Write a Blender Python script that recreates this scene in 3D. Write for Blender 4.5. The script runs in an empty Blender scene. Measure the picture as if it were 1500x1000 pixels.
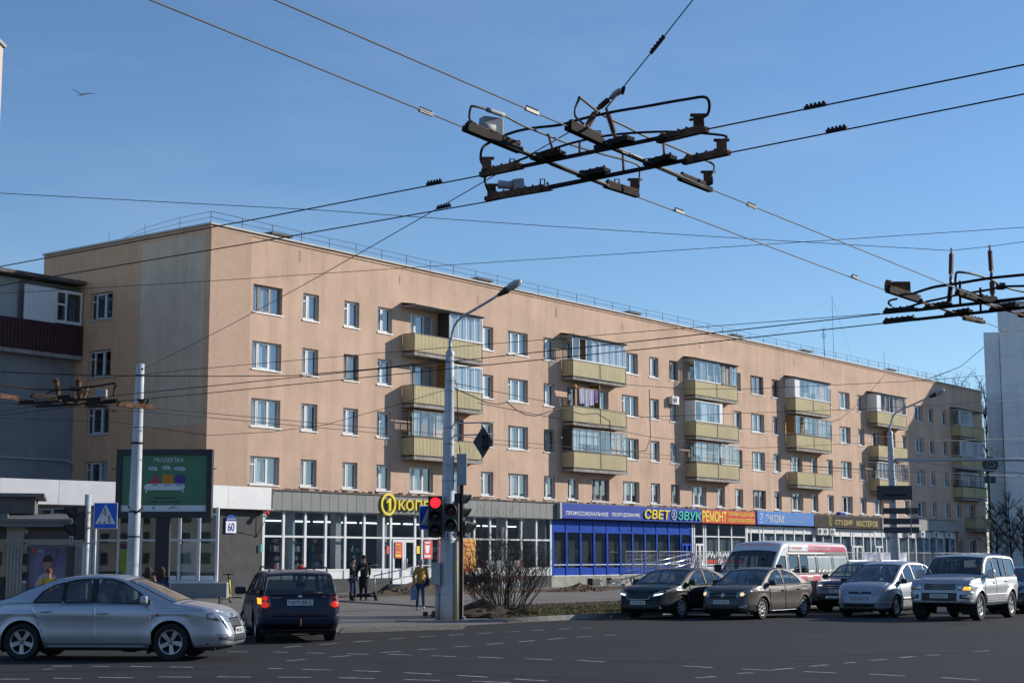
import bpy, bmesh, math, random
from mathutils import Vector, Matrix, geometry
from mathutils.bvhtree import BVHTree
rnd = random.Random(7)
R = math.radians
scene = bpy.context.scene
COL = scene.collection

# ---------------------------------------------------------------- camera
CAM_H, FPX = 1.70, 2328.9
PITCH, ROLL, YAW = R(7.8), R(-0.098), R(37.429)
cam = bpy.data.cameras.new('camera'); camo = bpy.data.objects.new('camera', cam); COL.objects.link(camo)
cam.sensor_width = 36; cam.lens = 36 * FPX / 1500; cam.clip_end = 3000; cam.clip_start = .1
camo.location = (0, 0, CAM_H)
camo.rotation_euler = (Matrix.Rotation(R(90) + PITCH, 3, 'X') @ Matrix.Rotation(ROLL, 3, 'Z')).to_euler()
scene.camera = camo
CM = Matrix.Rotation(R(90) + PITCH, 3, 'X') @ Matrix.Rotation(ROLL, 3, 'Z')

def ray(x, y):
    return CM @ Vector(((x - 750) / FPX, (500 - y) / FPX, -1))
def at_z(x, y, z):                       # point of a sight line at height z
    D = ray(x, y); t = (z - CAM_H) / D.z
    return Vector((D.x * t, D.y * t, z))
def at_y(x, y, Y):                       # point of a sight line at distance Y
    D = ray(x, y); t = Y / D.y
    return Vector((D.x * t, Y, CAM_H + D.z * t))
def gx(x, Y, py=860):                    # world x for an image column at distance Y
    return at_y(x, py, Y).x
# facade frame: u along the long wall, off = metres in front of it
FO = Vector((-14.3443, 74.3963, 0)); FD = Vector((math.sin(YAW), math.cos(YAW), 0)); FN = Vector((math.cos(YAW), -math.sin(YAW), 0))
FROT = R(90) - YAW
def fpt(u, off, z): return FO + FD * u + FN * off + Vector((0, 0, z))
def fu(x, y, off=0):                     # image point -> (u, z) on the plane off metres before the wall
    D = ray(x, y); t = ((FO + FN * off).dot(FN)) / D.dot(FN)
    P = D * t; return (P - FO).dot(FD), P.z + CAM_H

# ---------------------------------------------------------------- mesh builder
class MB:
    def __init__(s): s.v = []; s.f = []; s.m = []; s.s = []
    def add(s, vs, fs, m=0, sm=False):
        b = len(s.v); s.v += [Vector(p) for p in vs]
        for f in fs: s.f.append([b + i for i in f]); s.m.append(m); s.s.append(sm)
        return s
    def box(s, x0, x1, y0, y1, z0, z1, m=0):
        return s.add([(x0,y0,z0),(x1,y0,z0),(x1,y1,z0),(x0,y1,z0),(x0,y0,z1),(x1,y0,z1),(x1,y1,z1),(x0,y1,z1)],
              [(0,3,2,1),(4,5,6,7),(0,1,5,4),(1,2,6,5),(2,3,7,6),(3,0,4,7)], m)
    def bbox(s, x0, x1, y0, y1, z0, z1, b=.01, m=0):   # box with chamfered edges
        bm = bmesh.new(); bmesh.ops.create_cube(bm, size=1)
        for v in bm.verts: v.co = Vector(((x0+x1)/2+v.co.x*(x1-x0), (y0+y1)/2+v.co.y*(y1-y0), (z0+z1)/2+v.co.z*(z1-z0)))
        bmesh.ops.bevel(bm, geom=bm.edges[:], offset=b, segments=2, affect='EDGES', profile=.5)
        return s.bm(bm, m)
    def bm(s, bm, m=0, sm=False):
        bm.verts.index_update()
        s.add([v.co.copy() for v in bm.verts], [[v.index for v in f.verts] for f in bm.faces], m, sm); bm.free(); return s
    def quad(s, a, b, c, d, m=0): return s.add([a,b,c,d], [(0,1,2,3)], m)
    def beam(s, a, b, w, h, m=0, up=(0,0,1)):          # rectangular bar from a to b
        a, b = Vector(a), Vector(b); t = (b-a).normalized(); x = t.cross(Vector(up))
        if x.length < 1e-4: x = Vector((1,0,0))
        x.normalize(); y = x.cross(t)
        vs = [p + x*(i*w/2) + y*(j*h/2) for p in (a,b) for i,j in ((-1,-1),(1,-1),(1,1),(-1,1))]
        return s.add(vs, [(0,1,2,3),(7,6,5,4),(0,4,5,1),(1,5,6,2),(2,6,7,3),(3,7,4,0)], m)
    def tube(s, pts, r, n=8, m=0, caps=True, sm=True):
        pts = [Vector(p) for p in pts]; k = len(pts); rs = r if isinstance(r, (list, tuple)) else [r]*k
        T = []
        for i in range(k):
            t = (pts[min(i+1,k-1)] - pts[max(i-1,0)]); T.append(t.normalized() if t.length > 1e-9 else Vector((0,0,1)))
        ref = Vector((0,0,1)) if abs(T[0].z) < .9 else Vector((1,0,0))
        x = T[0].cross(ref).normalized(); vs = []
        for i in range(k):
            x = (x - T[i]*x.dot(T[i]))
            if x.length < 1e-6: x = T[i].orthogonal()
            x.normalize(); y = T[i].cross(x)
            for j in range(n):
                a = 2*math.pi*j/n; vs.append(pts[i] + (x*math.cos(a) + y*math.sin(a))*rs[i])
        fs = [(i*n+j, i*n+(j+1)%n, (i+1)*n+(j+1)%n, (i+1)*n+j) for i in range(k-1) for j in range(n)]
        b = len(s.v); s.add(vs, fs, m, sm)
        if caps:
            s.f.append([b+j for j in range(n)][::-1]); s.m.append(m); s.s.append(False)
            s.f.append([b+(k-1)*n+j for j in range(n)]); s.m.append(m); s.s.append(False)
        return s
    def lathe(s, prof, n=24, m=0, M=None, sm=True):     # (r,z) profile round z, then matrix M
        M = M or Matrix.Identity(4); k = len(prof)
        vs = [M @ Vector((r*math.cos(2*math.pi*j/n), r*math.sin(2*math.pi*j/n), z)) for r,z in prof for j in range(n)]
        fs = [(i*n+j, i*n+(j+1)%n, (i+1)*n+(j+1)%n, (i+1)*n+j) for i in range(k-1) for j in range(n)]
        return s.add(vs, fs, m, sm)
    def prism(s, poly, lo, hi, fn, m=0):                # 2-D outline a,b extruded along c; fn(a,b,c) -> point
        n = len(poly); vs = [fn(a,b,lo) for a,b in poly] + [fn(a,b,hi) for a,b in poly]
        tri = geometry.tessellate_polygon([[Vector((a,b,0)) for a,b in poly]])
        fs = [tuple(t) for t in tri] + [tuple(n+i for i in t)[::-1] for t in tri] + [(i,(i+1)%n,n+(i+1)%n,n+i) for i in range(n)]
        return s.add(vs, fs, m)
    def ball(s, c, r, m=0, n=12, sc=(1,1,1)):
        c = Vector(c); k = max(6, n//2+2); pr = [(math.sin(math.pi*i/k), -math.cos(math.pi*i/k)) for i in range(k+1)]
        M = Matrix.Translation(c) @ Matrix.Diagonal((r*sc[0], r*sc[1], r*sc[2], 1))
        return s.lathe([(max(a,1e-3), b) for a,b in pr], n, m, M)
    def xf(s, M, start=0):
        for i in range(start, len(s.v)): s.v[i] = M @ s.v[i]
        return s
    def mesh(s, name, mats, fix=True):
        me = bpy.data.meshes.new(name); me.from_pydata([tuple(v) for v in s.v], [], s.f)
        for mt in (mats if isinstance(mats, (list, tuple)) else [mats]): me.materials.append(mt)
        me.polygons.foreach_set('material_index', s.m); me.polygons.foreach_set('use_smooth', s.s)
        if fix:
            bm = bmesh.new(); bm.from_mesh(me); bmesh.ops.recalc_face_normals(bm, faces=bm.faces); bm.to_mesh(me); bm.free()
        me.update(); return me
    def build(s, name, mats, parent=None, fix=True, loc=None, rz=0):
        o = bpy.data.objects.new(name, s.mesh(name, mats, fix)); COL.objects.link(o)
        if parent: o.parent = parent
        if loc is not None: o.location = loc
        o.rotation_euler.z = rz
        return o

def tag(o, label, cat, group=None, kind=None):
    if label: o['label'] = label
    if cat: o['category'] = cat
    if group: o['group'] = group
    if kind: o['kind'] = kind
    return o
def thing(name, label, cat, loc=(0,0,0), rz=0, group=None):
    o = bpy.data.objects.new(name, None); COL.objects.link(o); o.location = loc; o.rotation_euler = (0,0,rz)
    o.empty_display_size = .2
    return tag(o, label, cat, group)
def kids(o): return [c for c in COL.objects if c.parent == o]
def dup(o, parent=None, loc=None, rz=None):
    c = o.copy(); COL.objects.link(c)
    if parent: c.parent = parent
    if loc is not None: c.location = loc
    if rz is not None: c.rotation_euler.z = rz
    for k in kids(o): dup(k, c)
    return c
def text(name, body, w, h, mat, parent, loc, rot, ext=.01, shear=0, bold=0, sp=1.0, label=None):
    c = bpy.data.curves.new(name, 'FONT'); c.body = body; c.extrude = ext; c.shear = shear; c.offset = bold; c.space_character = sp
    c.align_x = 'LEFT'; c.resolution_u = 3
    t = bpy.data.objects.new('tmp', c); COL.objects.link(t); bpy.context.view_layer.update()
    me = bpy.data.meshes.new_from_object(t.evaluated_get(bpy.context.evaluated_depsgraph_get()))
    bpy.data.objects.remove(t); bpy.data.curves.remove(c)
    xs = [v.co.x for v in me.vertices]; ys = [v.co.y for v in me.vertices]
    x0, x1, y0, y1 = min(xs), max(xs), min(ys), max(ys)
    for v in me.vertices:
        v.co.x = (v.co.x-x0)/(x1-x0)*w; v.co.y = (v.co.y-y0)/(y1-y0)*h
    me.name = name; me.materials.clear(); me.materials.append(mat)
    o = bpy.data.objects.new(name, me); COL.objects.link(o); o.parent = parent; o.location = loc; o.rotation_euler = rot
    return o
UP = (R(90), 0, 0)          # lettering standing upright, read from -y

# ---------------------------------------------------------------- materials
M = {}
def srgb(r, g, b):
    f = lambda c: (c/255)/12.92 if c/255 <= .04045 else ((c/255+.055)/1.055)**2.4
    return (f(r), f(g), f(b))
def pm(name, c, rough=.75, metal=0, var=.15, scale=2.0, bump=0, bscale=40, stretch=(1,1,1), coat=0, spec=.5, c2=None, c2amt=.5, detail=5, bdist=.01):
    m = bpy.data.materials.new(name); m.use_nodes = True; nt = m.node_tree; N = nt.nodes; L = nt.links
    b = N['Principled BSDF']; tc = N.new('ShaderNodeTexCoord'); mp = N.new('ShaderNodeMapping'); mp.inputs['Scale'].default_value = stretch
    L.new(tc.outputs['Object'], mp.inputs['Vector'])
    nz = N.new('ShaderNodeTexNoise'); nz.inputs['Scale'].default_value = scale; nz.inputs['Detail'].default_value = detail; nz.inputs['Roughness'].default_value = .6
    L.new(mp.outputs[0], nz.inputs['Vector'])
    rp = N.new('ShaderNodeValToRGB'); rp.color_ramp.elements[0].position = .3; rp.color_ramp.elements[1].position = .7
    lo = [max(0, x*(1-var)) for x in c]; hi = [min(1, x*(1+var)) for x in c]
    if c2: lo = c2
    rp.color_ramp.elements[0].color = (*lo, 1); rp.color_ramp.elements[1].color = (*hi, 1)
    L.new(nz.outputs[0], rp.inputs[0]); L.new(rp.outputs[0], b.inputs['Base Color'])
    b.inputs['Roughness'].default_value = rough; b.inputs['Metallic'].default_value = metal
    b.inputs['Coat Weight'].default_value = coat; b.inputs['Coat Roughness'].default_value = .06; b.inputs['Specular IOR Level'].default_value = spec
    if bump:
        n2 = N.new('ShaderNodeTexNoise'); n2.inputs['Scale'].default_value = bscale; n2.inputs['Detail'].default_value = 4
        L.new(mp.outputs[0], n2.inputs['Vector'])
        bp = N.new('ShaderNodeBump'); bp.inputs['Strength'].default_value = bump; bp.inputs['Distance'].default_value = bdist
        L.new(n2.outputs[0], bp.inputs['Height']); L.new(bp.outputs[0], b.inputs['Normal'])
    M[name] = m; return m
def glass(name, tint=(.8,.85,.85), refl=1.5, rough=.02, gl=(.9,.95,1), extra=0):
    m = bpy.data.materials.new(name); m.use_nodes = True; nt = m.node_tree; N = nt.nodes; L = nt.links; N.remove(N['Principled BSDF'])
    tr = N.new('ShaderNodeBsdfTransparent'); tr.inputs[0].default_value = (*tint, 1)
    g = N.new('ShaderNodeBsdfGlossy'); g.inputs[0].default_value = (*gl, 1); g.inputs['Roughness'].default_value = rough
    fr = N.new('ShaderNodeFresnel'); ge = N.new('ShaderNodeNewGeometry'); ma = N.new('ShaderNodeMath'); ma.operation = 'MULTIPLY_ADD'   # thin pane: same reflection from both faces
    ma.inputs[1].default_value = 1/refl-refl; ma.inputs[2].default_value = refl; L.new(ge.outputs['Backfacing'], ma.inputs[0]); L.new(ma.outputs[0], fr.inputs[0])
    tc = N.new('ShaderNodeTexCoord'); nz = N.new('ShaderNodeTexNoise'); nz.inputs['Scale'].default_value = .9; nz.inputs['Detail'].default_value = 1
    L.new(tc.outputs['Object'], nz.inputs[0]); bp = N.new('ShaderNodeBump'); bp.inputs['Strength'].default_value = .05; bp.inputs['Distance'].default_value = .02
    L.new(nz.outputs[0], bp.inputs['Height']); L.new(bp.outputs[0], g.inputs['Normal'])
    ad = N.new('ShaderNodeMath'); ad.operation = 'ADD'; ad.use_clamp = True; ad.inputs[1].default_value = extra; L.new(fr.outputs[0], ad.inputs[0])
    mx = N.new('ShaderNodeMixShader'); L.new(ad.outputs[0], mx.inputs[0]); L.new(tr.outputs[0], mx.inputs[1]); L.new(g.outputs[0], mx.inputs[2])
    L.new(mx.outputs[0], N['Material Output'].inputs[0]); M[name] = m; return m
def weather(name, amt=.10, scale=(1.3,1.3,.10), patch=.06):
    """rain streaks and faint patches multiplied over a wall colour"""
    m = M[name]; nt = m.node_tree; N = nt.nodes; L = nt.links; b = N['Principled BSDF']; src = b.inputs['Base Color'].links[0].from_socket
    tc = N.new('ShaderNodeTexCoord'); last = src
    for sc,s,a,lo,hi in ((scale,1.0,amt,.45,.75),((.35,.35,.5),1.0,patch,.4,.65),((9,9,9),1.0,amt*.35,.4,.7)):
        mp = N.new('ShaderNodeMapping'); mp.inputs['Scale'].default_value = sc; L.new(tc.outputs['Object'], mp.inputs[0])
        nz = N.new('ShaderNodeTexNoise'); nz.inputs['Scale'].default_value = s; nz.inputs['Detail'].default_value = 7; nz.inputs['Roughness'].default_value = .65; L.new(mp.outputs[0], nz.inputs[0])
        mr = N.new('ShaderNodeMapRange'); mr.inputs[1].default_value = lo; mr.inputs[2].default_value = hi; mr.inputs[3].default_value = 1.03; mr.inputs[4].default_value = 1-a; L.new(nz.outputs[0], mr.inputs[0])
        vm = N.new('ShaderNodeVectorMath'); vm.operation = 'SCALE'; L.new(last, vm.inputs[0]); L.new(mr.outputs[0], vm.inputs['Scale']); last = vm.outputs[0]
    L.new(last, b.inputs['Base Color'])
def glow(name, c, s):
    m = bpy.data.materials.new(name); m.use_nodes = True; b = m.node_tree.nodes['Principled BSDF']
    b.inputs['Base Color'].default_value = (*c, 1); b.inputs['Emission Color'].default_value = (*c, 1); b.inputs['Emission Strength'].default_value = s
    M[name] = m; return m
# ---------------------------------------------------------------- world, sun
SUN_AZ = math.atan2(.933, .36)            # from +Y towards +X
SUN_EL = R(21.7)
w = bpy.data.worlds.new('World'); scene.world = w; w.use_nodes = True
N = w.node_tree.nodes; L = w.node_tree.links
sky = N.new('ShaderNodeTexSky'); sky.sky_type = 'NISHITA'; sky.sun_disc = False; sky.sun_elevation = SUN_EL; sky.sun_rotation = SUN_AZ
sky.altitude = 200; sky.air_density = 1.0; sky.dust_density = .0; sky.ozone_density = 5.0
# thin high cirrus: a slightly whiter sky in drawn-out streaks
tc = N.new('ShaderNodeTexCoord'); mp = N.new('ShaderNodeMapping'); mp.inputs['Scale'].default_value = (2.2, 1.2, 9); mp.inputs['Rotation'].default_value = (.3, .25, .5)
nz = N.new('ShaderNodeTexNoise'); nz.inputs['Scale'].default_value = 1.6; nz.inputs['Detail'].default_value = 6; nz.inputs['Roughness'].default_value = .55
rp = N.new('ShaderNodeMapRange'); rp.inputs[1].default_value = .48; rp.inputs[2].default_value = .8; rp.inputs[3].default_value = 0; rp.inputs[4].default_value = .10
mx = N.new('ShaderNodeMix'); mx.data_type = 'RGBA'; mx.inputs[7].default_value = (6.0, 6.3, 6.8, 1)
L.new(tc.outputs['Generated'], mp.inputs[0]); L.new(mp.outputs[0], nz.inputs[0]); L.new(nz.outputs[0], rp.inputs[0])
L.new(rp.outputs[0], mx.inputs[0]); L.new(sky.outputs[0], mx.inputs[6]); L.new(mx.outputs[2], N['Background'].inputs[0])
N['Background'].inputs[1].default_value = .116
sl = bpy.data.lights.new('sun', 'SUN'); sl.energy = 4.0; sl.angle = R(.55); sl.color = (1, .93, .82)
so = bpy.data.objects.new('sun', sl); COL.objects.link(so)
sv = Vector((math.sin(SUN_AZ)*math.cos(SUN_EL), math.cos(SUN_AZ)*math.cos(SUN_EL), math.sin(SUN_EL)))
so.rotation_euler = sv.to_track_quat('Z', 'Y').to_euler(); so.location = (60, 30, 60)
scene.view_settings.view_transform = 'Standard'; scene.view_settings.look = 'None'; scene.view_settings.exposure = 0.28; scene.view_settings.gamma = 1
scene.cycles.max_bounces = 6; scene.cycles.transparent_max_bounces = 16; scene.cycles.use_denoising = True
scene.cycles.caustics_reflective = False; scene.cycles.caustics_refractive = False; scene.cycles.sample_clamp_indirect = 4

# ---------------------------------------------------------------- common materials
pm('asphalt', (.034,.034,.035), .9, spec=.25, var=.28, scale=.35, bump=.5, bscale=160, bdist=.004)
pm('pavement', (.170,.152,.134), .9, var=.22, scale=.5, bump=.4, bscale=120, bdist=.004)
pm('path', (.180,.165,.148), .9, var=.15, scale=.6, bump=.3, bscale=90, bdist=.004)
pm('dirt', (.105,.075,.05), .95, var=.5, scale=2.5, bump=1, bscale=14, bdist=.05, c2=(.05,.035,.025))
pm('leaves', (.115,.075,.045), .95, var=.5, scale=9, bump=1, bscale=30, bdist=.05, c2=(.05,.033,.022))
pm('grass', (.11,.095,.04), .95, var=.5, scale=5, bump=1, bscale=60, bdist=.04, c2=(.085,.055,.03))
pm('blade', (.17,.135,.055), .9, var=.4, scale=.8, c2=(.085,.105,.03))
pm('marking', (.40,.40,.39), .85, var=.2, scale=5, c2=(.09,.09,.09))
pm('kerb', (.26,.25,.24), .9, var=.25, scale=3, bump=.3)
pm('tactile', (.23,.20,.155), .9, var=.3, scale=6)
pm('plaster', (.63,.432,.315), .92, var=.09, scale=.45, stretch=(1,1,.45), bump=.35, bscale=60, bdist=.006)
pm('rough_plaster', (.545,.375,.275), .95, var=.12, scale=5, stretch=(6,6,.7), bump=1.0, bscale=14, bdist=.02)
pm('end_plaster', (.76,.44,.26), .95, var=.10, scale=2, stretch=(4,4,.7), bump=.8, bscale=14, bdist=.015)  # warmed and lightened to carry bounce light missing on this shaded wall
pm('end_grey', (.70,.53,.38), .95, var=.08, scale=1.2, stretch=(1,1,.5), bump=.7, bscale=18, bdist=.012)  # grey paint with the missing warm bounce light put into its colour
pm('panel_grey', (.27,.275,.29), .95, var=.12, scale=.6, bump=.3)
pm('panel_grey_light', (.42,.42,.42), .95, var=.1, scale=.6, bump=.3)
pm('concrete', (.36,.35,.33), .9, var=.22, scale=2.5, bump=.3)
pm('roof_felt', (.14,.12,.11), .9, var=.3, scale=2)
pm('coping', (.52,.50,.48), .7, metal=0, var=.15, scale=1)
pm('upvc', (.74,.75,.75), .4, var=.05, scale=1)
pm('old_frame', (.33,.30,.27), .7, var=.2, scale=3)
pm('brown_frame', (.075,.045,.03), .6, var=.3, scale=3)
pm('dark_frame', (.05,.047,.045), .6, var=.3, scale=3)
pm('white_sheet', (.72,.72,.73), .55, var=.06, scale=1)
pm('lace', (.74,.75,.74), .95, var=.05, scale=14, stretch=(3,1,.3))
pm('blind', (.50,.49,.47), .9, var=.2, scale=10, stretch=(5,1,.2))
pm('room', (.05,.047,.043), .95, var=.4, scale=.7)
pm('sill_metal', (.55,.55,.54), .5, metal=.2, var=.15, scale=2)
pm('sheet_olive', (.56,.475,.26), .6, var=.08, scale=1.2, stretch=(1,1,.3))
pm('slab', (.33,.31,.285), .9, var=.3, scale=2, bump=.3)
pm('wood_warm', (.36,.17,.05), .7, var=.3, scale=6, stretch=(3,3,.5))
pm('cladding_grey', (.155,.165,.16), .5, metal=.2, var=.06, scale=1)
pm('fascia_white', (.74,.73,.72), .5, var=.05, scale=.5, bump=.25, bscale=.8, bdist=.08)
pm('plinth_dark', (.075,.074,.076), .9, var=.2, scale=2, bump=.4, bscale=30)
pm('plinth', (.36,.35,.30), .9, var=.25, scale=1.5, bump=.3)
pm('blue_panel', (.018,.075,.42), .35, spec=.12, var=.12, scale=.8)
pm('blue_sign', (.035,.075,.36), .5, spec=.12, var=.06, scale=.5)
pm('sign_red', (.62,.07,.045), .5, spec=.12, var=.08, scale=1)
pm('sign_skyblue', (.10,.26,.62), .5, spec=.12, var=.05, scale=1)
pm('sign_black', (.030,.027,.025), .6, spec=.12, var=.3, scale=1.2)
pm('letter_yellow', (.85,.66,.03), .45, var=.05, scale=1)
pm('letter_cyan', (.02,.52,.42), .45, var=.05)
pm('letter_white', (.8,.8,.8), .5, var=.03)
pm('letter_gold', (.55,.42,.10), .45, var=.1)
pm('letter_pale', (.45,.52,.70), .5, var=.05)
pm('letter_grey', (.55,.54,.52), .5, var=.05)
pm('black_plastic', (.018,.018,.019), .55, var=.2)
pm('steel', (.42,.43,.44), .45, metal=.7, var=.15, scale=5)
pm('galvanised', (.40,.42,.45), .55, metal=.35, var=.15, scale=3, stretch=(1,1,.2))
pm('pole_paint', (.50,.52,.55), .6, metal=.15, var=.16, scale=2.5, stretch=(1,1,.25), bump=.1)
pm('rust', (.15,.075,.045), .9, spec=.2, metal=0, var=.5, scale=9, c2=(.035,.022,.018))
pm('iron', (.026,.020,.017), .85, spec=.2, metal=0, var=.4, scale=9)
pm('wire', (.018,.017,.017), .6, metal=.3, var=.2)
pm('wire_grey', (.10,.10,.105), .6, metal=.3, var=.2)
pm('copper', (.26,.24,.21), .6, metal=.3, var=.2, scale=20)
pm('insulator', (.10,.018,.014), .35, var=.2)
pm('alu_box', (.36,.37,.38), .7, metal=.1, var=.12, scale=3)
glass('window_glass', (.93,.95,.96), 1.6, .02, extra=.045)
glass('shop_glass', (.80,.84,.85), 1.6, .01, extra=.03)
glass('car_glass', (.36,.41,.42), 1.6, .01, extra=.05)
glow('red_light', (1,.012,.02), 2.6)
glow('tube_light', (.9,.95,1), 5)

weather('plaster', .17, (1.6,1.6,.10), .12); weather('end_plaster', .12); weather('end_grey', .14); weather('panel_grey', .15); weather('rough_plaster', .08); weather('sheet_olive', .10, (2,2,.25), .08); weather('slab', .25, (3,3,.4)); weather('fascia_white', .05, (1,1,.3), .03); weather('plinth', .25, (2,2,.3), .15)
weather('asphalt', .38, (.06,.9,1), .38); weather('pavement', .10, (.25,.5,1), .08); weather('path', .2, (.2,.4,1), .15); weather('pole_paint', .2, (6,6,.4), .1); weather('kerb', .2, (1,1,1), .2); weather('blue_panel', .15, (2,2,.5), .1); weather('cladding_grey', .10, (2,2,.4), .06)
pm('tar', (.012,.012,.014), .55, var=.3, scale=2)
# ---------------------------------------------------------------- ground
KOFF = 30.0                                 # kerb line: metres in front of the long wall, parallel to it
def sheet(name, pts, z, mat, kind='structure', label=None):
    mb = MB(); mb.prism([(p[0], p[1]) for p in pts], z-.3, z, lambda a,b,c: (a,b,c)); o = mb.build(name, M[mat]); o['kind'] = kind; return o
mb = MB(); mb.quad((-1500,-300,0),(1500,-300,0),(1500,2500,0),(-1500,2500,0)); o = mb.build('road', M['asphalt'], fix=False); o['kind'] = 'structure'
def fq(u0,u1,o0,o1): return [fpt(u0,o0,0), fpt(u1,o0,0), fpt(u1,o1,0), fpt(u0,o1,0)]
KU = -17.0                                   # where the raised kerb begins, west of it the driveway is level
# pavement (level with the road at the driveway mouth), service path, dirt strips, verge
mb = MB(); mb.prism([tuple(p[:2]) for p in [fpt(-75,KOFF,0),fpt(-14.2,KOFF,0),fpt(-14,KOFF-.2,0),fpt(190,KOFF-.2,0),fpt(190,-30,0),fpt(-75,-30,0)]], -.3, .006, lambda a,b,c:(a,b,c)); o = mb.build('pavement', M['pavement']); o['kind']='structure'
def zone(name, uo, z, mat):
    mb = MB(); mb.prism([tuple(fpt(u,f,0)[:2]) for u,f in uo], -.3, z, lambda a,b,c:(a,b,c)); o = mb.build(name, M[mat]); o['kind'] = 'structure'; return o
zone('verge', [(-15.6,KOFF-.16),(190,KOFF-.16),(190,20.9),(-7.0,20.9)], .05, 'leaves')
zone('path', [(-7.0,20.9),(190,20.9),(190,7.8),(-1,7.8)], .052, 'path')
zone('dirt_strip', [(1.5,7.8),(190,7.8),(190,3.2),(4,3.2)], .06, 'leaves')
zone('shop_pavement', [(-.5,3.2),(190,3.2),(190,-1),(-.5,-1)], .07, 'path')
mb = MB()
u = KU+3
while u < 95:
    a = fpt(u,KOFF-.16,0); mb.prism([tuple(p[:2]) for p in fq(u+.006,u+.994,KOFF,KOFF-.155)], -.1, .135+rnd.uniform(-.004,.004), lambda a,b,c:(a,b,c)); u += 1.0
for i in range(12):                          # the kerb's rounded return towards the service path
    a0, a1 = R(90)*i/12, R(90)*(i+1)/12
    P = lambda a, r: fpt(KU+3 - r*math.sin(a), KOFF-3 + r*math.cos(a), 0)
    q = [P(a0,3),P(a1,3),P(a1,2.85),P(a0,2.85)]
    mb.prism([tuple(p[:2]) for p in q], -.1, .135-.10*i/12, lambda a,b,c:(a,b,c))
o = mb.build('kerb', M['kerb']); o['kind'] = 'structure'
# tactile strip of small studs by the crossing
mb = MB()
for i in range(60):
    for j in range(5):
        c = at_z(498+i*3.0+j*1.5, 927-i*.09-j*1.7, .0); mb.lathe([(.05,0),(.05,.02),(.03,.028),(.001,.028)], 6, 0, Matrix.Translation((c.x,c.y,.004)), False)
o = mb.build('tactile_paving', M['tactile']); o['kind'] = 'structure'
# road markings: thin worn dashes, read off as ground points
DASHES = [(568.3,935.7,593.3,934.3),(613.3,932.7,637.3,931.7),(658.3,930.0,680.0,928.7),(700.0,927.7,721.7,926.3),(741.7,925.3,760.0,924.3),(780.0,923.3,798.3,922.3),(818.3,921.3,835.0,920.3),(853.3,919.7,868.3,918.7),(519.3,939.7,546.0,937.7),(468.3,943.7,494.3,941.7),(415.0,947.7,440.7,945.7),(612.7,951.0,638.3,949.7),(664.3,947.0,689.3,945.7),(713.3,943.3,738.3,941.3),(759.3,939.7,782.3,937.7),(802.7,936.0,825.7,934.3),(845.0,933.0,865.7,931.7),(885.0,930.0,903.3,929.0),(558.3,955.3,586.7,953.7),(485.0,961.7,513.3,959.7),(420.0,967.7,446.7,965.3),(448.3,955.7,478.3,956.3),(508.3,956.7,540.0,958.0),(570.0,957.7,604.0,959.0),(632.7,959.7,667.7,961.3),(700.0,961.7,736.7,963.3),(770.7,964.3,809.3,966.0),(846.0,966.7,885.0,969.0),(400.0,954.3,421.7,955.3),(444.0,979.7,483.3,981.0),(518.3,981.7,556.7,983.3),(590.0,984.7,632.7,986.7),(669.3,988.7,714.3,991.3),(752.7,994.0,801.7,997.0),(393.3,978.3,413.3,979.0),(406.7,991.3,456.0,991.7),(496.7,992.0,548.3,993.3),(592.7,994.7,645.0,996.3),(693.3,997.3,747.7,999.3),(0.0,994.3,44.0,994.3),(78.3,993.0,118.3,993.7),(144.0,991.7,195.0,992.3),(231.7,991.0,280.0,991.3),(318.3,990.7,367.3,991.3),(61.7,980.0,79.0,979.3),(76.7,975.3,106.0,975.3),(133.3,975.3,160.0,975.7),(190.7,975.7,221.7,976.0),(249.3,976.3,283.3,977.0),(333.3,954.0,363.3,954.3),(1000.7,974.7,1044.1,977.5),(1086.1,979.3,1132.3,981.7),(1178.0,983.1,1225.6,985.4),(1273.7,986.8,1325.0,989.6),(1378.7,991.9,1432.4,995.7),(1080.0,985.9,1103.4,984.9),(1133.7,980.3,1161.7,978.4),(1187.4,975.6,1210.7,973.3),(1237.8,970.9,1252.7,969.5),(1276.0,966.7,1298.4,965.3),(1317.1,963.0,1339.0,961.1),(1357.7,959.3,1376.4,958.3),(1427.7,953.7,1448.7,952.7),(1019.3,992.4,1047.4,990.5)]
mb = MB()
def dash(x0,y0,x1,y1,w=.11):
    a, b = at_z(x0,y0,0), at_z(x1,y1,0); t = (b-a).normalized(); s = Vector((-t.y,t.x,0))*w/2
    mb.add([a-s,b-s,b+s,a+s],[(0,1,2,3)])
for q in DASHES: dash(*q)
mb.xf(Matrix.Translation((0,0,.004))); o = mb.build('road_marking', M['marking'], fix=False); o['kind'] = 'structure'
# grass tufts on the verge (blades too many to count) and leaf litter
def scatter_patch(name, mat, quad, n, h, w, z, seed, lie=0):
    r = random.Random(seed); mb = MB(); (u0,u1,o0,o1) = quad
    for i in range(n):
        uu, ff = u0+(u1-u0)*r.random()**1.3, o0+(o1-o0)*r.random()
        if uu < -15.6+(KOFF-ff)*.94: continue
        p = fpt(uu, ff, z)
        hh = h*r.uniform(.4,1.2); an = r.uniform(0,6.28); d = Vector((math.cos(an),math.sin(an),0)); s = Vector((-d.y,d.x,0))*w*r.uniform(.6,1.3)
        tip = p + d*hh*(r.uniform(.2,.7) if not lie else r.uniform(.8,1.4)) + Vector((0,0,hh*(1 if not lie else .25)))
        mb.add([p-s,p+s,tip+s*.3,tip-s*.3],[(0,1,2,3)])
    o = mb.build(name, M[mat], fix=False); o['kind'] = 'stuff'; return o
zone('grass_strip', [(-12.5,KOFF-.3),(190,KOFF-.3),(190,KOFF-5.5),(-9,KOFF-5.5)], .058, 'grass')
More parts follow.
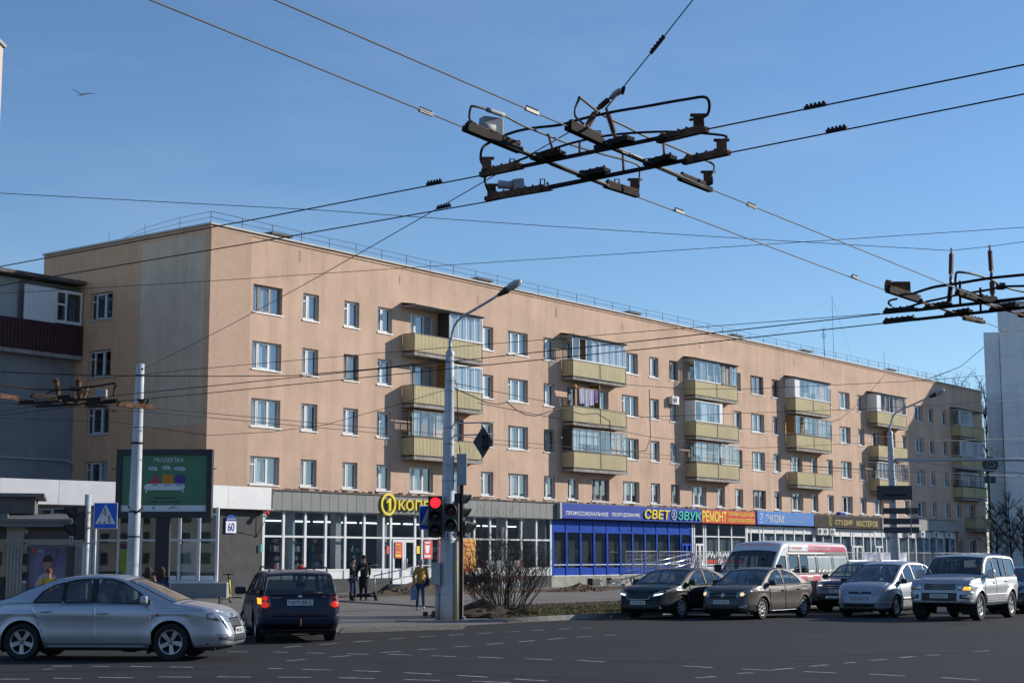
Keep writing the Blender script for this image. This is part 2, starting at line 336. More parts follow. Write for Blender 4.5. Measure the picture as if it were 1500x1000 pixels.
tag(scatter_patch('grass','blade',(-14,KU+40,KOFF-.3,KOFF-6.5),36000,.055,.012,.055,3), 'short spring grass on the verge behind the kerb', 'grass')
tag(scatter_patch('dry_leaves','leaves',(-15.5,KU+52,KOFF-.4,KOFF-9.4),30000,.09,.03,.052,4,1), 'brown fallen leaves and soil between verge and service path', 'leaf litter')

# ---------------------------------------------------------------- neighbouring buildings
def wallbox(mb, a, b, depth, z0, z1, m=0, nrm=None):      # upright slab from ground point a to b, going back by depth
    a, b = Vector((a[0],a[1],0)), Vector((b[0],b[1],0)); t = (b-a).normalized(); n = Vector((-t.y,t.x,0)) if nrm is None else nrm
    q = [a,b,b+n*depth,a+n*depth]; mb.prism([tuple(p[:2]) for p in q], z0, z1, lambda x,y,z:(x,y,z), m)
# white panel tower block on the right
tb = thing('panel_block', 'tall pale blue-grey panel tower block rising past the far right end of the long building', 'building', (46.55,153.05,0))
rz = math.atan2(150.5-153.0, 65-46.5)
tb.rotation_euler.z = rz
pz = lambda x,y,z:(x,y,z)
mb = MB(); mb.prism([(.8,0),(20,0),(30,16),(8.2,16)],0,26.2,pz); mb.prism([(-.55,.9),(.85,.9),(7.6,14.5),(5.2,14.5)],0,23.6,pz)
mb.build('wall', pm('tower_panel', (.80,.83,.86), .8, var=.05, scale=.25, bump=.2), tb)
mb = MB(); mb.prism([(.7,-.08),(20.1,-.08),(20.1,-.001),(.7,-.001)],23.55,26.3,pz); mb.build('top_band', M['tower_panel'], tb)
for z in [2.8*i+1.5 for i in range(1,9)]: mb = MB(); mb.box(.85,19.9,-.02,.005,z-.02,z+.02); mb.build('panel_joint', pm('joint_grey', (.55,.58,.62), .9) if 'joint_grey' not in M else M['joint_grey'], tb)
for x in (3.4,6.6,9.8,13.0,16.2): mb = MB(); mb.box(x-.02,x+.02,-.03,.005,0,23.5); mb.build('panel_joint', M['joint_grey'], tb)
mb = MB(); mb.prism([(.6,-.2),(20.3,-.2),(30.2,16.2),(8.1,16.2)],26.2,26.45,pz); mb.build('roof_edge', M['panel_grey_light'], tb)
weather('tower_panel', .10, (1.5,1.5,.1), .08)
# sliver of a high tower on the left edge
tl = thing('tower_block', 'tall beige tower block cut off by the left edge of the view', 'building', (gx(4.5,130,200)-22.95,130,0))
mb = MB(); mb.box(0,18,0,14,0,49.5); mb.box(.3,17.6,.3,13,49.5,53.4)
mb.build('wall', pm('tower_beige', (.55,.47,.40), .9, var=.08, scale=.4, bump=.2), tl)
mb = MB(); mb.box(-.2,18.25,-.2,14.2,49.3,49.6); mb.build('roof_edge', M['concrete'], tl)

# grey rendered building joined to the end wall, with loggias
gb = thing('grey_building', 'grey rendered apartment house with a dark red balcony band adjoining the end wall', 'building', fpt(-.004,-10.0,0), FROT)
mb = MB(); mb.box(-34,0,0,11,0,15.55)
mb.box(-34,-.002,-.06,0,0,6.7)
mb.build('wall', M['panel_grey'], gb)
mb = MB(); mb.box(-34,-3.6,-.07,0,13.55,15.5); mb.build('loggia_wall', M['panel_grey_light'], gb)
mb = MB(); mb.box(-34.2,.35,-.75,11.2,15.6,15.78); mb.build('roof', M['roof_felt'], gb)
mb = MB(); mb.box(-34,-.05,-.62,-.5,11.95,13.45)
for i in range(160): mb.box(-34+i*.212,-34+i*.212+.09,-.66,-.62,12.0,13.4)
mb.build('balcony_band', pm('dark_red_sheet', (.055,.016,.022), .7, var=.15), gb)
mb = MB(); mb.box(-34,-.04,-.6,0,11.75,11.95); mb.build('balcony_slab', M['slab'], gb)
mb = MB(); mb.box(-3.55,-1.75,-.55,-.49,13.45,15.2)
for i in range(9): mb.box(-3.5+i*.2,-3.32+i*.2,-.565,-.55,13.45,15.2)
mb.build('siding', M['upvc'], gb)
mb = MB()
for a,b,c,d in ((-1.7,-.1,15.05,15.2),(-1.7,-.1,13.5,13.65),(-1.7,-1.6,13.65,15.05),(-.2,-.1,13.65,15.05),(-1.13,-1.02,13.65,15.05),(-1.6,-1.13,14.4,14.5)): mb.box(a,b,-.56,-.48,c,d)
f = mb.build('window', M['upvc'], gb); mb = MB(); mb.box(-1.66,-.14,-.53,-.52,13.55,15.1); mb.build('pane', M['shop_glass'], f)
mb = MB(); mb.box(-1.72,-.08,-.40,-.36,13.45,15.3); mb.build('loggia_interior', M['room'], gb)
mb = MB(); mb.box(-34,-.35,-.16,-.06,6.62,6.72); mb.tube([(-.35,-.16,6.66),(-.05,-.16,6.55),(-.05,-.16,6.2)],.06,8); mb.build('ledge', M['panel_grey_light'], gb)

# houses across the wide road, out of view to the right: they are what the shop windows mirror
ob = thing('opposite_building', 'long low grey building across the road, outside the right edge of the view', 'building', (150,30,0), R(90))
mb = MB(); mb.box(0,230,0,12,0,11); mb.build('wall', pm('opposite_wall',(.52,.48,.44),.9,var=.3,scale=.12), ob)
mb = MB(); mb.box(-.3,230.3,-.3,12.3,11,11.3); mb.build('roof', M['roof_felt'], ob)

ob = thing('opposite_building', 'long grey building on the near side of the road, behind the viewpoint', 'building', (-160,-75,0), 0)
mb = MB(); mb.box(0,300,-14,0,0,16); mb.build('wall', M['opposite_wall'], ob)
mb = MB(); mb.box(-.3,300.3,-14.3,.3,16,16.3); mb.build('roof', M['roof_felt'], ob)
mb = MB()
for i in range(90):
    for j in range(5): mb.box(2+i*3.3,3.5+i*3.3,0,.05,1.2+3*j,2.7+3*j)
mb.build('window', M['room'], ob)

# tar-sealed seams in the carriageway
mb = MB()
for pts in ([(860,969),(1000,964),(1180,960),(1330,957),(1500,953)],[(560,982),(700,986),(840,992),(960,999)],[(0,984),(180,980),(330,978)],[(1380,915),(1500,910)],[(560,936),(700,930),(820,927)],[(1010,940),(1250,934),(1480,930)]):
    P_ = [at_z(x,y,.003) for x,y in pts]; k = []
    for a,b in zip(P_,P_[1:]): k += [a.lerp(b,i/10)+Vector((rnd.uniform(-.02,.02),rnd.uniform(-.04,.04),0)) for i in range(10)]
    k.append(P_[-1]); vs = []
    for i,q in enumerate(k): d = (k[min(i+1,len(k)-1)]-k[max(i-1,0)]).normalized(); s_ = Vector((-d.y,d.x,0))*rnd.uniform(.03,.055); vs += [q-s_,q+s_]
    mb.add(vs,[(2*i,2*i+2,2*i+3,2*i+1) for i in range(len(k)-1)])
o = mb.build('tar_seam', M['tar'], fix=False); o['kind'] = 'structure'
# ---------------------------------------------------------------- the long apartment building
ab = thing('apartment_building', 'long five-storey peach plastered apartment building with olive balconies over a row of shops', 'building', FO, FROT)
LEN, DEP, ROOF = 97.7, 12.9, 17.55
WZ = [5.32 + 2.8*i for i in range(4)]; WH = 1.36
W3 = [2.82,14.5,23.2,31.78,35.28,43.8,52.38,58.3,66.92,72.86,81.62,93.1]
W2 = [6.24,9.25,11.83,17.97,20.67,26.74,29.2,38.63,41.14,47.2,49.8,55.65,61.65,64.34,70.33,76.42,78.9,84.8,87.85,90.5]
cols = sorted([(u,1.96,3) for u in W3] + [(u,1.14,2) for u in W2])
holes = [(u,u+w,WZ[i],WZ[i]+WH) for u,w,_ in cols for i in range(4)]
holes += [(3.0,89.6,.02,4.55)]
holes += [(90.55,91.7,1.75,3.55),(93.15,95.0,1.75,3.55)]
def wallgrid(mb, u0, u1, z0, z1, holes, y=0, dep=.24, m=0, mrev=0, flip=1):
    us = sorted({u0,u1}|{h[0] for h in holes}|{h[1] for h in holes}); zs = sorted({z0,z1}|{h[2] for h in holes}|{h[3] for h in holes})
    for i in range(len(us)-1):
        for j in range(len(zs)-1):
            cu, cz = (us[i]+us[i+1])/2, (zs[j]+zs[j+1])/2
            if any(h[0]<cu<h[1] and h[2]<cz<h[3] for h in holes): continue
            mb.quad((us[i],y,zs[j]),(us[i+1],y,zs[j]),(us[i+1],y,zs[j+1]),(us[i],y,zs[j+1]), m)
    for a,b,c,d in holes:
        for q in (((a,y,c),(a,y+dep,c),(a,y+dep,d),(a,y,d)),((b,y,c),(b,y,d),(b,y+dep,d),(b,y+dep,c)),((a,y,d),(a,y+dep,d),(b,y+dep,d),(b,y,d)),((a,y,c),(b,y,c),(b,y+dep,c),(a,y+dep,c))):
            mb.quad(*q, mrev)
mb = MB(); wallgrid(mb, 0, LEN, 0, ROOF, holes); mb.build('wall', M['plaster'], ab, fix=False)
mb = MB(); mb.quad((LEN,0,0),(LEN,DEP,0),(LEN,DEP,ROOF),(LEN,0,ROOF)); mb.quad((LEN,DEP,0),(0,DEP,0),(0,DEP,ROOF),(LEN,DEP,ROOF)); mb.build('rear_wall', M['plaster'], ab, fix=False)
mb = MB(); mb.box(.003,2.62,-.035,-.001,4.6,ROOF-.12); mb.build('corner_strip', M['rough_plaster'], ab)
mb = MB(); mb.quad((-2.0,-.03,0),(0,-.03,0),(0,-.03,ROOF),(-2,-.03,ROOF)) if 0 else None
# end wall: built in (v = metres back from the corner, z) and turned
ew = [(7.16,8.95,z,z+1.38) for z in (5.2,7.93,10.78,13.72)]
mb = MB(); wallgrid(mb, -.035, DEP, 0, ROOF, ew, 0, .24)
T = Matrix(((0,1,0,0),(1,0,0,0),(0,0,1,0),(0,0,0,1)))        # (v, depth, z) -> (x=depth, y=v, z)
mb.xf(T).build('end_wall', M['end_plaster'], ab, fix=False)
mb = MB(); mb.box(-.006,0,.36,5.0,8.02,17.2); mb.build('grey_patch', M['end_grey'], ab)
mb = MB(); mb.box(.2,LEN-.2,.2,DEP-.2,ROOF-.5,ROOF-.3); mb.build('roof', M['roof_felt'], ab)
mb = MB(); mb.box(-.12,LEN+.1,-.14,.22,ROOF,ROOF+.09); mb.box(-.12,.22,.22,DEP,ROOF,ROOF+.09); mb.box(LEN-.22,LEN+.1,.22,DEP,ROOF,ROOF+.09); mb.box(.22,LEN-.22,DEP-.22,DEP,ROOF,ROOF+.09)
mb.build('coping', M['coping'], ab)
mb = MB(); mb.box(0,LEN,-.05,-.001,ROOF-.15,ROOF-.07); mb.box(-.05,-.001,-.05,DEP,ROOF-.15,ROOF-.07); mb.build('cornice', M['plaster'], ab)
# roof railing
mb = MB(); h = .62
pts = [(.25+i*2.03, .3) for i in range(48)]
for x,y in pts: mb.tube([(x,y,ROOF-.2),(x,y,ROOF+.1+h)], .02, 5)
for k in (.34,h): mb.tube([(x,y,ROOF+.1+k+rnd.uniform(-.015,.015)) for x,y in pts], .014, 4)
for y in (2.6,5.2,8.0): mb.tube([(.3,y,ROOF-.2),(.3,y,ROOF+.1+h)], .014, 5)
for k in (.34,h): mb.tube([(.25,.3,ROOF+.1+k),(.3,2.6,ROOF+.1+k),(.3,5.2,ROOF+.06+k*.8),(.3,7,ROOF+.2)], .010, 4)
mb.build('roof_railing', M['wire_grey'], ab)
for px in (470,765,982,1130,1230,1352):
    u = fu(px, 323+.219*(px-309))[0]
    mb = MB(); mb.box(u-.5,u+.5,3,3.8,ROOF-.3,ROOF+1.0); mb.box(u-.75,u+.75,2.8,4.0,ROOF+1.0,ROOF+1.12)
    mb.build('chimney', M['roof_felt'], ab)
# aerials
def antenna(u, y, h, kind):
    mb = MB(); mb.tube([(u,y,ROOF-.3),(u,y,ROOF+h)], .03 if kind else .016, 6)
    if kind:
        for z in (h-.1,h-.75): mb.tube([(u-.28,y,ROOF+z),(u+.28,y,ROOF+z)],.02,5)
        for dx in (-.28,.28): mb.tube([(u+dx,y,ROOF+h-.75),(u+dx,y,ROOF+h-.35)],.02,5); mb.tube([(u+dx,y,ROOF+h-.1),(u+dx,y,ROOF+h+.15)],.02,5)
    mb.build('antenna', M['iron'], ab)
antenna(fu(1275,520)[0]-2.5, 3, 3.3, 1); antenna(fu(1288,520)[0]-2.5, 3, 6.3, 0); antenna(fu(1352,540)[0]-1.5, 3, 2.6, 0)
# darkness of the rooms behind the windows
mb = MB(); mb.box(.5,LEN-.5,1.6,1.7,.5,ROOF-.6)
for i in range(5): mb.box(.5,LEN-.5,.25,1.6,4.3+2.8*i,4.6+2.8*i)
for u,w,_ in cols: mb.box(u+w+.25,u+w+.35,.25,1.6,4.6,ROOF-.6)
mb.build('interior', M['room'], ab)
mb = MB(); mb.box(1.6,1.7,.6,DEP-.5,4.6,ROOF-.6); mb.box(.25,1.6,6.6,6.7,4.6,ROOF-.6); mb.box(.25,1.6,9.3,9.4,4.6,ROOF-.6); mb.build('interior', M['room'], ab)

# ---- windows: casements shared as mesh data, one object each
def window_proto(w, lites, fmat, vent, tilt=False, h=WH):
    mb = MB(); t = .065; y0, y1 = .15, .235
    mb.box(0,w,y0,y1,0,t); mb.box(0,w,y0,y1,h-t,h); mb.box(0,t,y0,y1,t,h-t); mb.box(w-t,w,y0,y1,t,h-t)
    xs = {3:[.47,1.02+.22],2:[.44 if w<1.3 else .7]}[lites]
    xs = [x*w/(1.96 if lites==3 else 1.14) for x in xs]
    for x in xs: mb.box(x-.05,x+.05,y0,y1,t,h-t)
    ed = [0]+xs+[w]
    for i in range(len(ed)-1):                       # sash frames
        a, b = ed[i]+.05, ed[i+1]-.05
        if i == 1 or lites == 2 and i == 0: 
            for q in ((a,b,t,t+.05),(a,b,h-t-.05,h-t),(a,a+.045,t,h-t),(b-.045,b,t,h-t)): mb.box(q[0],q[1],y0-.012,y0,q[2],q[3])
    if vent: mb.box(t,xs[0]-.05,y0,y1,h-.42,h-.36)
    f = mb.mesh('window', fmat)
    p = MB(); p.box(.03,w-.03,.19,.2,.03,h-.03); pane = p.mesh('pane', M['window_glass'])
    s = MB(); s.box(-.05,w+.05,-.05,.15,-.035,-.004); s.box(-.05,w+.05,-.05,-.04,-.07,-.035); sill = s.mesh('sill', M['sill_metal'])
    return f, pane, sill
def curtain_mesh(w, a, b, mat, h=WH, z0=.05):
    mb = MB(); n = max(3, int((b-a)*26)); vs = []
    for i in range(n+1):
        x = a+(b-a)*i/n; y = .30+.025*math.sin(i*1.9)+.012*math.sin(i*.7+w); vs += [(x,y,z0),(x,y,h-.03)]
    mb.add(vs, [(2*i,2*i+2,2*i+3,2*i+1) for i in range(n)], 0, True); return mb.mesh('curtain', mat, False)
protos = {}
for lites,w in ((3,1.96),(2,1.14)):
    for fm in ('upvc','old_frame'):
        for v in (0,1): protos[lites,fm,v] = window_proto(w, lites, M[fm], v)
    cs = [[(w,0.03,w-.03,M['lace'])],[(w,.03,w*.72,M['lace'])],[(w,.03,w*.30,M['lace']),(w,w*.74,w-.03,M['lace'])],[(w,.03,w-.03,M['blind'])],[(w,w*.3,w-.03,M['lace'])],[],[(w,w*.03,w*.25,M['blind']),(w,w*.6,w-.03,M['lace'])]]
    protos[lites,'c'] = [[curtain_mesh(*q) for q in c] for c in cs]
def place_window(u, z, lites, par, fm='upvc', v=0, style=0):
    f, p, s = protos[lites,fm,v]
    o = bpy.data.objects.new('window', f); COL.objects.link(o); o.parent = par; o.location = (u,0,z)
    for me,nm in ((p,'pane'),(s,'sill')):
        c = bpy.data.objects.new(nm, me); COL.objects.link(c); c.parent = o
    for me in protos[lites,'c'][style]:
        c = bpy.data.objects.new('curtain', me); COL.objects.link(c); c.parent = o
    return o
BAL = [13.82,28.6,43.05,57.7,72.2,89.94]; BW = 5.93
# per balcony, floors 5,4,3: list of (u from, u to, frame material, number of panes, style), left side: open / glass / board
GL = {(0,2):[(3.0,5.93,'upvc',4,'lace')],(0,1):[(3.0,5.93,'upvc',4,'lace')],(0,0):[(0,3.1,'dark_frame',5,'old')],
 (1,2):[(0,2.95,'upvc',4,'gap'),(2.98,5.93,'upvc',4,'lace')],(1,1):[],(1,0):[(0,2.95,'dark_frame',4,'old'),(2.98,5.93,'old_frame',5,'old')],
 (2,2):[(0,3.5,'upvc',4,''),(3.75,5.9,'brown_frame',4,'gap')],(2,1):[(0,3.7,'upvc',4,'')],(2,0):[(0,3.2,'brown_frame',4,'old'),(3.4,5.93,'upvc',4,'')],
 (3,2):[(0,5.93,'upvc',7,'')],(3,1):[(0,5.93,'brown_frame',8,'gap')],(3,0):[],
 (4,2):[(0,5.93,'upvc',7,'')],(4,1):[],(4,0):[(0,3.5,'upvc',5,''),(3.6,5.93,'dark_frame',4,'')],
 (5,2):[(0,3.2,'upvc',4,'')],(5,1):[(0,5.93,'upvc',7,'')],(5,0):[(0,5.93,'dark_frame',9,'old')]}
def hidden(u, w, i):                     # window i-th floor wholly behind balcony glazing
    if i == 0: return False
    for k,b in enumerate(BAL):
        for a,e,*_ in GL[k,i-1]:
            if b+a-.3 < u+w*.5 < b+e+.3: return True
    return False
nwin = 0; rest = MB()
for u,w,l in cols:
    for i in range(4):
        if hidden(u,w,i):
            rest.box(u+.02,u+w-.02,.19,.2,WZ[i]+.02,WZ[i]+WH-.02)
            for q in ((u,u+w,0,.07),(u,u+w,WH-.07,WH),(u,u+.07,.07,WH-.07),(u+w-.07,u+w,.07,WH-.07),(u+w*.5-.05,u+w*.5+.05,.07,WH-.07)): rest.box(q[0],q[1],.15,.185,WZ[i]+q[2],WZ[i]+q[3],1)
            continue
        r = rnd.random()
        fm = 'old_frame' if r < .14 else 'upvc'; v = 1 if rnd.random() < .28 else 0
        near = u < 24
        st = rnd.choice([0,0,0,0,1,4]) if near else rnd.choice([0,0,1,2,2,3,3,4,5,6,6])
        place_window(u, WZ[i], l, ab, fm, v, st); nwin += 1
print('windows', nwin)
o = rest.build('window', [M['window_glass'], M['upvc']], ab); o['kind'] = 'stuff'
place_window(90.55,1.75,2,ab,'upvc',0,3).scale.z = 1.3; place_window(93.12,1.75,3,ab,'upvc',0,5).scale.z = 1.3
for a,b,c,d in ew:
    o = place_window(0, c, 3, ab, 'upvc', 1, rnd.choice([5,5,6])); o.rotation_euler.z = R(-90); o.location = (0, b+.05, c); o.scale.x = .93

# ---- balconies
pm('torn_grey',(.30,.29,.28),.9,var=.25,scale=4)
def corr(mb, p0, p1, z0, z1, nrm, m=0, pitch=.115, d=.022):       # ribbed sheet from p0 to p1
    p0, p1 = Vector((*p0,0)), Vector((*p1,0)); L_ = (p1-p0).length; t = (p1-p0)/L_; nrm = Vector((*nrm,0)); n = int(L_/pitch); vs = []; k = 0
    for i in range(n):
        for f_,dd in ((0,0),(.22,0),(.30,d),(.92,d)):
            q = p0+t*((i+f_)/n*L_)+nrm*dd; vs += [q+Vector((0,0,z0)), q+Vector((0,0,z1))]; k += 1
    vs += [p1+Vector((0,0,z0)), p1+Vector((0,0,z1))]; k += 1
    mb.add(vs, [(2*i,2*i+2,2*i+3,2*i+1) for i in range(k-1)], m)
def balcony(k, fl, u0, zb, canopy):
    D = .82; w = BW
    mb = MB(); mb.box(0,w,-D-.05,0,0,.13); mb.box(-.02,w+.02,-D-.08,-D-.05,-.02,.15); b = mb.build('balcony', M['slab'], ab, loc=(u0,0,zb))
    mb = MB(); z0, z1 = .24, 1.15
    corr(mb,(.02,-D),(w-.02,-D),z0,z1,(0,-1)); corr(mb,(.02,-.01),(.02,-D),z0,z1,(-1,0)); corr(mb,(w-.02,-D),(w-.02,-.01),z0,z1,(1,0))
    mb.build('parapet', M['sheet_olive'], b, fix=False)
    mb = MB()
    for z in (.2,1.16): mb.box(0,w,-D-.035,-D+.01,z,z+.035); mb.box(0,.04,-D,-.01,z,z+.035); mb.box(w-.04,w,-D,-.01,z,z+.035)
    for x in (0.02,w*.5,w-.05): mb.box(x,x+.03,-D-.04,-D+.01,.13,1.2)
    mb.build('rail', M['dark_frame'] if (k+fl)%2 else M['brown_frame'], b)
    top = 2.67 if not canopy else 2.72
    for a,e,fm,n,st in GL[k,fl]:
        mb = MB(); zl, zh = 1.2, 2.62
        f = .05 if fm == 'upvc' else .035
        mb.box(a,e,-D-.06,-D+.02,zl,zl+.07); mb.box(a,e,-D-.03,-D+.02,zh-.06,zh)
        if fm != 'upvc': mb.box(a,e,-D-.02,-D+.01,zh-.42,zh-.385)
        for i in range(n+1):
            x = a+(e-a)*i/n; x = min(max(x,a+f/2),e-f/2); mb.box(x-f/2,x+f/2,-D-.02,-D+.015,zl+.07,zh-.06)
        for x in ((a,) if a < .5 else ())+((e,) if e > 5.5 else ()):
            s = 1 if x == a else -1
            mb.box(min(x,x+s*.04),max(x,x+s*.04),-D+.02,-.02,zl,zl+.06); mb.box(min(x,x+s*.04),max(x,x+s*.04),-D+.02,-.02,zh-.05,zh)
            mb.box(min(x,x+s*.04),max(x,x+s*.04),-D*.5,-D*.5+.04,zl+.06,zh-.05) if fm != 'upvc' else None
        g = mb.build('glazing', M[fm], b)
        for i in range(n):
            if st == 'gap' and i in (1,) : continue
            x0, x1 = a+(e-a)*i/n+f/2, a+(e-a)*(i+1)/n-f/2
            mb = MB(); mb.box(x0,x1,-D-.008,-D-.002,zl+.07,zh-.06); mb.build('pane', M['window_glass'], g)
            if st != 'lace' and rnd.random() < .55:
                mb = MB(); zt_ = zl+.08 if rnd.random() < .6 else zl+.5; nn = 10; vs = []
                for q in range(nn+1): vs += [(x0+(x1-x0)*q/nn,-D+.10+.02*math.sin(q*2.1+i),zt_),(x0+(x1-x0)*q/nn,-D+.10+.02*math.sin(q*2.1+i),zh-.08)]
                mb.add(vs,[(2*q,2*q+2,2*q+3,2*q+1) for q in range(nn)],0,True); mb.build('curtain', M[rnd.choice(['lace','lace','blind','torn_grey'])], g, fix=False)
        for x in ((a,) if a < .5 else ())+((e,) if e > 5.5 else ()):
            mb = MB(); mb.box(x+(.015 if x==a else -.02),x+(.02 if x==a else -.015),-D+.02,-.03,zl+.06,zh-.05); mb.build('pane', M['window_glass'], g)
        if st == 'lace':
            mb = MB(); nn = 40; vs = []
            for i in range(nn+1):
                x = a+.1+(e-a-.2)*i/nn; y = -D+.12+.03*math.sin(i*1.7); vs += [(x,y,zl+.1),(x,y,zh-.08)]
            mb.add(vs,[(2*i,2*i+2,2*i+3,2*i+1) for i in range(nn)],0,True); mb.build('curtain', M['lace'], g, fix=False)
        if st == 'old':
            mb = MB(); mb.box(a+.15,a+(e-a)*.45,-D+.25,-D+.3,zl,zl+.8+.3*((k*3+fl)%2)); mb.build('stored_board', M['wood_warm'] if k==0 else M['blind'], g)
    if (k,fl) in ((0,2),(0,1)): 
        mb = MB(); mb.box(2.95,3.0,-D,-.02,1.15,2.62); mb.build('side_screen', M['dark_frame'] if fl==2 else M['wood_warm'], b)
    if (k,fl) in ((3,2),(4,2),(2,1)):
        mb = MB(); mb.box(-.02,.02,-D-.02,-.02,1.2,2.62); 
        if k > 2: mb.box(.02,.75,-D-.035,-D-.022,1.26,2.58)
        else: mb.box(3.25,3.7,-D-.035,-D-.022,1.26,2.58); mb.box(3.68,3.72,-D,-.02,1.2,2.6)
        mb.build('side_panel', M['upvc'], b)
    if (k,fl) in ((3,1),(1,0)):
        mb = MB(); mb.box(-.02,.02,-D+.05,-.05,1.2,2.6); mb.build('side_panel', M['wood_warm'] if k==3 else M['dark_frame'], b)
    if (k,fl) == (4,1):
        mb = MB(); mb.box(2.9,2.96,-D+.1,-.02,.2,2.6); mb.build('side_screen', M['wood_warm'], b)
    if (k,fl) == (1,1):
        mb = MB(); mb.box(2.92,3.0,-D,-.02,.2,2.66); mb.build('side_screen', pm('olive_board',(.20,.15,.04),.7), b)
        mb = MB(); mb.box(.35,.55,-D+.05,-D+.11,1.2,2.5); mb.box(.35,2.7,-D-.02,-D+.03,2.28,2.36); mb.build('clothes_rack', M['wood_warm'], b)
    if canopy:
        mb = MB(); mb.box(-.05,w+.05,-D-.12,0,2.66,2.74); mb.add([(-.1,-D-.25,2.74),(w+.1,-D-.25,2.74),(w+.1,0,2.92),(-.1,0,2.92)],[(0,1,2,3)]); mb.add([(-.1,-D-.25,2.70),(w+.1,-D-.25,2.70),(w+.1,-D-.25,2.74),(-.1,-D-.25,2.74)],[(0,1,2,3)])
        mb.build('canopy', M['slab'], b, fix=False)
    return b
for k,u0 in enumerate(BAL):
    for fl in range(3):
        balcony(k, fl, u0, 12.62-2.8*(2-fl), fl == 2)
GL[6,0] = []
BW0 = BW; BW = 4.7; balcony(6,0,92.6,4.22-.0,False); BW = BW0

# small vent slots and patches on the wall
for i,(px,py,h_) in enumerate(((440,375,.55),(586,410,.5),(701,440,.45),(815,458,.6),(912,478,.5),(1025,505,.45),(1163,530,.45),(1207,533,.5),(1408,590,.6))):
    u,z = fu(px,py); mb = MB(); mb.box(u-.07,u+.07,-.012,-.001,z-h_*.5,z+h_*.5); mb.build('vent_slot', M['slab'] if i == 3 else M['rough_plaster'], ab)
# ---------------------------------------------------------------- shop floor of the long building
ZH, ZM, ZS, ZP, ZG = 4.06, 2.83, 1.2, .76, .15
GY = -.5                                                    # glazing plane (local y)
def storefront(name, u0, u1, posts, rails, fm, gm, spand=None, upper=None, pw=.075, plinth='plinth_dark', rail_h=.09):
    mb = MB()
    for u in posts: mb.box(u-pw,u+pw,GY-.06,GY+.06,ZP,ZH)
    for z in rails: 
        for i in range(len(posts)-1): mb.box(posts[i]+pw,posts[i+1]-pw,GY-.045,GY+.045,z-rail_h/2,z+rail_h/2)
    f = mb.build('storefront_frame', M[fm], ab)
    mb = MB(); mb.box(u0,u1,GY-.006,GY+.006,ZS,ZH); mb.build('pane', M[gm], f)
    mb = MB()
    for i in range(len(posts)-1): mb.box(posts[i]+pw,posts[i+1]-pw,GY-.02,GY+.03,ZP,ZS)
    mb.build('spandrel', M[spand or fm], ab)
    if upper:
        mb = MB()
        for i in range(len(posts)-1): mb.box(posts[i]+pw,posts[i+1]-pw,GY-.025,GY-.01,upper[0],ZH)
        mb.build('upper_panel', M[upper[1]], ab)
    mb = MB(); mb.box(u0,u1,GY-.02,GY+.15,0,ZP); mb.build('plinth', M[plinth], ab)
U = lambda px, off=.5: fu(px, 800, off)[0]
s1 = [U(p) for p in (384.5,414,446,476,504.5,532.5,560.5,571.5,607,617.5,643,669,694,717,741,763,785,806)]
storefront('shop', s1[0]-.1, s1[-1]+.1, s1, (ZM, ZS), 'upvc', 'shop_glass')
s2 = [U(p) for p in (808.8,829,849.6,869.6,888.6,908,926,944,961.4,979,996.5,1012)]
storefront('shop', s2[0]-.1, s2[-1], s2, (3.36, 1.40), 'blue_panel', 'shop_glass', None, (3.38,'blue_panel'), .085, 'plinth')
mb = MB(); mb.box(s2[0]+.1,s2[-1]-.1,GY-.03,GY+.05,ZP-.05,ZP); 
for i in range(len(s2)-2): mb.box(s2[i]+.09,s2[i+1]-.09,GY-.06,GY+.01,1.36,1.40)
mb.build('window_ledge', M['letter_white'], ab)
s3 = [U(p) for p in (1013.5,1016.5,1030,1033,1052,1071,1092)]
storefront('shop', s3[0], s3[-1], s3, (3.24,1.33), 'upvc', 'shop_glass', None, None, .07, 'plinth')
s4 = [U(p) for p in (1094,1099.5,1112.5,1118,1135,1149,1163,1177,1191)]
storefront('shop', s4[0], s4[-1], s4, (3.6,), 'upvc', 'shop_glass', None, (3.62,'upvc'), .08, 'plinth')
s5 = [U(p) for p in (1193,1205,1219,1231,1246.5,1250,1264,1275,1281,1292,1298,1316,1330,1341,1353,1361,1371,1382,1391,1399)]
storefront('shop', s5[0], s5[-1], s5, (3.5,), 'upvc', 'shop_glass', None, (3.52,'fascia_white'), .08, 'plinth')
# side return, floors, partitions and back wall of the shops
mb = MB(); mb.box(2.95,89.6,5.0,5.1,0,4.5); mb.box(2.95,89.6,GY+.06,5,0.28,.36); mb.box(2.95,89.6,GY+.06,5,4.1,4.2)
for u in (2.9,27.2-.9,s3[0],s4[0],s5[0],89.5): mb.box(u-.05,u+.05,GY+.07,5,.36,4.1)
mb.build('shop_interior', pm('shop_inside', (.42,.42,.41), .9, var=.2, scale=.5), ab)
mb = MB(); mb.box(s2[0],s2[-1],.1,.15,.4,4.1); mb.build('roller_blind', pm('dark_blind',(.045,.055,.058),.8,var=.3,scale=.6), ab)
mb = MB()
for u in (5.6,8.9,12.4,16.0,19.4,22.6): mb.box(u-.2,u+.2,-.12,.26,.36,4.1)
mb.build('column', M['fascia_white'], ab)
mb = MB()
for i in range(13):
    u = 4.3+i*1.75; mb.box(u-.72,u+.72,1.55,1.65,3.62,3.67)
mb.build('tube_light', M['tube_light'], ab)
mb = MB(); nn = 260
for (a,b,m) in ((s4[3],s4[-1],0),(s5[0],s5[-1],0)):
    n = int((b-a)*9); vs = []
    for i in range(n+1):
        x = a+(b-a)*i/n; y = -.25+.05*math.sin(i*1.9)+.03*math.sin(i*.83); vs += [(x,y,.4),(x,y,4.0)]
    mb.add(vs,[(2*i,2*i+2,2*i+3,2*i+1) for i in range(n)],0,True)
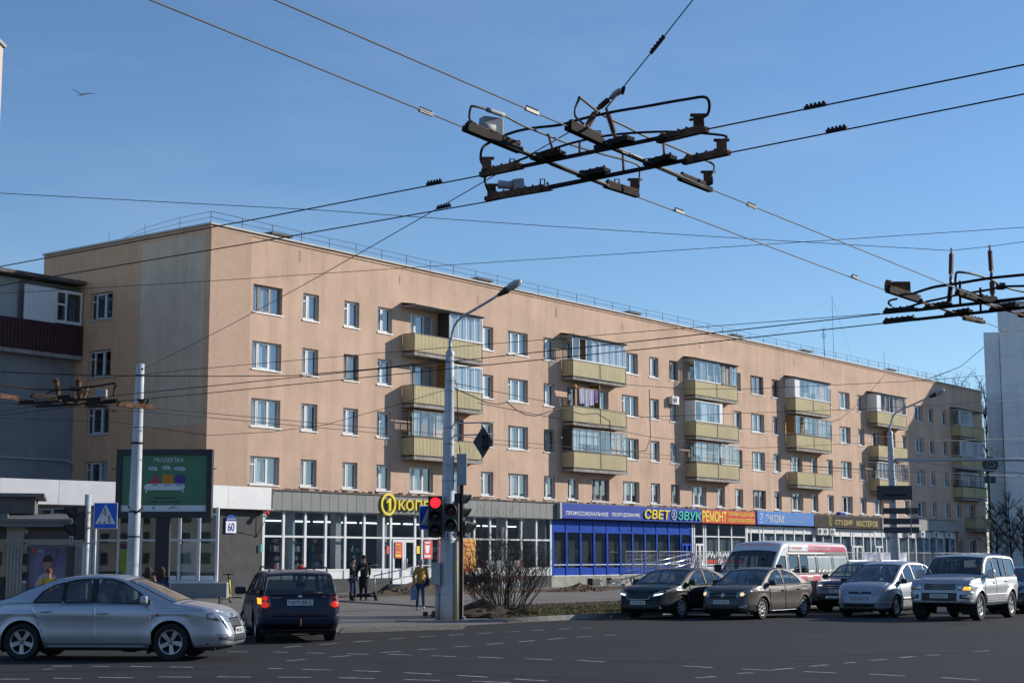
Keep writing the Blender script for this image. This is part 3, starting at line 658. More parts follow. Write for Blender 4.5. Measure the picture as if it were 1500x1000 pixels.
mb.build('curtain', pm('vertical_blind',(.40,.45,.49),.9,var=.35,scale=1.4,stretch=(2,1,.1)), ab, fix=False)
n = 30; vs = []; mb = MB()
for i in range(n*3+1):
    x = s3[3]+(s3[-1]-s3[3])*i/(n*3); y = -.3+.04*math.sin(i*1.7); vs += [(x,y,1.35),(x,y,3.1)]
mb.add(vs,[(2*i,2*i+2,2*i+3,2*i+1) for i in range(n*3)],0,True); mb.build('curtain', M['blind'], ab, fix=False)
mb = MB(); mb.box(s3[3],s3[-1],GY-.012,GY-.007,1.42,1.66); mb.build('window_decal', M['sign_red'], ab)
mb = MB()
for i in range(26):
    x = s3[3]+.15+(s3[-1]-s3[3]-.3)*i/25; z = 1.75+.25*(i*7%5)/5; mb.box(x-.07,x+.07,GY-.012,GY-.007,z,z+.28)
mb.build('window_decal', M['letter_white'], ab)
# doors
def door(u0,u1,fm,zb=.45,zt=2.75):
    c = (u0+u1)/2
    for a,b,s in ((u0,c-.012,-.16),(c+.012,u1,.16)):
        mb = MB()
        for q in ((a,a+.13,zb,zt),(b-.13,b,zb,zt),(a+.13,b-.13,zt-.14,zt),(a+.13,b-.13,zb,zb+.34)): mb.box(q[0],q[1],GY-.11,GY-.05,q[2],q[3])
        d = mb.build('door', M[fm], ab); h = MB()
        h.tube([(c+s,GY-.11,1.2),(c+s,GY-.17,1.25),(c+s,GY-.17,1.75),(c+s,GY-.11,1.8)],.018,6)
        h.build('handle', M['steel'], d)
door(U(573.5),U(606),'upvc'); door(s2[-2]+.1,s2[-1]-.1,'blue_panel'); door(s3[1]+.07,s3[2]-.07,'upvc'); door(s4[1]+.08,s4[2]-.08,'upvc'); door(s5[4]+1.0*0+.0,s5[6]-.3,'upvc'); door(s5[8],s5[9],'upvc')
# fascias
f1 = fu(398.5,730,.8)[0]; f1e = fu(819,745,.8)[0]
mb = MB(); mb.box(f1,f1e,-.8,-.02,ZH,5.0); 
n = 36
for i in range(n):
    a = f1+(f1e-f1)*i/n; b = f1+(f1e-f1)*(i+1)/n; mb.box(a+.012,b-.012,-.825,-.8,ZH+.03,4.98)
mb.build('fascia', M['cladding_grey'], ab)
mb = MB(); mb.box(f1,fu(1400,760,.8)[0],-.88,0,5.005,5.08); mb.build('roof_edge', M['roof_felt'], ab)
mb = MB()                                                  # rubble and moss along the shop roof edge
for i in range(420):
    u = rnd.uniform(f1,fu(1290,760,.8)[0]); s = rnd.uniform(.03,.11); y = rnd.uniform(-.85,-.5); mb.box(u-s,u+s,y-s*.5,y+s*.5,5.08,5.08+s*rnd.uniform(.3,1.1))
o = mb.build('roof_debris', M['dirt'], ab); o['kind'] = 'stuff'
mb = MB(); mb.box(fu(1290.5,760,.8)[0],fu(1404,760,.8)[0],-.9,-.02,4.12,5.0); mb.box(fu(1404,760,.8)[0],fu(1412,760,.8)[0],-.78,-.02,4.08,5.0); mb.build('fascia', M['concrete'], ab)
mb = MB(); mb.box(f1e,fu(1290.5,760,.8)[0],-.72,-.02,ZH,5.0); mb.build('fascia', M['plinth_dark'], ab)
mb = MB(); mb.box(fu(1404,790,.5)[0]-.02,fu(1404,790,.5)[0]+.1,-.5,0,0,4.1); mb.build('side_wall', M['plaster'], ab)

# ---------------------------------------------------------------- shop signs
def sign(label, u0, u1, off, z0, z1, mat, th=.25):
    t = thing('shop_sign', label, 'sign', fpt(u0, off, z0), FROT, 'shop signs over the ground floor')
    mb = MB(); mb.bbox(0,u1-u0,0,th,0,z1-z0,.012); mb.build('board', M[mat], t); return t
UO = lambda px, off, py=755: fu(px, py, off)[0]
t = thing('shop_sign', 'yellow raised letters with a ringed numeral one on the grey shop fascia', 'sign', fpt(UO(559,.95),.86,4.0), FROT, 'shop signs over the ground floor')
mb = MB(); rr = .585; M4 = Matrix.Translation((rr,0,.56)) @ Matrix.Rotation(R(90),4,'X')
mb.lathe([(rr-.13,-.12),(rr-.13,.06),(rr,.06),(rr,-.12),(rr-.13,-.12)],40,0,M4,False); mb.build('ring', M['letter_yellow'], t)
mb = MB(); mb.lathe([(.001,-.06),(rr-.13,-.06)],32,0,M4,False); mb.build('disc', M['cladding_grey'], t, fix=False)
mb = MB(); mb.prism([(rr-.06,.22),(rr+.10,.22),(rr+.10,.88),(rr-.02,.88),(rr-.20,.74),(rr-.20,.60),(rr-.06,.68)],-.14,-.02,lambda a,b,c:(a,c,b)); mb.build('numeral', M['letter_yellow'], t)
text('lettering','КОПЕЕЧКА',5.0,.56,M['letter_yellow'],t,(1.28,-.08,.27),UP,.06,0,.012,1.12)
bs0, bs1 = UO(822.5,1.05), UO(1027.3,1.05)
t = sign('long blue sign with white lettering and big yellow and green letters', bs0, bs1, 1.05, 4.13, 5.04, 'blue_sign')
mb = MB(); mb.box(-.16,0,-.03,.3,-.02,.93)
mb.build('end_trim', M['coping'], t)
text('lettering','ПРОФЕССИОНАЛЬНОЕ',4.5,.27,M['letter_white'],t,(.45,-.008,.19),UP,.01,0,.01,1.05)
text('lettering','ОБОРУДОВАНИЕ',3.2,.27,M['letter_white'],t,(5.35,-.008,.19),UP,.01,0,.01,1.05)
text('lettering','СВЕТ',3.05,.60,M['letter_yellow'],t,(UO(944,1.1)-bs0,-.05,.15),UP,.045,.12,.015)
text('lettering','ЗВУК',3.0,.58,M['letter_cyan'],t,(UO(993,1.1)-bs0,-.05,.15),UP,.045,.12,.015)
mb = MB(); c = UO(987.5,1.1)-bs0; M4 = Matrix.Translation((c,-.03,.46)) @ Matrix.Rotation(R(90),4,'X'); mb.lathe([(.28,-.02),(.28,.03),(.34,.03),(.34,-.02)],24,0,M4); mb.beam((c-.16,-.03,.3),(c+.16,-.03,.62),.05,.05); mb.beam((c+.16,-.03,.3),(c-.16,-.03,.62),.05,.05); mb.tube([(c,-.03,.2),(c,-.03,.72)],.03,6)
mb.build('emblem', M['letter_pale'], t)
for x in (2.35,6.9): mb = MB(); mb.box(x-.008,x+.008,-.004,0,.02,.9); mb.build('panel_joint', M['plinth_dark'], t)
a, b = UO(1028,1.0), UO(1106.5,1.0)
t = sign('red repair shop sign with fat yellow letters', a, b, 1.0, 4.13, 5.03, 'sign_red')
text('lettering','РЕМОНТ',UO(1064.5,1)-a-.08,.74,M['letter_yellow'],t,(.06,-.006,.1),UP,.006,0,.02,.95)
text('lettering','·ОБУВИ·ОДЕЖДЫ',b-UO(1066.5,1)-.12,.30,M['letter_yellow'],t,(UO(1066,1)-a,-.006,.52),UP,.006,0,.012)
text('lettering','·КОЖГАЛАНТЕРЕИ',b-UO(1066.5,1)-.1,.30,M['letter_yellow'],t,(UO(1066,1)-a,-.006,.10),UP,.006,0,.012)
a, b = UO(1109.5,1.0), UO(1192,1.0)
t = sign('light blue shop sign with large pale letters', a, b, 1.0, 4.16, 5.12, 'sign_skyblue')
text('lettering','ЭКОМ',2.75,.58,M['letter_grey'],t,(1.18,-.006,.16),UP,.006,0,.012)
mb = MB(); x = 4.15; mb.box(x,x+.04,-.006,0,.1,.82); mb.add([(.35,-.006,.3),(.85,-.006,.82),(.8,-.006,.62),(.55,-.006,.36)],[(0,1,2,3)]); mb.add([(.3,-.006,.55),(.5,-.006,.82),(.85,-.006,.82),(.42,-.006,.66)],[(0,1,2,3)]); mb.box(.32,.85,-.006,0,.12,.19); mb.build('emblem', M['letter_pale'], t)
text('lettering','КУХНИ · ШКАФЫ · СТОЛЕШНИЦЫ',3.6,.2,M['letter_pale'],t,(4.4,-.006,.50),UP,.004)
text('lettering','ИЗГОТОВЛЕНИЕ МЕБЕЛИ',2.9,.17,M['letter_pale'],t,(4.4,-.006,.2),UP,.004)
a, b = UO(1192.6,.95), UO(1290,.95)
t = sign('black shop sign with golden serif letters', a, b, .95, 4.10, 5.03, 'sign_black')
text('lettering','СТУДИЯ',UO(1249,1)-UO(1224,1),.46,M['letter_gold'],t,(UO(1224,1)-a,-.006,.17),UP,.006,0,.012)
text('lettering','МАСТЕРОВ',UO(1286,1)-UO(1255,1),.46,M['letter_gold'],t,(UO(1255,1)-a,-.006,.17),UP,.006,0,.012)
mb = MB(); c = UO(1216.5,1)-a; M4 = Matrix.Translation((c,-.01,.48)) @ Matrix.Scale(.8,4,(1,0,0)) @ Matrix.Rotation(R(90),4,'X'); mb.lathe([(.33,-.01),(.33,.01),(.37,.01),(.37,-.01)],24,0,M4)
mb.beam((c-.13,-.008,.2),(c,-.008,.78),.05,.01,0,(0,1,0)); mb.beam((c+.13,-.008,.2),(c,-.008,.78),.05,.01,0,(0,1,0)); mb.beam((c-.1,-.008,.4),(c+.12,-.008,.5),.05,.01,0,(0,1,0)); mb.build('emblem', M['letter_gold'], t)
t = thing('awning_roll', 'small blue rolled cover lying on the shop roof edge above the black sign', 'awning', fpt(UO(1228,.5,752),.5,5.083), FROT)
mb = MB(); mb.bbox(0,.9,-.2,.2,0,.28,.05); mb.tube([(.9,0,.1),(1.5,.05,.08)],.06,6); mb.build('cover', M['blue_panel'], t)

# air conditioners under the fascias and on the wall
def ac(label, u, off, z, w=.8, grp='air conditioners under the shop fascia'):
    t = thing('air_conditioner', label, 'air conditioner', fpt(u,off,z), FROT, grp)
    mb = MB(); mb.bbox(0,w,-.3,0,0,.55,.015); mb.build('casing', M['upvc'], t)
    mb = MB(); M4 = Matrix.Translation((w*.38,-.302,.28)) @ Matrix.Rotation(R(90),4,'X')
    for r in (.23,.17,.11,.05): mb.lathe([(r,-.004),(r,.012),(r-.018,.012),(r-.018,-.004)],18,0,M4)
    mb.build('fan_grille', M['dark_frame'], t)
    mb = MB(); mb.box(.08,.12,-.32,.12,-.05,-.001); mb.box(w-.12,w-.08,-.32,.12,-.05,-.001); mb.build('bracket', M['dark_frame'], t); return t
ac('single white air conditioner hung on the peach wall beside a top floor window', fu(979,565)[0]-.05, .05, 12.05, .85, None)
for i,px in enumerate((1193.5,1201.5,1212,1301,1326,1345,1365,1384)):
    ac(['white air conditioner under the left end of the black sign','middle air conditioner under the black sign','right air conditioner of three under the black sign','first air conditioner under the grey fascia, just left of the far pole','air conditioner under the grey fascia just right of the far pole','third air conditioner along the grey fascia','fourth air conditioner along the grey fascia','last air conditioner at the right end of the grey fascia'][i], UO(px,.6,775), .56, 3.52, .85)

# ---------------------------------------------------------------- posters, flag, house number
def poster(name, label, u0, u1, z0, z1, off, paint):
    t = thing(name, label, 'poster', fpt(u0,off,z0), FROT); mb = MB(); mb.box(0,u1-u0,-.012,0,0,z1-z0); mb.build('sheet', M[paint], t); return t
pm('poster_orange', (.80,.30,.06), .6, var=.3, scale=.6, c2=(.85,.50,.05))
pm('poster_red', (.66,.05,.04), .6, var=.1)
t = poster('poster', 'big orange and yellow job banner taped over the shop window', U(667.5), U(695), 1.0, 2.84, .58, 'poster_orange')
W = U(695)-U(667.5)
for i,(s,z,h,w_) in enumerate((('ТРЕБУЮТСЯ',1.58,.12,.78),('НА РАБОТУ',1.33,.17,.8),('В ЭТОТ МАГАЗИН',1.14,.08,.72))): text('lettering',s,W*w_,h,M['poster_red'],t,(W*.17,-.016,z),UP,.003)
for i in range(6): mb = MB(); mb.box(W*.4,W*(.62+.05*(i%3)),-.016,-.012,.92-.1*i,.96-.1*i); mb.build('print_line', M['poster_red'], t)
mb = MB(); mb.box(W*.2,W*.8,-.016,-.012,.06,.2); mb.build('print_line', M['poster_red'], t)
mb = MB(); mb.prism([(W*.02,.3),(W*.2,.3),(W*.3,.62),(W*.26,.95),(W*.16,1.08),(W*.02,1.0)],-.02,-.013,lambda a,b,c:(a,c,b)); mb.build('figure', M['poster_red'], t)
t = poster('poster', 'narrow red banner edge beside the orange job banner', U(641.5), U(645), .95, 2.84, .58, 'poster_red')
t = poster('poster', 'red poster with a white cup in the window right of the shop door', U(619), U(631.5), 1.75, 2.72, .58, 'poster_red')
mb = MB(); mb.box(.1,.52,-.016,-.012,.82,.9); mb.prism([(.16,.3),(.42,.3),(.48,.72),(.10,.72)],-.018,-.012,lambda a,b,c:(a,c,b)); mb.box(.05,.55,-.016,-.012,.08,.2); mb.build('picture', M['letter_white'], t)
t = poster('poster', 'red opening hours poster on the left door leaf', U(575.5), U(586.5), 1.78, 2.62, .64, 'poster_red')
text('lettering','9 - 22',.4,.16,M['letter_yellow'],t,(.06,-.016,.46),UP,.003); 
for q in ((.08,.44,.7,.74),(.08,.44,.30,.34),(.05,.47,.08,.2)): mb = MB(); mb.box(q[0],q[1],-.016,-.012,q[2],q[3]); mb.build('print_line', M['letter_yellow'], t)
t = poster('poster', 'yellow notice in the strip of glass right of the doors', U(608.5), U(613), 2.02, 2.42, .58, 'letter_yellow')
t = poster('poster', 'small red notice in the strip of glass left of the doors', U(564.5), U(568.5), 2.0, 2.4, .58, 'poster_red')
t = poster('poster', 'small green plate on the dark wall near the corner', U(378.5), U(381.5), 2.1, 2.45, .66, 'letter_cyan')
# dark corner wall and its things
dw0 = fu(321,800,.55)[0]; dw1 = U(384)
mb = MB(); mb.box(dw0,dw1-.08,-.55,-.05,0,4.06); mb.build('corner_wall', M['plinth_dark'], ab)
t = thing('house_number_sign', 'blue and white house number sign 60 on the dark corner wall', 'sign', fpt(fu(330,780,.6)[0],.6,2.95), FROT)
mb = MB(); mb.bbox(0,.66,-.03,0,0,.55,.01); mb.build('plate', M['letter_white'], t)
mb = MB(); mb.bbox(0,.66,-.034,0,.56,.76,.008); mb.prism([(.1,.76),(.56,.76),(.48,.83),(.33,.9),(.18,.83)],-.03,0,lambda a,b,c:(a,c,b)); mb.box(-.012,.672,-.028,-.004,-.012,0); mb.box(-.014,0,-.028,-.004,0,.56); mb.box(.66,.674,-.028,-.004,0,.56); mb.build('header', M['blue_sign'], t)
text('lettering','60',.40,.40,M['blue_sign'],t,(.13,-.036,.08),UP,.004,0,.01); text('lettering','М.БОГДАНОВИЧА',.54,.075,M['letter_white'],t,(.06,-.038,.61),UP,.003)
t = thing('flag', 'small red and green flag on an angled staff at the dark wall', 'flag', fpt(fu(377,783,.6)[0],.58,2.85), FROT)
mb = MB(); mb.tube([(0,0,0),(.55,-.35,1.25)],.018,6); mb.tube([(-1.35,.0,.18),(-.1,0,0)],.012,5); mb.ball((0,-.01,0),.06); mb.build('staff', M['dark_frame'], t)
mb = MB(); vs = []
for i in range(9):
    for j in range(4): 
        q = Vector((.52,-.33,1.2)) + Vector((-.42,-.02,-.55))*(i/8)*.75 + Vector((-.18,-.05,.10))*(j/3)*1.2 + Vector((0,.05*math.sin(i*1.3+j),.03*math.sin(i+j*2))); vs.append(q)
mb.add(vs,[(i*4+j,i*4+j+1,(i+1)*4+j+1,(i+1)*4+j) for i in range(8) for j in range(3)],0,True)
for k,f in enumerate(mb.f): mb.m[k] = 1 if k//3 > 5 else 0
mb.build('cloth', [M['poster_red'], M['letter_cyan']], t, fix=False)

# entrance steps, ramp rails
t = thing('entrance_steps', 'concrete entrance steps and landing before the shop doors', 'steps', fpt(U(568),.5,0), FROT)
W = U(625)-U(568); mb = MB(); mb.box(0,W,-1.6,.0,0,.45); mb.box(.3,W,-1.95,-1.6,0,.30); mb.box(.3,W,-2.3,-1.95,0,.15); mb.build('step', M['concrete'], t)
t = thing('handrail', 'grey tubular steel handrails flanking the entrance ramp and steps', 'handrail', fpt(U(540),1.9,0), FROT)
mb = MB(); a = U(590)-U(540)
for dz in (.55,.95):
    mb.tube([(-1.8,-.6,dz-.05),(a-.9,-.6,dz+.45),(a+.3,-.6,dz+.45),(a+2.0,-.9,dz-.1)],.028,7); 
for x,z in ((-1.7,.9),(0.3,1.15),(1.5,1.3),(a-.2,1.4),(a+.5,1.35),(a+1.95,.9)): mb.tube([(x,-.6 if x<a+.4 else -.88,0),(x,-.6 if x<a+.4 else -.88,z)],.026,7)
mb.build('rail', M['galvanised'], t)
t = thing('ramp_rail', 'pair of shiny steel ramp rails in front of the blue shop', 'handrail', fpt(U(938)-1,2.4,.15), FROT)
mb = MB()
for z in (.75,1.05): 
    mb.tube([(0,0,z),(5.6,0,z+.75)],.035,8)
    mb.tube([(0,1.0,z+.2),(5.6,1.0,z+.85)],.035,8)
for x in (.3,2.2,4.0,5.5): mb.tube([(x,0,0),(x,0,1.05+.13*x)],.03,7)
mb.build('rail', pm('bright_steel',(.75,.75,.74),.25,metal=.9,var=.1), t)
# merchandise racks behind the first shop's glass
gm = [pm('goods_'+n,c,.6,var=.3,scale=6) for n,c in (('white',(.6,.6,.6)),('teal',(.08,.32,.32)),('red',(.35,.04,.03)),('brown',(.2,.1,.05)),('blue',(.05,.1,.3)))]
for i in range(len(s1)-1):
    if i in (6,7,8): continue
    a, b = s1[i]+.2, s1[i+1]-.15; wv = b-a
    if wv < .5: continue
    t = thing('display_shelf', 'display shelf of packaged goods inside shop window pane %s from the left' % ['one','two','three','four','five','six','','','','seven','eight','nine','ten','eleven','twelve','thirteen','fourteen','fifteen'][i], 'shelf', fpt(a,-.62,.36), FROT, 'display shelves inside the grocery window')
    mb = MB(); mb.box(0,.03,0,.35,0,2.4); mb.box(wv-.03,wv,0,.35,0,2.4); mb.box(.03,wv-.03,.32,.35,0,2.4)
    for k in range(6): mb.box(.03,wv-.03,0,.32,.05+k*.42,.08+k*.42)
    mb.build('rack', M['dark_frame'], t); mb = MB(); r = random.Random(i)
    for k in range(5):
        x = .05
        while x < wv-.12:
            w_ = r.uniform(.07,.2); h = r.uniform(.15,.33)
            if r.random() < .85: mb.box(x,min(x+w_,wv-.04),.02,.2,.08+k*.42,.08+k*.42+h,r.choice([0,0,1,1,2,3,4]))
            x += w_+.015
    o = mb.build('goods', gm, t); o['kind'] = 'stuff'

# ---------------------------------------------------------------- glazed pavilion on the left
pv = thing('shop_pavilion', 'low glazed corner shop with a broad white fascia left of the long building', 'building', (0,0,0))
ZT = 5.12
P = [fpt(3.33,1.0,0), fpt(-2.2,1.0,0)]; a = at_z(170,705.5,ZT); b = at_z(0,699.5,ZT); P += [Vector((a.x,a.y,0)), Vector((b.x,b.y,0))]; P.append(P[3]+(P[3]-P[2])*.8)
mb = MB(); gp = MB()
brk = []
for i in range(4):
    p, q = P[i], P[i+1]; n = 1 if i else 2
    if i == 2: n = 2
    for k in range(n):
        c0, c1 = p.lerp(q,k/n), p.lerp(q,(k+1)/n); t_ = (c1-c0).normalized()
        c0 = c0 + t_*.01; c1 = c1 - t_*.01
        nn_ = Vector((-t_.y,t_.x,0)); nn_ = nn_ if nn_.dot(Vector((0,1,0))) > 0 else -nn_
        mb.prism([(c0.x,c0.y),(c1.x,c1.y),(c1.x+nn_.x*.2,c1.y+nn_.y*.2),(c0.x+nn_.x*.2,c0.y+nn_.y*.2)],4.07,ZT,lambda x,y,z:(x,y,z))
mb.build('fascia', M['fascia_white'], pv)
mb = MB(); inn = [p+Vector((.1,.25,0)) for p in P]
back = [inn[-1]+Vector((0,5,0)), FO-FN*3+FD*.2]
poly = [(p.x,p.y) for p in inn+back]; mb.prism(poly,4.85,5.0,lambda x,y,z:(x,y,z)); mb.build('roof', M['roof_felt'], pv)
mb = MB(); mb.prism(poly,4.05,4.12,lambda x,y,z:(x,y,z)); mb.build('soffit', M['concrete'], pv)
# glazing line
g0 = Vector((gx(321,72.6),72.6,0)); g1 = Vector((gx(128,73.4),73.4,0)); g2 = g1+(g1-g0)*1.2
Lg = (g0-g1).length; tg = (g0-g1).normalized(); ang = math.atan2(tg.y,tg.x)
gl = bpy.data.objects.new('glazing', None)
mb = MB(); zs, zm, zh = .73, 2.6, 3.75
px_ = [128,138.5,170.5,205,232,263.5,293,320.5]
xs = [(gx(p,73)-g1.x) for p in px_]
xs2 = [-6+1.05*i for i in range(6)]+xs
for x in xs2: mb.box(x-.06,x+.06,-.06,.06,zs,4.07)
for z in (zs,zm,zh): 
    for i in range(len(xs2)-1): mb.box(xs2[i]+.06,xs2[i+1]-.06,-.05,.05,z-.05,z+.05)
fr = mb.build('storefront_frame', M['upvc'], pv, loc=g1, rz=ang)
mb = MB(); mb.box(-6,xs[-1],-.006,.006,zs,4.07); mb.build('pane', M['shop_glass'], fr)
mb = MB(); mb.box(-6,xs[-1]+.6,-.35,.12,-.1,.66); mb.build('plinth', pm('plinth_grey',(.30,.30,.30),.8,var=.08), pv, loc=g1, rz=ang)
mb = MB(); mb.box(-6.2,xs[-1]+.62,-.38,.1,.66,.70); mb.build('ledge', M['upvc'], pv, loc=g1, rz=ang)
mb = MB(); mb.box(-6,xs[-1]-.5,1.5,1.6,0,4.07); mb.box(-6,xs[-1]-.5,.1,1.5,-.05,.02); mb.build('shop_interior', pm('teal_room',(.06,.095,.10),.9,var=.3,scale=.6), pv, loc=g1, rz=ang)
mb = MB(); vs = []
for i in range(40): vs += [(xs[5]+.1+(xs[6]-xs[5]-.2)*i/39,.2+.03*math.sin(i*1.8),zs+.1),(xs[5]+.1+(xs[6]-xs[5]-.2)*i/39,.2+.03*math.sin(i*1.8),zm)]
mb.add(vs,[(2*i,2*i+2,2*i+3,2*i+1) for i in range(39)],0,True); mb.build('curtain', M['lace'], pv, loc=g1, rz=ang, fix=False)
mb = MB(); 
for i in (4,5,6): mb.box(xs[i]+.12,xs[i+1]-.12,-.012,-.007,.80,1.0)
mb.build('window_decal', M['letter_white'], pv, loc=g1, rz=ang)
t = thing('poster', 'green and purple sale poster in the pavilion window behind the steel pole', 'poster', g1+tg*(xs[2]+.1)+Vector((0,-.03,.95)), ang)
mb = MB(); mb.box(0,.9,-.01,0,0,1.25); mb.build('sheet', pm('lime',(.28,.42,.03),.6,var=.15), t); mb = MB(); mb.box(0,.9,-.014,-.01,1.25,1.48); mb.build('header', pm('plum',(.18,.03,.10),.6), t); text('lettering','-20%',.6,.2,M['poster_red'],t,(.15,-.014,.55),UP,.003)
# ---------------------------------------------------------------- poles, lamps, lights, road signs
def street_lamp(label, px, py_base, Y, h, lean, r0, r1, lamp, arm_w=0):
    b = at_y(px, py_base, Y); b.z = 0; t = thing('street_lamp', label, 'street lamp', b, 0, None)
    mb = MB(); L_ = Vector((lean,0,h))
    mb.tube([L_*(i/10) for i in range(11)], [r0+(r1-r0)*i/10 for i in range(11)], 20)
    mb.build('pole', M['pole_paint'], t)
    mb = MB()
    for k in (.1,.3,.36,.52,.58,.66,.72,.86,.9): 
        c = L_*k; rr = r0+(r1-r0)*k; mb.lathe([(rr+.012,-.03),(rr+.018,0),(rr+.012,.03)],18,0,Matrix.Translation(c))
    mb.build('clamp_band', M['galvanised'], t)
    # curved arm to the lamp head; lamp = (dx, dz) of the head from the pole top
    dx, dz = lamp; pts = []
    mb = MB(); mb.lathe([(r1+.01,-.04),(r1+.01,.05),(.06,.14)],16,0,Matrix.Translation(L_)); mb.tube([L_+Vector((0,0,.05)), L_+Vector((0,0,.4))],.05,10)
    mb.build('pole_cap', M['galvanised'], t)
    AP = [(0,.05),(.015,.3),(.05,.55),(.11,.77),(.21,.95),(.38,1.1),(.64,1.24),(.92,1.41),(1.2,1.58),(1.36,1.68)]
    for a,b in AP: pts.append(L_+Vector((a*dx/1.6,0,b*dz/1.8)))
    mb = MB(); mb.tube(pts, .038, 10); mb.build('arm', M['galvanised'], t)
    d = (pts[-1]-pts[-2]).normalized(); rot = Vector((1,0,0)).rotation_difference(d).to_matrix().to_4x4()
    T = Matrix.Translation(pts[-1]) @ rot
    prof = [(0,.05),(.12,.075),(.25,.10),(.30,.12)]
    mb = MB(); mb.lathe([(.03,-.02)]+[(r,x) for x,r in prof]+[(.06,.31)], 16, 0, T @ Matrix.Rotation(R(90),4,'Y')); h_ = mb.build('lamp_head', M['black_plastic'], t)
    mb = MB(); Z = T @ Matrix.Translation((.52,0,.0)) @ Matrix.Diagonal((.30,.15,.13,1)); n = 10
    mb.lathe([(math.sin(math.pi*.5*i/n), math.cos(math.pi*.5*i/n)) for i in range(n+1)][::-1], 18, 0, Z); mb.build('lamp_housing', M['alu_box'], t)
    mb = MB(); Z = T @ Matrix.Translation((.53,0,-.005)) @ Matrix.Diagonal((.27,.135,-.10,1))
    mb.lathe([(math.sin(math.pi*.5*i/n), math.cos(math.pi*.5*i/n)) for i in range(n+1)][::-1], 18, 0, Z); mb.build('lamp_shade', pm('lamp_lens',(.42,.42,.34),.2,var=.1), t)
    return t
YC = 45.0
lampc = street_lamp('grey tapered street lamp pole with a curved arm carrying the red traffic light', 654, 900, YC, 7.5, .07, .235, .115, (1.62,1.82))
bx = lampc.location
mb = MB(); mb.tube([(.27,-.1,0),(.27,-.08,2.2)],.06,8); mb.build('conduit', pm('yellow_pipe',(.36,.27,.10),.7,var=.5,scale=4,c2=(.34,.34,.33)), lampc)
mb = MB(); mb.tube([(-.26,-.12,0),(-.26,-.12,1.0)],.05,8); mb.bbox(-.42,-.17,-.28,-.08,1.0,1.62,.01); mb.build('junction_box', M['alu_box'], lampc)
mb = MB(); mb.tube([(.40,.1,0),(.42,.1,4.3)],.05,8); mb.tube([(.42,.1,4.3),(.30,0,5.2),(.28,0,6.6),(.15,-.05,6.9)],.012,5); mb.build('cable', M['iron'], lampc)
mb = MB(); mb.bbox(.28,.56,-.12,.10,3.78,4.66,.015); mb.build('control_box', M['alu_box'], lampc)
mb = MB()
for z in (5.18,5.52): mb.tube([(0,-.0,z),(1.35,-.1,z+.03)],.022,6)
mb.build('sign_bracket', M['galvanised'], lampc)
t = thing('thin_post', 'slim grey metal post close behind the big lamp pole', 'post', (gx(673.5,45.8,880),45.8,0))
mb = MB(); mb.bbox(-.095,.095,-.07,.07,0,4.1,.03); mb.build('shaft', pm('post_grey',(.40,.39,.36),.7,var=.2,scale=3,stretch=(1,1,.3)), t)
mb = MB(); mb.bbox(-.16,.16,-.12,.12,0,.1,.02); mb.build('base', M['concrete'], t)
# priority-road diamond seen from behind
c = at_y(707.5,647,44.85)
t = thing('road_sign', 'dark diamond road sign seen from behind beside the lamp pole', 'sign', c)
mb = MB(); q = .46; mb.prism([(0,-q),(q*.62,0),(0,q),(-q*.62,0)],-.012,.012,lambda a,b,z:(a,z,b)); mb.build('plate', pm('sign_back',(.065,.07,.08),.6,metal=.2,var=.15), t)
mb = MB(); mb.box(-.03,.12,-.05,-.012,-.17,-.14); mb.box(-.03,.12,-.05,-.012,.14,.17); mb.box(.0,.03,-.06,-.012,-.22,.22); mb.box(.1,.13,-.06,-.012,-.22,.22); mb.build('bracket', M['iron'], t)

pm('signal_black', (.022,.023,.022), .6, var=.25, scale=4); pm('signal_grey', (.055,.06,.06), .6, var=.2, scale=4); pm('visor_beige', (.17,.165,.14), .7, var=.2); pm('lens_dark', (.02,.02,.018), .25, var=.2); pm('lens_red', (.10,.012,.012), .25, var=.2)
def signal(label, c, rz, n=3, size=.30, lit=None, visor='signal_black', body='signal_black', name='traffic_light', first=None):
    t = thing(name, label, 'traffic light', c, rz, None); s = size
    mb = MB(); mb.bbox(-s*.58,s*.58,-.02,.24,-n*s*1.12/2,n*s*1.12/2,.02); mb.build('housing', M[body], t)
    for i in range(n):
        z = (n-1)/2*s*1.12 - i*s*1.12; r = s*.42; A = Matrix.Translation((0,-.025,z)) @ Matrix.Rotation(R(90),4,'X')
        mb = MB(); mb.lathe([(.001,.035),(r*.6,.028),(r,.0)],20,0,A); mb.build('lens', M['red_light'] if lit == i else M['lens_red'] if first == i else M['lens_dark'], t)
        mb = MB(); vs = []; k = 14
        for j in range(k+1):
            a = R(-35)+R(250)*j/k; ca, sa = math.cos(a), math.sin(a); dep = .26*(.35+.65*max(0,min(1,(sa+.6)/1.4)))
            for rr in (r*1.06,r*1.12): vs += [(rr*ca,-.02,z+rr*sa),(rr*ca,-.02-dep,z+rr*sa)]
        fs = []
        for j in range(k):
            b = j*4; fs += [(b,b+4,b+5,b+1),(b+2,b+3,b+7,b+6),(b+1,b+5,b+7,b+3)]
        mb.add(vs,fs,0,True); mb.build('visor', M[visor], t, fix=False)
    return t
signal('traffic light showing red, left side of the big lamp pole', at_y(637.5,756,44.6), R(0), 3, .34, 0)
signal('pedestrian signal with a dark red lens on the front of the lamp pole', at_y(661,757.5,44.55), R(-4), 2, .35, None, 'signal_grey', 'signal_grey', first=0)
signal('traffic light turned right with beige visors, behind the pedestrian signal', at_y(676,742,45.25), R(68), 2, .34, None, 'visor_beige', 'signal_grey')
signal('lower small signal turned right beside the thin post', at_y(684,774,45.3), R(74), 1, .38, None, 'visor_beige', 'signal_grey')
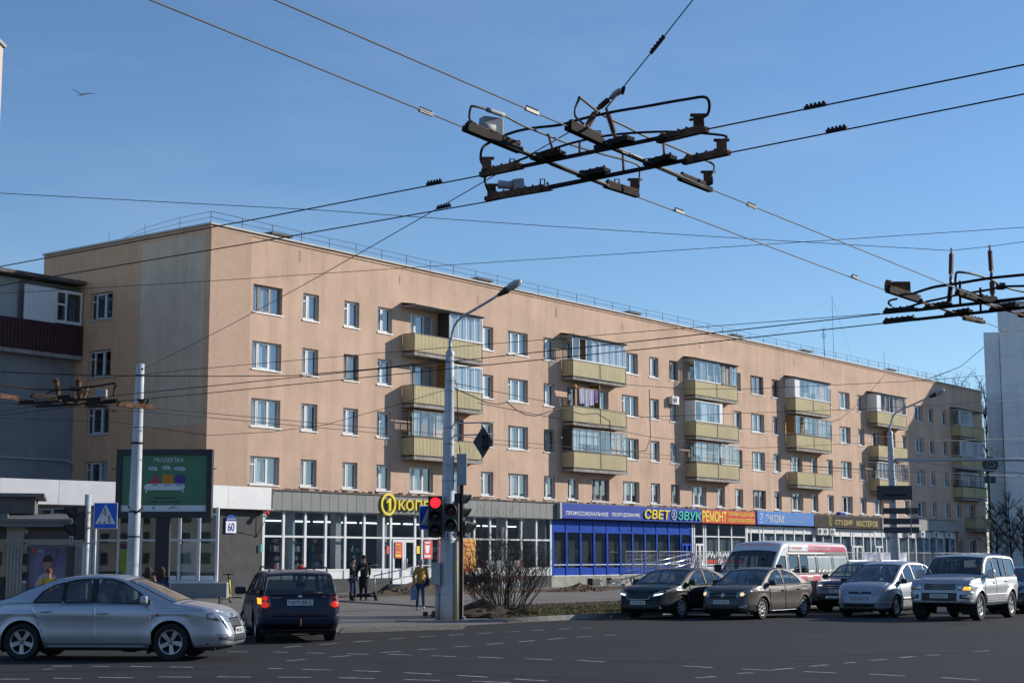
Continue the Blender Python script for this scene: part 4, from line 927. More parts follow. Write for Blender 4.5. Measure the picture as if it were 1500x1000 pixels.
t = thing('road_sign', 'small grey button plate below the pedestrian signal', 'sign', at_y(655.5,783,44.4)); mb = MB(); mb.bbox(-.07,.07,0,.03,-.09,.09,.005); mb.build('plate', M['alu_box'], t)
mb = MB(); mb.box(-.015,.02,-.004,0,-.05,.06); mb.box(-.045,.045,-.004,0,-.062,-.05); mb.build('symbol', M['blue_sign'], t)
def crossing_sign(label, c, size, rz, cyclist):
    t = thing('crossing_sign', label, 'sign', c, rz); s = size/2; h = s*1.10
    mb = MB(); mb.bbox(-s,s,0,.02,-h,h,.008); mb.build('plate', M['letter_white'], t)
    mb = MB(); mb.box(-s*.94,s*.94,-.004,-.0005,-h*.945,h*.945); mb.build('face', pm('traffic_blue',(.008,.12,.62),.4,var=.06), t)
    mb = MB(); mb.prism([(-s*.85,-h*.62),(s*.85,-h*.62),(0,h*.88)],-.007,-.0045,lambda a,b,z:(a,z,b)); mb.build('triangle', M['fascia_white'], t)
    mb = MB(); f = lambda a,b,z:(a,z,b)
    for x in (-.45,-.05,.38): mb.prism([(s*(x-.10),-h*.58),(s*(x+.02),-h*.58),(s*(x+.08),-h*.42),(s*(x-.01),-h*.42)],-.0095,-.0075,f)
    def stick(pts,w): 
        for (a,b) in zip(pts,pts[1:]): mb.beam((s*a[0],-.0085,h*a[1]),(s*b[0],-.0085,h*b[1]),.002,s*w,0,(0,1,0)) if 0 else mb.beam((s*a[0],-.0085,h*a[1]),(s*b[0],-.0085,h*b[1]),s*w,.002,0,(0,1,0))
    px = .34 if cyclist else 0; k = .62 if cyclist else 1.0
    W = lambda a,b: (px+a*k, -.42+b*k)
    stick([W(-.22,-.02),W(-.05,.28),W(.0,.55)],.09*k); stick([W(.22,-.02),W(.05,.28)],.09*k); stick([W(.0,.55),W(.18,.38)],.06*k); stick([W(.0,.55),W(-.2,.4)],.06*k)
    A = Matrix.Translation((s*W(0,.68)[0],-.0085,h*W(0,.68)[1])) @ Matrix.Rotation(R(90),4,'X'); mb.lathe([(.001,0),(s*.09*k,0)],12,0,A,False)
    if cyclist:
        for x in (-.37,.10): mb.lathe([(s*.14,.0),(s*.16,.0)],20,0,Matrix.Translation((s*x,-.0085,h*.05)) @ Matrix.Rotation(R(90),4,'X'),False)
        stick([(-.37,.05),(-.22,.22),(.02,.22),(.10,.05)],.03); stick([(-.1,.05),(.02,.24),(-.02,.45),(-.22,.28)],.07); A = Matrix.Translation((-s*.05,-.0085,h*.55)) @ Matrix.Rotation(R(90),4,'X'); mb.lathe([(.001,0),(s*.075,0)],12,0,A,False)
    mb.build('symbol', M['black_plastic'], t, fix=False); return t
crossing_sign('blue crossing sign with cyclist and walker in a white triangle, on a slim post', at_y(154.5,755,41.9), .62, R(2), True)
crossing_sign('blue pedestrian crossing sign half hidden behind the red traffic light', at_y(627.5,757.5,45.2), .62, R(38), False)
# left signal post, sign post, steel pole
t = thing('signal_post', 'grey tubular post carrying a traffic light seen from behind', 'post', (gx(125,42.2,800),42.2,0))
mb = MB(); mb.tube([(0,0,0),(.03,0,3.42)],.085,16); mb.build('shaft', M['pole_paint'], t)
mb = MB()
for z in (2.55,2.95,2.15): mb.lathe([(.092,-.02),(.1,0),(.092,.02)],16,0,Matrix.Translation((.02,0,z))); mb.tube([(.0,0,z),(.35,-.15,z)],.018,6)
mb.build('clamp_band', M['galvanised'], t)
signal('traffic light seen from the side on the left grey post, lamps facing left', at_y(110,765,42.1), R(-62), 2, .40, None, 'signal_black', 'signal_black')
t = thing('road_sign', 'small grey plate hanging under the left traffic light', 'sign', at_y(104.5,790,41.9)); mb = MB(); mb.bbox(-.05,.05,0,.02,-.1,.1,.004); mb.build('plate', M['alu_box'], t)
mb = MB(); mb.box(-.012,.012,-.004,0,-.06,.06); mb.build('symbol', M['dark_frame'], t)
t = thing('sign_post', 'thin pale post under the cyclist crossing sign', 'post', (gx(138,42,800),42.05,0))
mb = MB(); mb.tube([(0,0,0),(0,0,3.1)],.04,10); mb.tube([(0,-.02,2.7),(.3,-.06,2.7)],.015,6); mb.tube([(0,-.02,3.0),(.3,-.06,3.0)],.015,6); mb.build('shaft', M['galvanised'], t)
t = thing('steel_pole', 'tall pale steel pole standing in front of the green billboard', 'pole', (gx(193,45,845),45,0))
L_ = Vector((.06,0,7.24)); mb = MB(); mb.tube([L_*(i/10) for i in range(11)], [.168 if i<5 else .168-.05*(i-4)/6 for i in range(11)], 20)
mb.build('shaft', M['pole_paint'], t)
mb = MB()
for z in (6.9,5.42,4.98,3.05,2.35): c = L_*(z/7.24); mb.lathe([(.165 if z<5 else .12,-.025),(.182 if z<5 else .15,0),(.165 if z<5 else .12,.025)],18,0,Matrix.Translation(c))
mb.tube([L_*(3.05/7.24)+Vector((-.17,-.08,.15)),L_*(3.05/7.24)+Vector((.08,-.19,-.05)),L_*(3.05/7.24)+Vector((.27,-.15,.12))],.025,6)
mb.build('clamp_band', M['iron'], t)
# far right lamp with cross arm and signs from behind
lampr = street_lamp('distant grey street lamp pole with a horizontal span arm and dark sign backs', 1313, 840, 73, 7.4, -.07, .25, .12, (2.2,1.8))
mb = MB(); mb.tube([(0,0,4.55+1.65),(8.5,-.6,6.15)],.075,10); mb.tube([(0,0,6.2),(8.5,-5.6,4.8)],.03,6); mb.build('span_arm', M['galvanised'], lampr)
b = lampr.location
t = thing('road_sign', 'wide dark rectangular sign back on the far lamp pole', 'sign', (b.x,72.6,4.35)); mb = MB(); mb.box(-.85,.75,0,.05,0,.65); mb.build('plate', M['sign_back'], t); mb = MB(); mb.box(-.5,.5,-.03,0,.2,.25); mb.build('bracket', M['iron'], t)
for k,(z,l) in enumerate(((3.72,'top'),(3.25,'middle'),(2.86,'bottom'))):
    t = thing('direction_sign', l+' one of three dark direction boards seen from behind on the far lamp pole', 'sign', (b.x,72.5,z), 0, 'direction boards on the far lamp pole'); mb = MB(); mb.bbox(-.62,1.0,0,.05,0,.27,.02); mb.build('plate', M['sign_back'], t); mb = MB(); mb.box(.6,.64,-.03,0,-.1,.35); mb.build('bracket', M['alu_box'], t)
c = at_y(1450.5,680,72.8)
t = thing('road_sign', 'round sign seen from behind hanging on the far span arm', 'sign', c); mb = MB(); mb.lathe([(.001,-.02),(.36,-.02),(.36,.02),(.001,.02)],32,0,Matrix.Rotation(R(90),4,'X'),False); mb.build('plate', M['sign_back'], t)
mb = MB(); mb.box(-.2,.2,-.05,-.02,-.12,-.09); mb.box(-.2,.2,-.05,-.02,.09,.12); mb.box(-.2,-.17,-.05,-.02,-.12,.12); mb.box(.17,.2,-.05,-.02,-.12,.12); mb.build('bracket', M['alu_box'], t)
t = thing('road_sign', 'small rectangular sign back below the round one', 'sign', c+Vector((0,0,-.68))); mb = MB(); mb.box(-.3,.22,-.02,.02,-.17,.13); mb.build('plate', M['sign_back'], t); mb = MB(); mb.box(-.05,-.02,-.04,-.02,-.2,.4); mb.build('bracket', M['alu_box'], t)

# ---------------------------------------------------------------- billboard
t = thing('billboard', 'green billboard in a dark frame on a single dark post', 'billboard', (-13.52,62,0))
mb = MB(); x0,x1,z0,z1 = -1.86,1.86,3.32,5.97
for q in ((x0,x1,z0,z0+.24),(x0,x1,z1-.22,z1),(x0,x0+.2,z0+.24,z1-.22),(x1-.2,x1,z0+.24,z1-.22)): mb.box(q[0],q[1],-.16,.2,q[2],q[3])
mb.box(x0+.2,x1-.2,.0,.2,z0+.24,z1-.22); mb.tube([(x0-.2,0,z0+1.9),(x0,0,z0+1.9)],.02,6); mb.tube([(x1,0,z0+1.9),(x1+.15,0,z0+1.9)],.02,6)
mb.build('frame', pm('billboard_frame',(.022,.024,.03),.5,var=.15), t)
mb = MB(); mb.bbox(-.28,.28,-.14,.14,0,3.32,.03); mb.build('post', M['billboard_frame'], t)
W, H_ = x1-x0-.4, z1-z0-.46; X, Z = x0+.2, z0+.24
mb = MB(); mb.box(X,X+W,-.06,-.001,Z+H_*.11,Z+H_); pg = mb.build('poster', pm('billboard_green',(.012,.15,.075),.35,var=.08,scale=.4,coat=.5), t)
mb = MB(); mb.box(X,X+W,-.06,-.001,Z,Z+H_*.11); mb.build('poster_strip', M['white_sheet'], t)
BP = lambda a,b: (X+W*(a-115)/780, Z+H_*(695-b)/530)
def bpoly(name, pts, mat, d=.003): 
    mb = MB(); mb.prism([BP(*p) for p in pts],-.06-d,-.06-d+.0028,lambda a,b,z:(a,z,b)); return mb.build(name, M[mat], t)
circ = lambda cx,cy,rx,ry,n=20: [(cx+rx*math.cos(2*math.pi*i/n),cy+ry*math.sin(2*math.pi*i/n)) for i in range(n)]
pm('bb_red',(.42,.03,.06),.5); pm('bb_orange',(.50,.20,.02),.5); pm('bb_violet',(.07,.03,.25),.5); pm('bb_blue',(.12,.30,.55),.5); pm('bb_white',(.62,.66,.66),.5)
bpoly('picture', [(365,435),(470,435),(432,345)],'bb_red'); bpoly('picture',[(482,435),(588,435),(588,346),(482,346)],'bb_orange'); bpoly('picture',circ(650,392,50,45),'bb_violet')
bpoly('picture', [(325,452),(345,434),(675,434),(696,452),(692,478),(670,494),(350,494),(322,482)],'bb_white',.006); bpoly('picture',[(336,494),(350,494),(348,517),(332,517)],'bb_white'); bpoly('picture',[(668,494),(682,494),(684,512),(668,512)],'bb_white')
for cx in (420,535,640): bpoly('picture',circ(cx,446,34,8),'bb_blue',.009)
for cx,cy,rx in ((396,290,40),(519,283,38),(645,294,52)):
    bpoly('picture',circ(cx,cy,rx,16),'bb_white'); bpoly('picture',[(cx+22,cy+10),(cx+36,cy+8),(cx+38,cy+30)],'bb_white'); bpoly('picture',[(cx-rx*.6,cy-4),(cx+rx*.6,cy-4),(cx+rx*.6,cy+4),(cx-rx*.6,cy+4)],'bb_violet',.006)
bpoly('picture',[(796,262),(893,290),(890,445),(806,432)],'bb_green' if 0 else 'letter_cyan') if 0 else None
def btext(s,a,b,c,d,mat): p,q = BP(a,d),BP(c,b); text('lettering',s,q[0]-p[0],q[1]-p[1],M[mat],t,(p[0],-.066,p[1]),UP,.003,0,.012)
btext('ЭКАЛОГІКА',400,192,678,232,'bb_white'); btext('Зачыняй кран,',415,556,612,582,'black_plastic'); btext('пакуль чысціш зубы',378,592,655,615,'black_plastic')
bpoly('picture',circ(415,660,16,15),'letter_cyan'); bpoly('picture',[(540,668),(590,648),(612,640),(600,655),(560,668)],'poster_red'); bpoly('picture',[(590,652),(650,664),(650,670),(596,664)],'letter_cyan')

# ---------------------------------------------------------------- kiosk
KY = 46.0
t = thing('kiosk', 'beige and grey street kiosk with a fluted pilaster and a stepped roof', 'kiosk', (-12.4,KY,0), R(15))
pm('kiosk_wall',(.125,.118,.108),.8,var=.15,scale=1.5); pm('kiosk_trim',(.33,.315,.275),.8,var=.12,scale=2); pm('kiosk_roof',(.16,.155,.15),.7,var=.15,scale=1)
mb = MB(); mb.box(-1.45,-.12,.12,4.0,0,2.62); mb.box(-6,-2.05,.25,4.0,0,2.62); mb.build('wall', M['kiosk_wall'], t)
mb = MB(); mb.box(-6,-2.0,.18,.24,.3,2.3); mb.build('glass', M['shop_glass'], t)
def pilaster(x0,x1):
    mb = MB(); mb.box(x0,x1,0,.3,0,2.62); mb.box(x0-.03,x1+.03,-.03,.3,2.2,2.62); mb.box(x0-.02,x1+.02,-.02,.3,0,.3); mb.box(x0-.05,x1+.05,-.05,.3,2.55,2.64)
    n = 4; w = (x1-x0)/(n*2+1)
    for i in range(n+1): mb.box(x0+w*2*i,x0+w*(2*i+1),-.03,0,.3,2.1)
    mb.build('pilaster', M['kiosk_trim'], t)
pilaster(-2.0,-1.58); pilaster(-.14,.06)
mb = MB(); mb.box(-1.5,-.14,.06,.13,2.1,2.3); mb.build('cornice', M['kiosk_trim'], t)
mb = MB(); mb.box(-6.2,-.28,-.45,4.4,2.64,2.78); mb.box(-6.25,-.25,-.5,4.45,2.78,2.86)
mb.add([(-2.0,-.48,2.86),(-.27,-.48,2.86),(-.27,.4,3.02),(-2.0,.4,3.02)],[(0,1,2,3)]); mb.add([(-2.0,.4,3.02),(-.27,.4,3.02),(-.27,4.4,2.86),(-2,4.4,2.86)],[(0,1,2,3)]); mb.add([(-.27,-.48,2.86),(-.27,4.4,2.86),(-.27,.4,3.02)],[(0,1,2)]); mb.add([(-2.0,-.48,2.86),(-2,4.4,2.86),(-2,.4,3.02)],[(0,2,1)])
mb.box(-6.2,-2.0,-.48,.4,2.86,3.0)
mb.build('roof', M['kiosk_roof'], t)
mb = MB(); mb.box(-6,-1.3,.2,3.5,3.02,3.5); mb.box(-1.95,-1.45,.17,.2,3.05,3.4); mb.build('roof_box', M['kiosk_wall'], t)
mb = MB(); mb.box(-6.2,-1.05,.0,3.8,3.5,3.6); mb.build('roof_cap', M['kiosk_roof'], t)
mb = MB(); mb.box(-1.4,-.35,.06,.12,.72,2.14); mb.build('poster_case', M['kiosk_roof'], t)
t = thing('poster', 'grey and violet poster of a man in white on the kiosk wall', 'poster', (-12.4-1.36*math.cos(R(15))-.055*math.sin(R(15)),KY-1.36*math.sin(R(15))+.055*math.cos(R(15)),.78), R(15))
mb = MB(); mb.box(0,.96,-.02,0,0,1.28); mb.build('sheet', pm('poster_violet',(.16,.14,.20),.5,var=.5,scale=2.2,c2=(.06,.05,.13),stretch=(1,1,.6)), t)
PF = lambda a,b,z:(a*.96,z,b*1.28)
def pp(nm,pts,mat,d): mb = MB(); mb.prism(pts,-.02-d,-.02-d+.0025,PF); mb.build(nm,M[mat],t)
pm('skin_print',(.42,.22,.15),.6); pm('hair_print',(.045,.03,.025),.7); pm('shirt_print',(.42,.38,.36),.6,var=.2)
pp('picture',[(.12,0),(.92,0),(.86,.2),(.72,.38),(.58,.45),(.42,.45),(.25,.36),(.15,.2)],'shirt_print',.003)
pp('picture',[(.42,.42),(.58,.42),(.56,.56),(.44,.56)],'skin_print',.006); pp('picture',[(.5+.115*math.cos(i*.314),.65+.12*math.sin(i*.314)) for i in range(20)],'skin_print',.006)
pp('picture',[(.37,.68),(.63,.68),(.63,.78),(.54,.84),(.42,.82),(.36,.75)],'hair_print',.009)
pp('picture',[(.06,.88),(.17,.88),(.17,.97),(.06,.97)],'sign_red',.003); text('lettering','МТС',.17,.06,M['letter_white'],t,(.19,-.024,1.14),UP,.002)
# ---------------------------------------------------------------- vehicles
def car_paint(name, c, metal=.55, rough=.33, dust=.12, spec=.5):
    m = pm(name, c, rough, metal, var=.05, scale=1.3, coat=.4, spec=spec); nt = m.node_tree; N = nt.nodes; L = nt.links; b = N['Principled BSDF']
    # road dust on the lower body
    tc = N.new('ShaderNodeTexCoord'); sp = N.new('ShaderNodeSeparateXYZ'); L.new(tc.outputs['Object'], sp.inputs[0])
    mr = N.new('ShaderNodeMapRange'); mr.inputs[1].default_value = .75; mr.inputs[2].default_value = .15; mr.inputs[3].default_value = .0; mr.inputs[4].default_value = dust*3
    L.new(sp.outputs[2], mr.inputs[0]); nz = N.new('ShaderNodeTexNoise'); nz.inputs['Scale'].default_value = 5; nz.inputs['Detail'].default_value = 6
    mu = N.new('ShaderNodeMath'); mu.operation = 'MULTIPLY'; L.new(mr.outputs[0], mu.inputs[0]); L.new(nz.outputs[0], mu.inputs[1])
    mx = N.new('ShaderNodeMix'); mx.data_type = 'RGBA'; mx.inputs[7].default_value = (.20,.175,.15,1)
    src = b.inputs['Base Color'].links[0].from_socket; L.new(mu.outputs[0], mx.inputs[0]); L.new(src, mx.inputs[6]); L.new(mx.outputs[2], b.inputs['Base Color'])
    r2 = N.new('ShaderNodeMath'); r2.operation = 'MULTIPLY_ADD'; r2.inputs[1].default_value = .5; r2.inputs[2].default_value = rough; L.new(mu.outputs[0], r2.inputs[0]); L.new(r2.outputs[0], b.inputs['Roughness'])
    c2 = N.new('ShaderNodeMath'); c2.operation = 'MULTIPLY_ADD'; c2.inputs[1].default_value = -.5; c2.inputs[2].default_value = .4; c2.use_clamp = True; L.new(mu.outputs[0], c2.inputs[0]); L.new(c2.outputs[0], b.inputs['Coat Weight'])
    return m
pm('tyre', (.017,.017,.017), .85, var=.3, scale=8); pm('rim_alloy', (.50,.51,.53), .35, metal=.8, var=.12, scale=6); pm('rim_cover', (.60,.60,.60), .45, metal=.3, var=.15, scale=6)
pm('trim_black', (.016,.016,.017), .6, var=.2, scale=5); pm('well_black', (.012,.012,.012), .95, var=.2); pm('seat_cloth', (.035,.035,.038), .9, var=.2, scale=6); pm('cabin', (.03,.03,.031), .85, var=.2)
pm('chrome', (.65,.66,.68), .15, metal=1, var=.05); pm('lamp_clear', (.32,.33,.35), .12, metal=.4, var=.7, scale=18, coat=1); pm('lamp_red', (.30,.012,.012), .18, var=.25, scale=12, coat=1); pm('lamp_amber', (.5,.16,.01), .2, var=.2, coat=1)
pm('plate_white', (.62,.62,.62), .5, var=.06); pm('plate_ink', (.015,.015,.015), .6); pm('grille', (.02,.02,.021), .5, var=.3)
glow('brake_lit', (1,.035,.015), .42); glow('amber_lit', (1,.36,.02), 1.6); glow('headlamp_lit', (1,.85,.55), 3); glow('drl_lit', (.85,.95,1), 1.1); glow('headlamp_dim', (1,.70,.33), .8)

def lerp_poly(P, x):
    if x <= P[0][0]: return P[0][1]
    for (a,b),(c,d) in zip(P,P[1:]):
        if x <= c: 
            s = (x-a)/(c-a) if c > a else 1; return b+(d-b)*s
    return P[-1][1]
def smooth_poly(P, k=4):                    # Catmull-Rom refined outline (keeps the points)
    out = []
    for i in range(len(P)-1):
        p0 = P[max(i-1,0)]; p1 = P[i]; p2 = P[i+1]; p3 = P[min(i+2,len(P)-1)]
        for j in range(k):
            t = j/k; h = []
            for d in (0,1):
                m1 = (p2[d]-p0[d])/max(1e-6,(p2[0]-p0[0]))*(p2[0]-p1[0]) if d else (p2[0]-p1[0]); m2 = (p3[d]-p1[d])/max(1e-6,(p3[0]-p1[0]))*(p2[0]-p1[0]) if d else (p2[0]-p1[0])
                if d: 
                    lim = abs(p2[1]-p1[1])*1.6; m1 = max(-lim,min(lim,m1)); m2 = max(-lim,min(lim,m2))
                h.append((2*t**3-3*t**2+1)*p1[d]+(t**3-2*t**2+t)*m1+(-2*t**3+3*t**2)*p2[d]+(t**3-t**2)*m2)
            out.append(tuple(h))
    return out+[P[-1]]

class Car:
    """x forward, y left, z up, origin on the ground midway between the axles"""
    NL, NU, NT = 11, 5, 8
    def __init__(s, S):
        s.S = S; s.top = smooth_poly(S['top']); s.bot = S['bot']; s.belt = smooth_poly(S['belt']); s.plan = smooth_poly(S['plan'])
        s.xr, s.xf = s.top[0][0], s.top[-1][0]
        s.wx = [S['wb']/2, -S['wb']/2]; s.Ra = S['R']+S.get('gap',.055)
        xs = set()
        x = s.xr
        while x < s.xf: xs.add(round(x,4)); x += .07
        for d in (0,.015,.04,.08,.13,.2,.28): xs.add(round(s.xr+d,4)); xs.add(round(s.xf-d,4))
        for w in s.wx:
            n = 26
            for i in range(1,n): xs.add(round(w-s.Ra*math.cos(math.pi*i/n),4))
            for q in (-1,1): xs.add(round(w+q*(s.Ra+.0005),4)); xs.add(round(w+q*(s.Ra-.004),4))
        for k in ('ws','rw'):
            if S.get(k): xs.update((round(S[k][0],4),round(S[k][1],4)))
        xs = sorted(xs); s.xs = [x for i,x in enumerate(xs) if i == 0 or x-xs[i-1] > .0035]
        for k in ('ws','rw'):
            if S.get(k):
                for j in (0,1):
                    i = min(range(len(s.xs)), key=lambda i: abs(s.xs[i]-S[k][j])); s.xs[i] = S[k][j]
    def P(s, x):
        S = s.S; zt = lerp_poly(s.top,x); zb = lerp_poly(s.bot,x); w = lerp_poly(s.plan,x); zs = min(lerp_poly(s.belt,x), zt-.035); zs = max(zs, zb+.02)
        return zt, zb, w, zs
    def side(s, x, z):                       # half-width of the body at height z
        zt, zb, w, zs = s.P(x); S = s.S
        if z <= zs:
            zm = zb+(zs-zb)*.62; t = (z-zm)/((zs-zm) if z > zm else (zm-zb)); k = S.get('bulge',(.05,.035))
            y = w*(1-(k[1]*t*t if z > zm else k[0]*abs(t)**2.2))
            c = S.get('crease')
            if c: y += .014*math.exp(-((z-c)/.03)**2)-.012*math.exp(-((z-c+.20)/.12)**2)+.010*math.exp(-((z-.40)/.04)**2)
            for W in s.wx:                   # flared arches
                d = math.hypot(x-W, z-S['R'])-s.Ra
                if d < .12: y += S.get('flare',.018)*(1-max(d,0)/.12)**1.5
            return y
        return w*(1-S.get('bulge',(.05,.035))[1]) - S['tk']*(z-zs)
    def arch(s, x):
        for W in s.wx:
            d = abs(x-W)
            if d < s.Ra-1e-5: return s.S['R']+math.sqrt(s.Ra**2-d*d)
    def ring(s, x):
        zt, zb, w, zs = s.P(x); S = s.S; pts = [(0,zb),(w*.55,zb),(w*.84,zb)]
        z0 = max(zb+.02, s.arch(x) or 0)
        for i in range(s.NL): 
            q = i/(s.NL-1); z = z0+(zs-z0)*q; pts.append((s.side(x,z), z))
        h = zt-zs; cr = min(S.get('crown',.05), h*.5); zr = zt-cr
        rr = min(S.get('rad',.05), h*.4)
        ye = max(.02, s.side(x,max(zr,zs+.001)))
        for i in range(1,s.NU): 
            z = zs+(zr-rr-zs)*i/(s.NU-1); pts.append((s.side(x,z), z))
        y0 = pts[-1][0]
        for i in range(1,4):                 # rounded shoulder
            a = R(90)*i/3; pts.append((y0-rr*.9*(1-math.cos(a)), zr-rr+(rr+cr*.25)*math.sin(a)))
        yk, zk = pts[-1]
        for i in range(1,s.NT+1):
            q = 1-i/s.NT; pts.append((yk*q, zt-(zt-zk)*q*q))
        return pts
    def body(s):
        rings = [[Vector((x,y,z)) for y,z in s.ring(x)] for x in s.xs]; K = len(rings[0]); N_ = len(s.xs); S = s.S
        i_bot = 2; i_belt = 2+s.NL; i_sh = i_belt+s.NU-1+3
        gone = set()                          # side grid already follows the arch (see ring); drop what lies in the wheel opening
        for i in range(N_-1):
            if s.arch((s.xs[i]+s.xs[i+1])/2):
                for j in (1,2): gone.add((i,j))
        b = MB(); idx = {}
        def V(i,j,sg):
            k = (i,j,sg if 0 < j < K-1 else 1)
            if k not in idx: v = rings[i][j]; idx[k] = len(b.v); b.v.append(Vector((v.x, v.y*(sg if 0 < j < K-1 else 1), v.z)))
            return idx[k]
        s.ws_f, s.rw_f = [], []
        def rng(k): return S.get(k) and (S[k][0]-1e-4, S[k][1]+1e-4)
        kg = i_sh + S.get('pillar',0)
        holes = S['windows']; cab = (S['rw'][0] if S.get('rw') else s.xr+.05, S['ws'][1])
        for i in range(N_-1):
            xm0, xm1 = s.xs[i], s.xs[i+1]
            for j in range(K-1):
                if (i,j) in gone: continue
                if i_belt <= j < i_belt+s.NU-1 and s.xs[i] >= s.c0-1e-6 and s.xs[i+1] <= s.c1+1e-6: continue     # glasshouse side, built below
                tgt = 0
                if j >= i_sh:
                    for k,lst in (('ws',s.ws_f),('rw',s.rw_f)):
                        r_ = rng(k)
                        if r_ and xm0 >= r_[0] and xm1 <= r_[1]: tgt = lst
                for sg in (1,-1):
                    q = [V(i,j,sg),V(i+1,j,sg),V(i+1,j+1,sg),V(i,j+1,sg)]
                    q = [a for n,a in enumerate(q) if a not in q[:n]]
                    if len(q) < 3: continue
                    if tgt == 0: b.f.append(q); b.m.append(0); b.s.append(True)
                    else: tgt.append([b.v[a].copy() for a in q])
        for i in (0,N_-1):                    # close nose and tail
            c = len(b.v); zc = sum(v.z for v in rings[i])/K; b.v.append(Vector((rings[i][0].x,0,zc)))
            for j in range(K-1):
                for sg in (1,-1): b.f.append([V(i,j,sg),V(i,j+1,sg),c]); b.m.append(0); b.s.append(True)
        # glasshouse sides with window openings
        ii = [i for i,x in enumerate(s.xs) if s.c0-1e-6 <= x <= s.c1+1e-6]
        lo = [rings[i][i_belt] for i in ii]; hi = [rings[i][i_belt+s.NU-1] for i in ii]
        outer = [Vector((v.x,v.z,0)) for v in lo] + [Vector((v.x,v.z,0)) for v in hi[::-1]]
        s.glass = []
        wl = []
        for poly in holes:
            pts = []
            for (a,c),(d,e) in zip(poly, poly[1:]+poly[:1]):
                n = max(1,int(math.hypot(d-a,e-c)/.12))
                pts += [(a+(d-a)*k/n, c+(e-c)*k/n) for k in range(n)]
            wl.append(pts)
        allp = [(v.x,v.y) for v in outer]; loops = [outer]
        for pts in wl: loops.append([Vector((a,c,0)) for a,c in pts]); allp += pts
        tri = geometry.tessellate_polygon(loops)
        for sg in (1,-1):
            base = len(b.v); nl = len(lo)
            for k,(a,c) in enumerate(allp):
                if k < nl: v = lo[k]; b.v.append(Vector((v.x,v.y*sg,v.z)))
                elif k < 2*nl: v = hi[2*nl-1-k]; b.v.append(Vector((v.x,v.y*sg,v.z)))
                else: b.v.append(Vector((a, s.side(a,c)*sg, c)))
            for t in tri: b.f.append([base+q for q in t]); b.m.append(0); b.s.append(False)
        s.wl = wl; return b
    def build(s, name, label, cat, loc, heading, mat, group=None):
        S = s.S; t = thing(name, label, cat, loc, heading, group); s.t = t; s.mat = mat
        # the stretch of the glasshouse: where the roof stands clear of the belt
        ok = [x for x in s.xs if s.P(x)[0]-lerp_poly(s.belt,x) > .09 and S.get('cab',(s.xr,s.xf))[0] <= x <= S.get('cab',(s.xr,s.xf))[1]]
        s.c0, s.c1 = min(ok), max(ok)
        b = s.body(); me = b.mesh('body', [mat]); bm = bmesh.new(); bm.from_mesh(me); bmesh.ops.remove_doubles(bm, verts=bm.verts, dist=.0015); bmesh.ops.recalc_face_normals(bm, faces=bm.faces)
        s.bvh = BVHTree.FromBMesh(bm); bm.to_mesh(me)
        for e in bm.edges:
            pass
        bm.free()
        o = bpy.data.objects.new('body', me); COL.objects.link(o); o.parent = t; s.bodyo = o
        # side glass
        for pts in s.wl:
            for sg in (1,-1):
                mb = MB(); v3 = [Vector((a, (s.side(a,c)-.006)*sg, c)) for a,c in pts]; tr = geometry.tessellate_polygon([[Vector((a,c,0)) for a,c in pts]])
                mb.add(v3, [tuple(q) for q in tr], 0, False); mb.build('side_window', M['car_glass'], t)
                mb = MB(); mb.tube([Vector((a, (s.side(a,c)+.001)*sg, c)) for a,c in pts+pts[:1]], .011, 5); mb.build('window_seal', M['trim_black'], t)
        for lst,nm in ((s.ws_f,'windscreen'),(s.rw_f,'rear_window')):
            if lst:
                mb = MB()
                for q in lst: mb.add([v+Vector((0,0,-.002)) for v in q],[tuple(range(len(q)))],0,True)
                ob_ = mb.build(nm, M['car_glass'], t, fix=False); m2 = ob_.data; bm = bmesh.new(); bm.from_mesh(m2); bmesh.ops.remove_doubles(bm, verts=bm.verts, dist=.002); bmesh.ops.recalc_face_normals(bm, faces=bm.faces)
                be = [e for e in bm.edges if len(e.link_faces) == 1]
                # black seal round the glass
                mb = MB()
                for e in be: mb.tube([e.verts[0].co, e.verts[1].co], .014, 4, caps=False)
                bm.to_mesh(m2); bm.free(); mb.build('glass_seal', M['trim_black'], t)
        # inside: deck, dash, seats
        w = S['W']/2*.88; zs = min(lerp_poly(s.belt,x) for x in (s.c0+.3,0,s.c1-.3))-.10
        mb = MB(); mb.box(max(s.c0,s.xr+.2),min(s.c1,s.xf-.25)-.1,-w,w,zs-.45,zs-.42); 
        mb.bbox(s.c1-.75,s.c1-.22,-w,w,zs-.35,zs+.06,.06); mb.build('dashboard', M['cabin'], t)
        ds = S.get('seats', (s.c1-1.45, s.c1-2.3))
        for x in ds:
            for y in (.36,-.36):
                mb = MB(); mb.bbox(x-.12,x+.04,y-.23,y+.23,zs-.4,zs+.12,.05); mb.xf(Matrix.Translation((x,0,zs-.4)) @ Matrix.Rotation(R(-10),4,'Y') @ Matrix.Translation((-x,0,-(zs-.4))))
                mb.bbox(x-.20,x-.10,y-.13,y+.13,zs+.15,zs+.33,.04); mb.build('seat', M['seat_cloth'], t)
        mb = MB(); c = Vector((s.c1-.82,.36,zs+.05)); mb.tube([c+Vector((.06*math.sin(a)*-1,.18*math.cos(a),.18*math.sin(a))) for a in [2*math.pi*i/20 for i in range(21)]],.014,6); mb.build('steering_wheel', M['trim_black'], t)
        # floor pan and wheel wells
        mb = MB(); zb = min(z for _,z in s.bot)
        mb.box(s.xr+.25,s.xf-.25,-w*.95,w*.95,zb-.03,zb+.02)
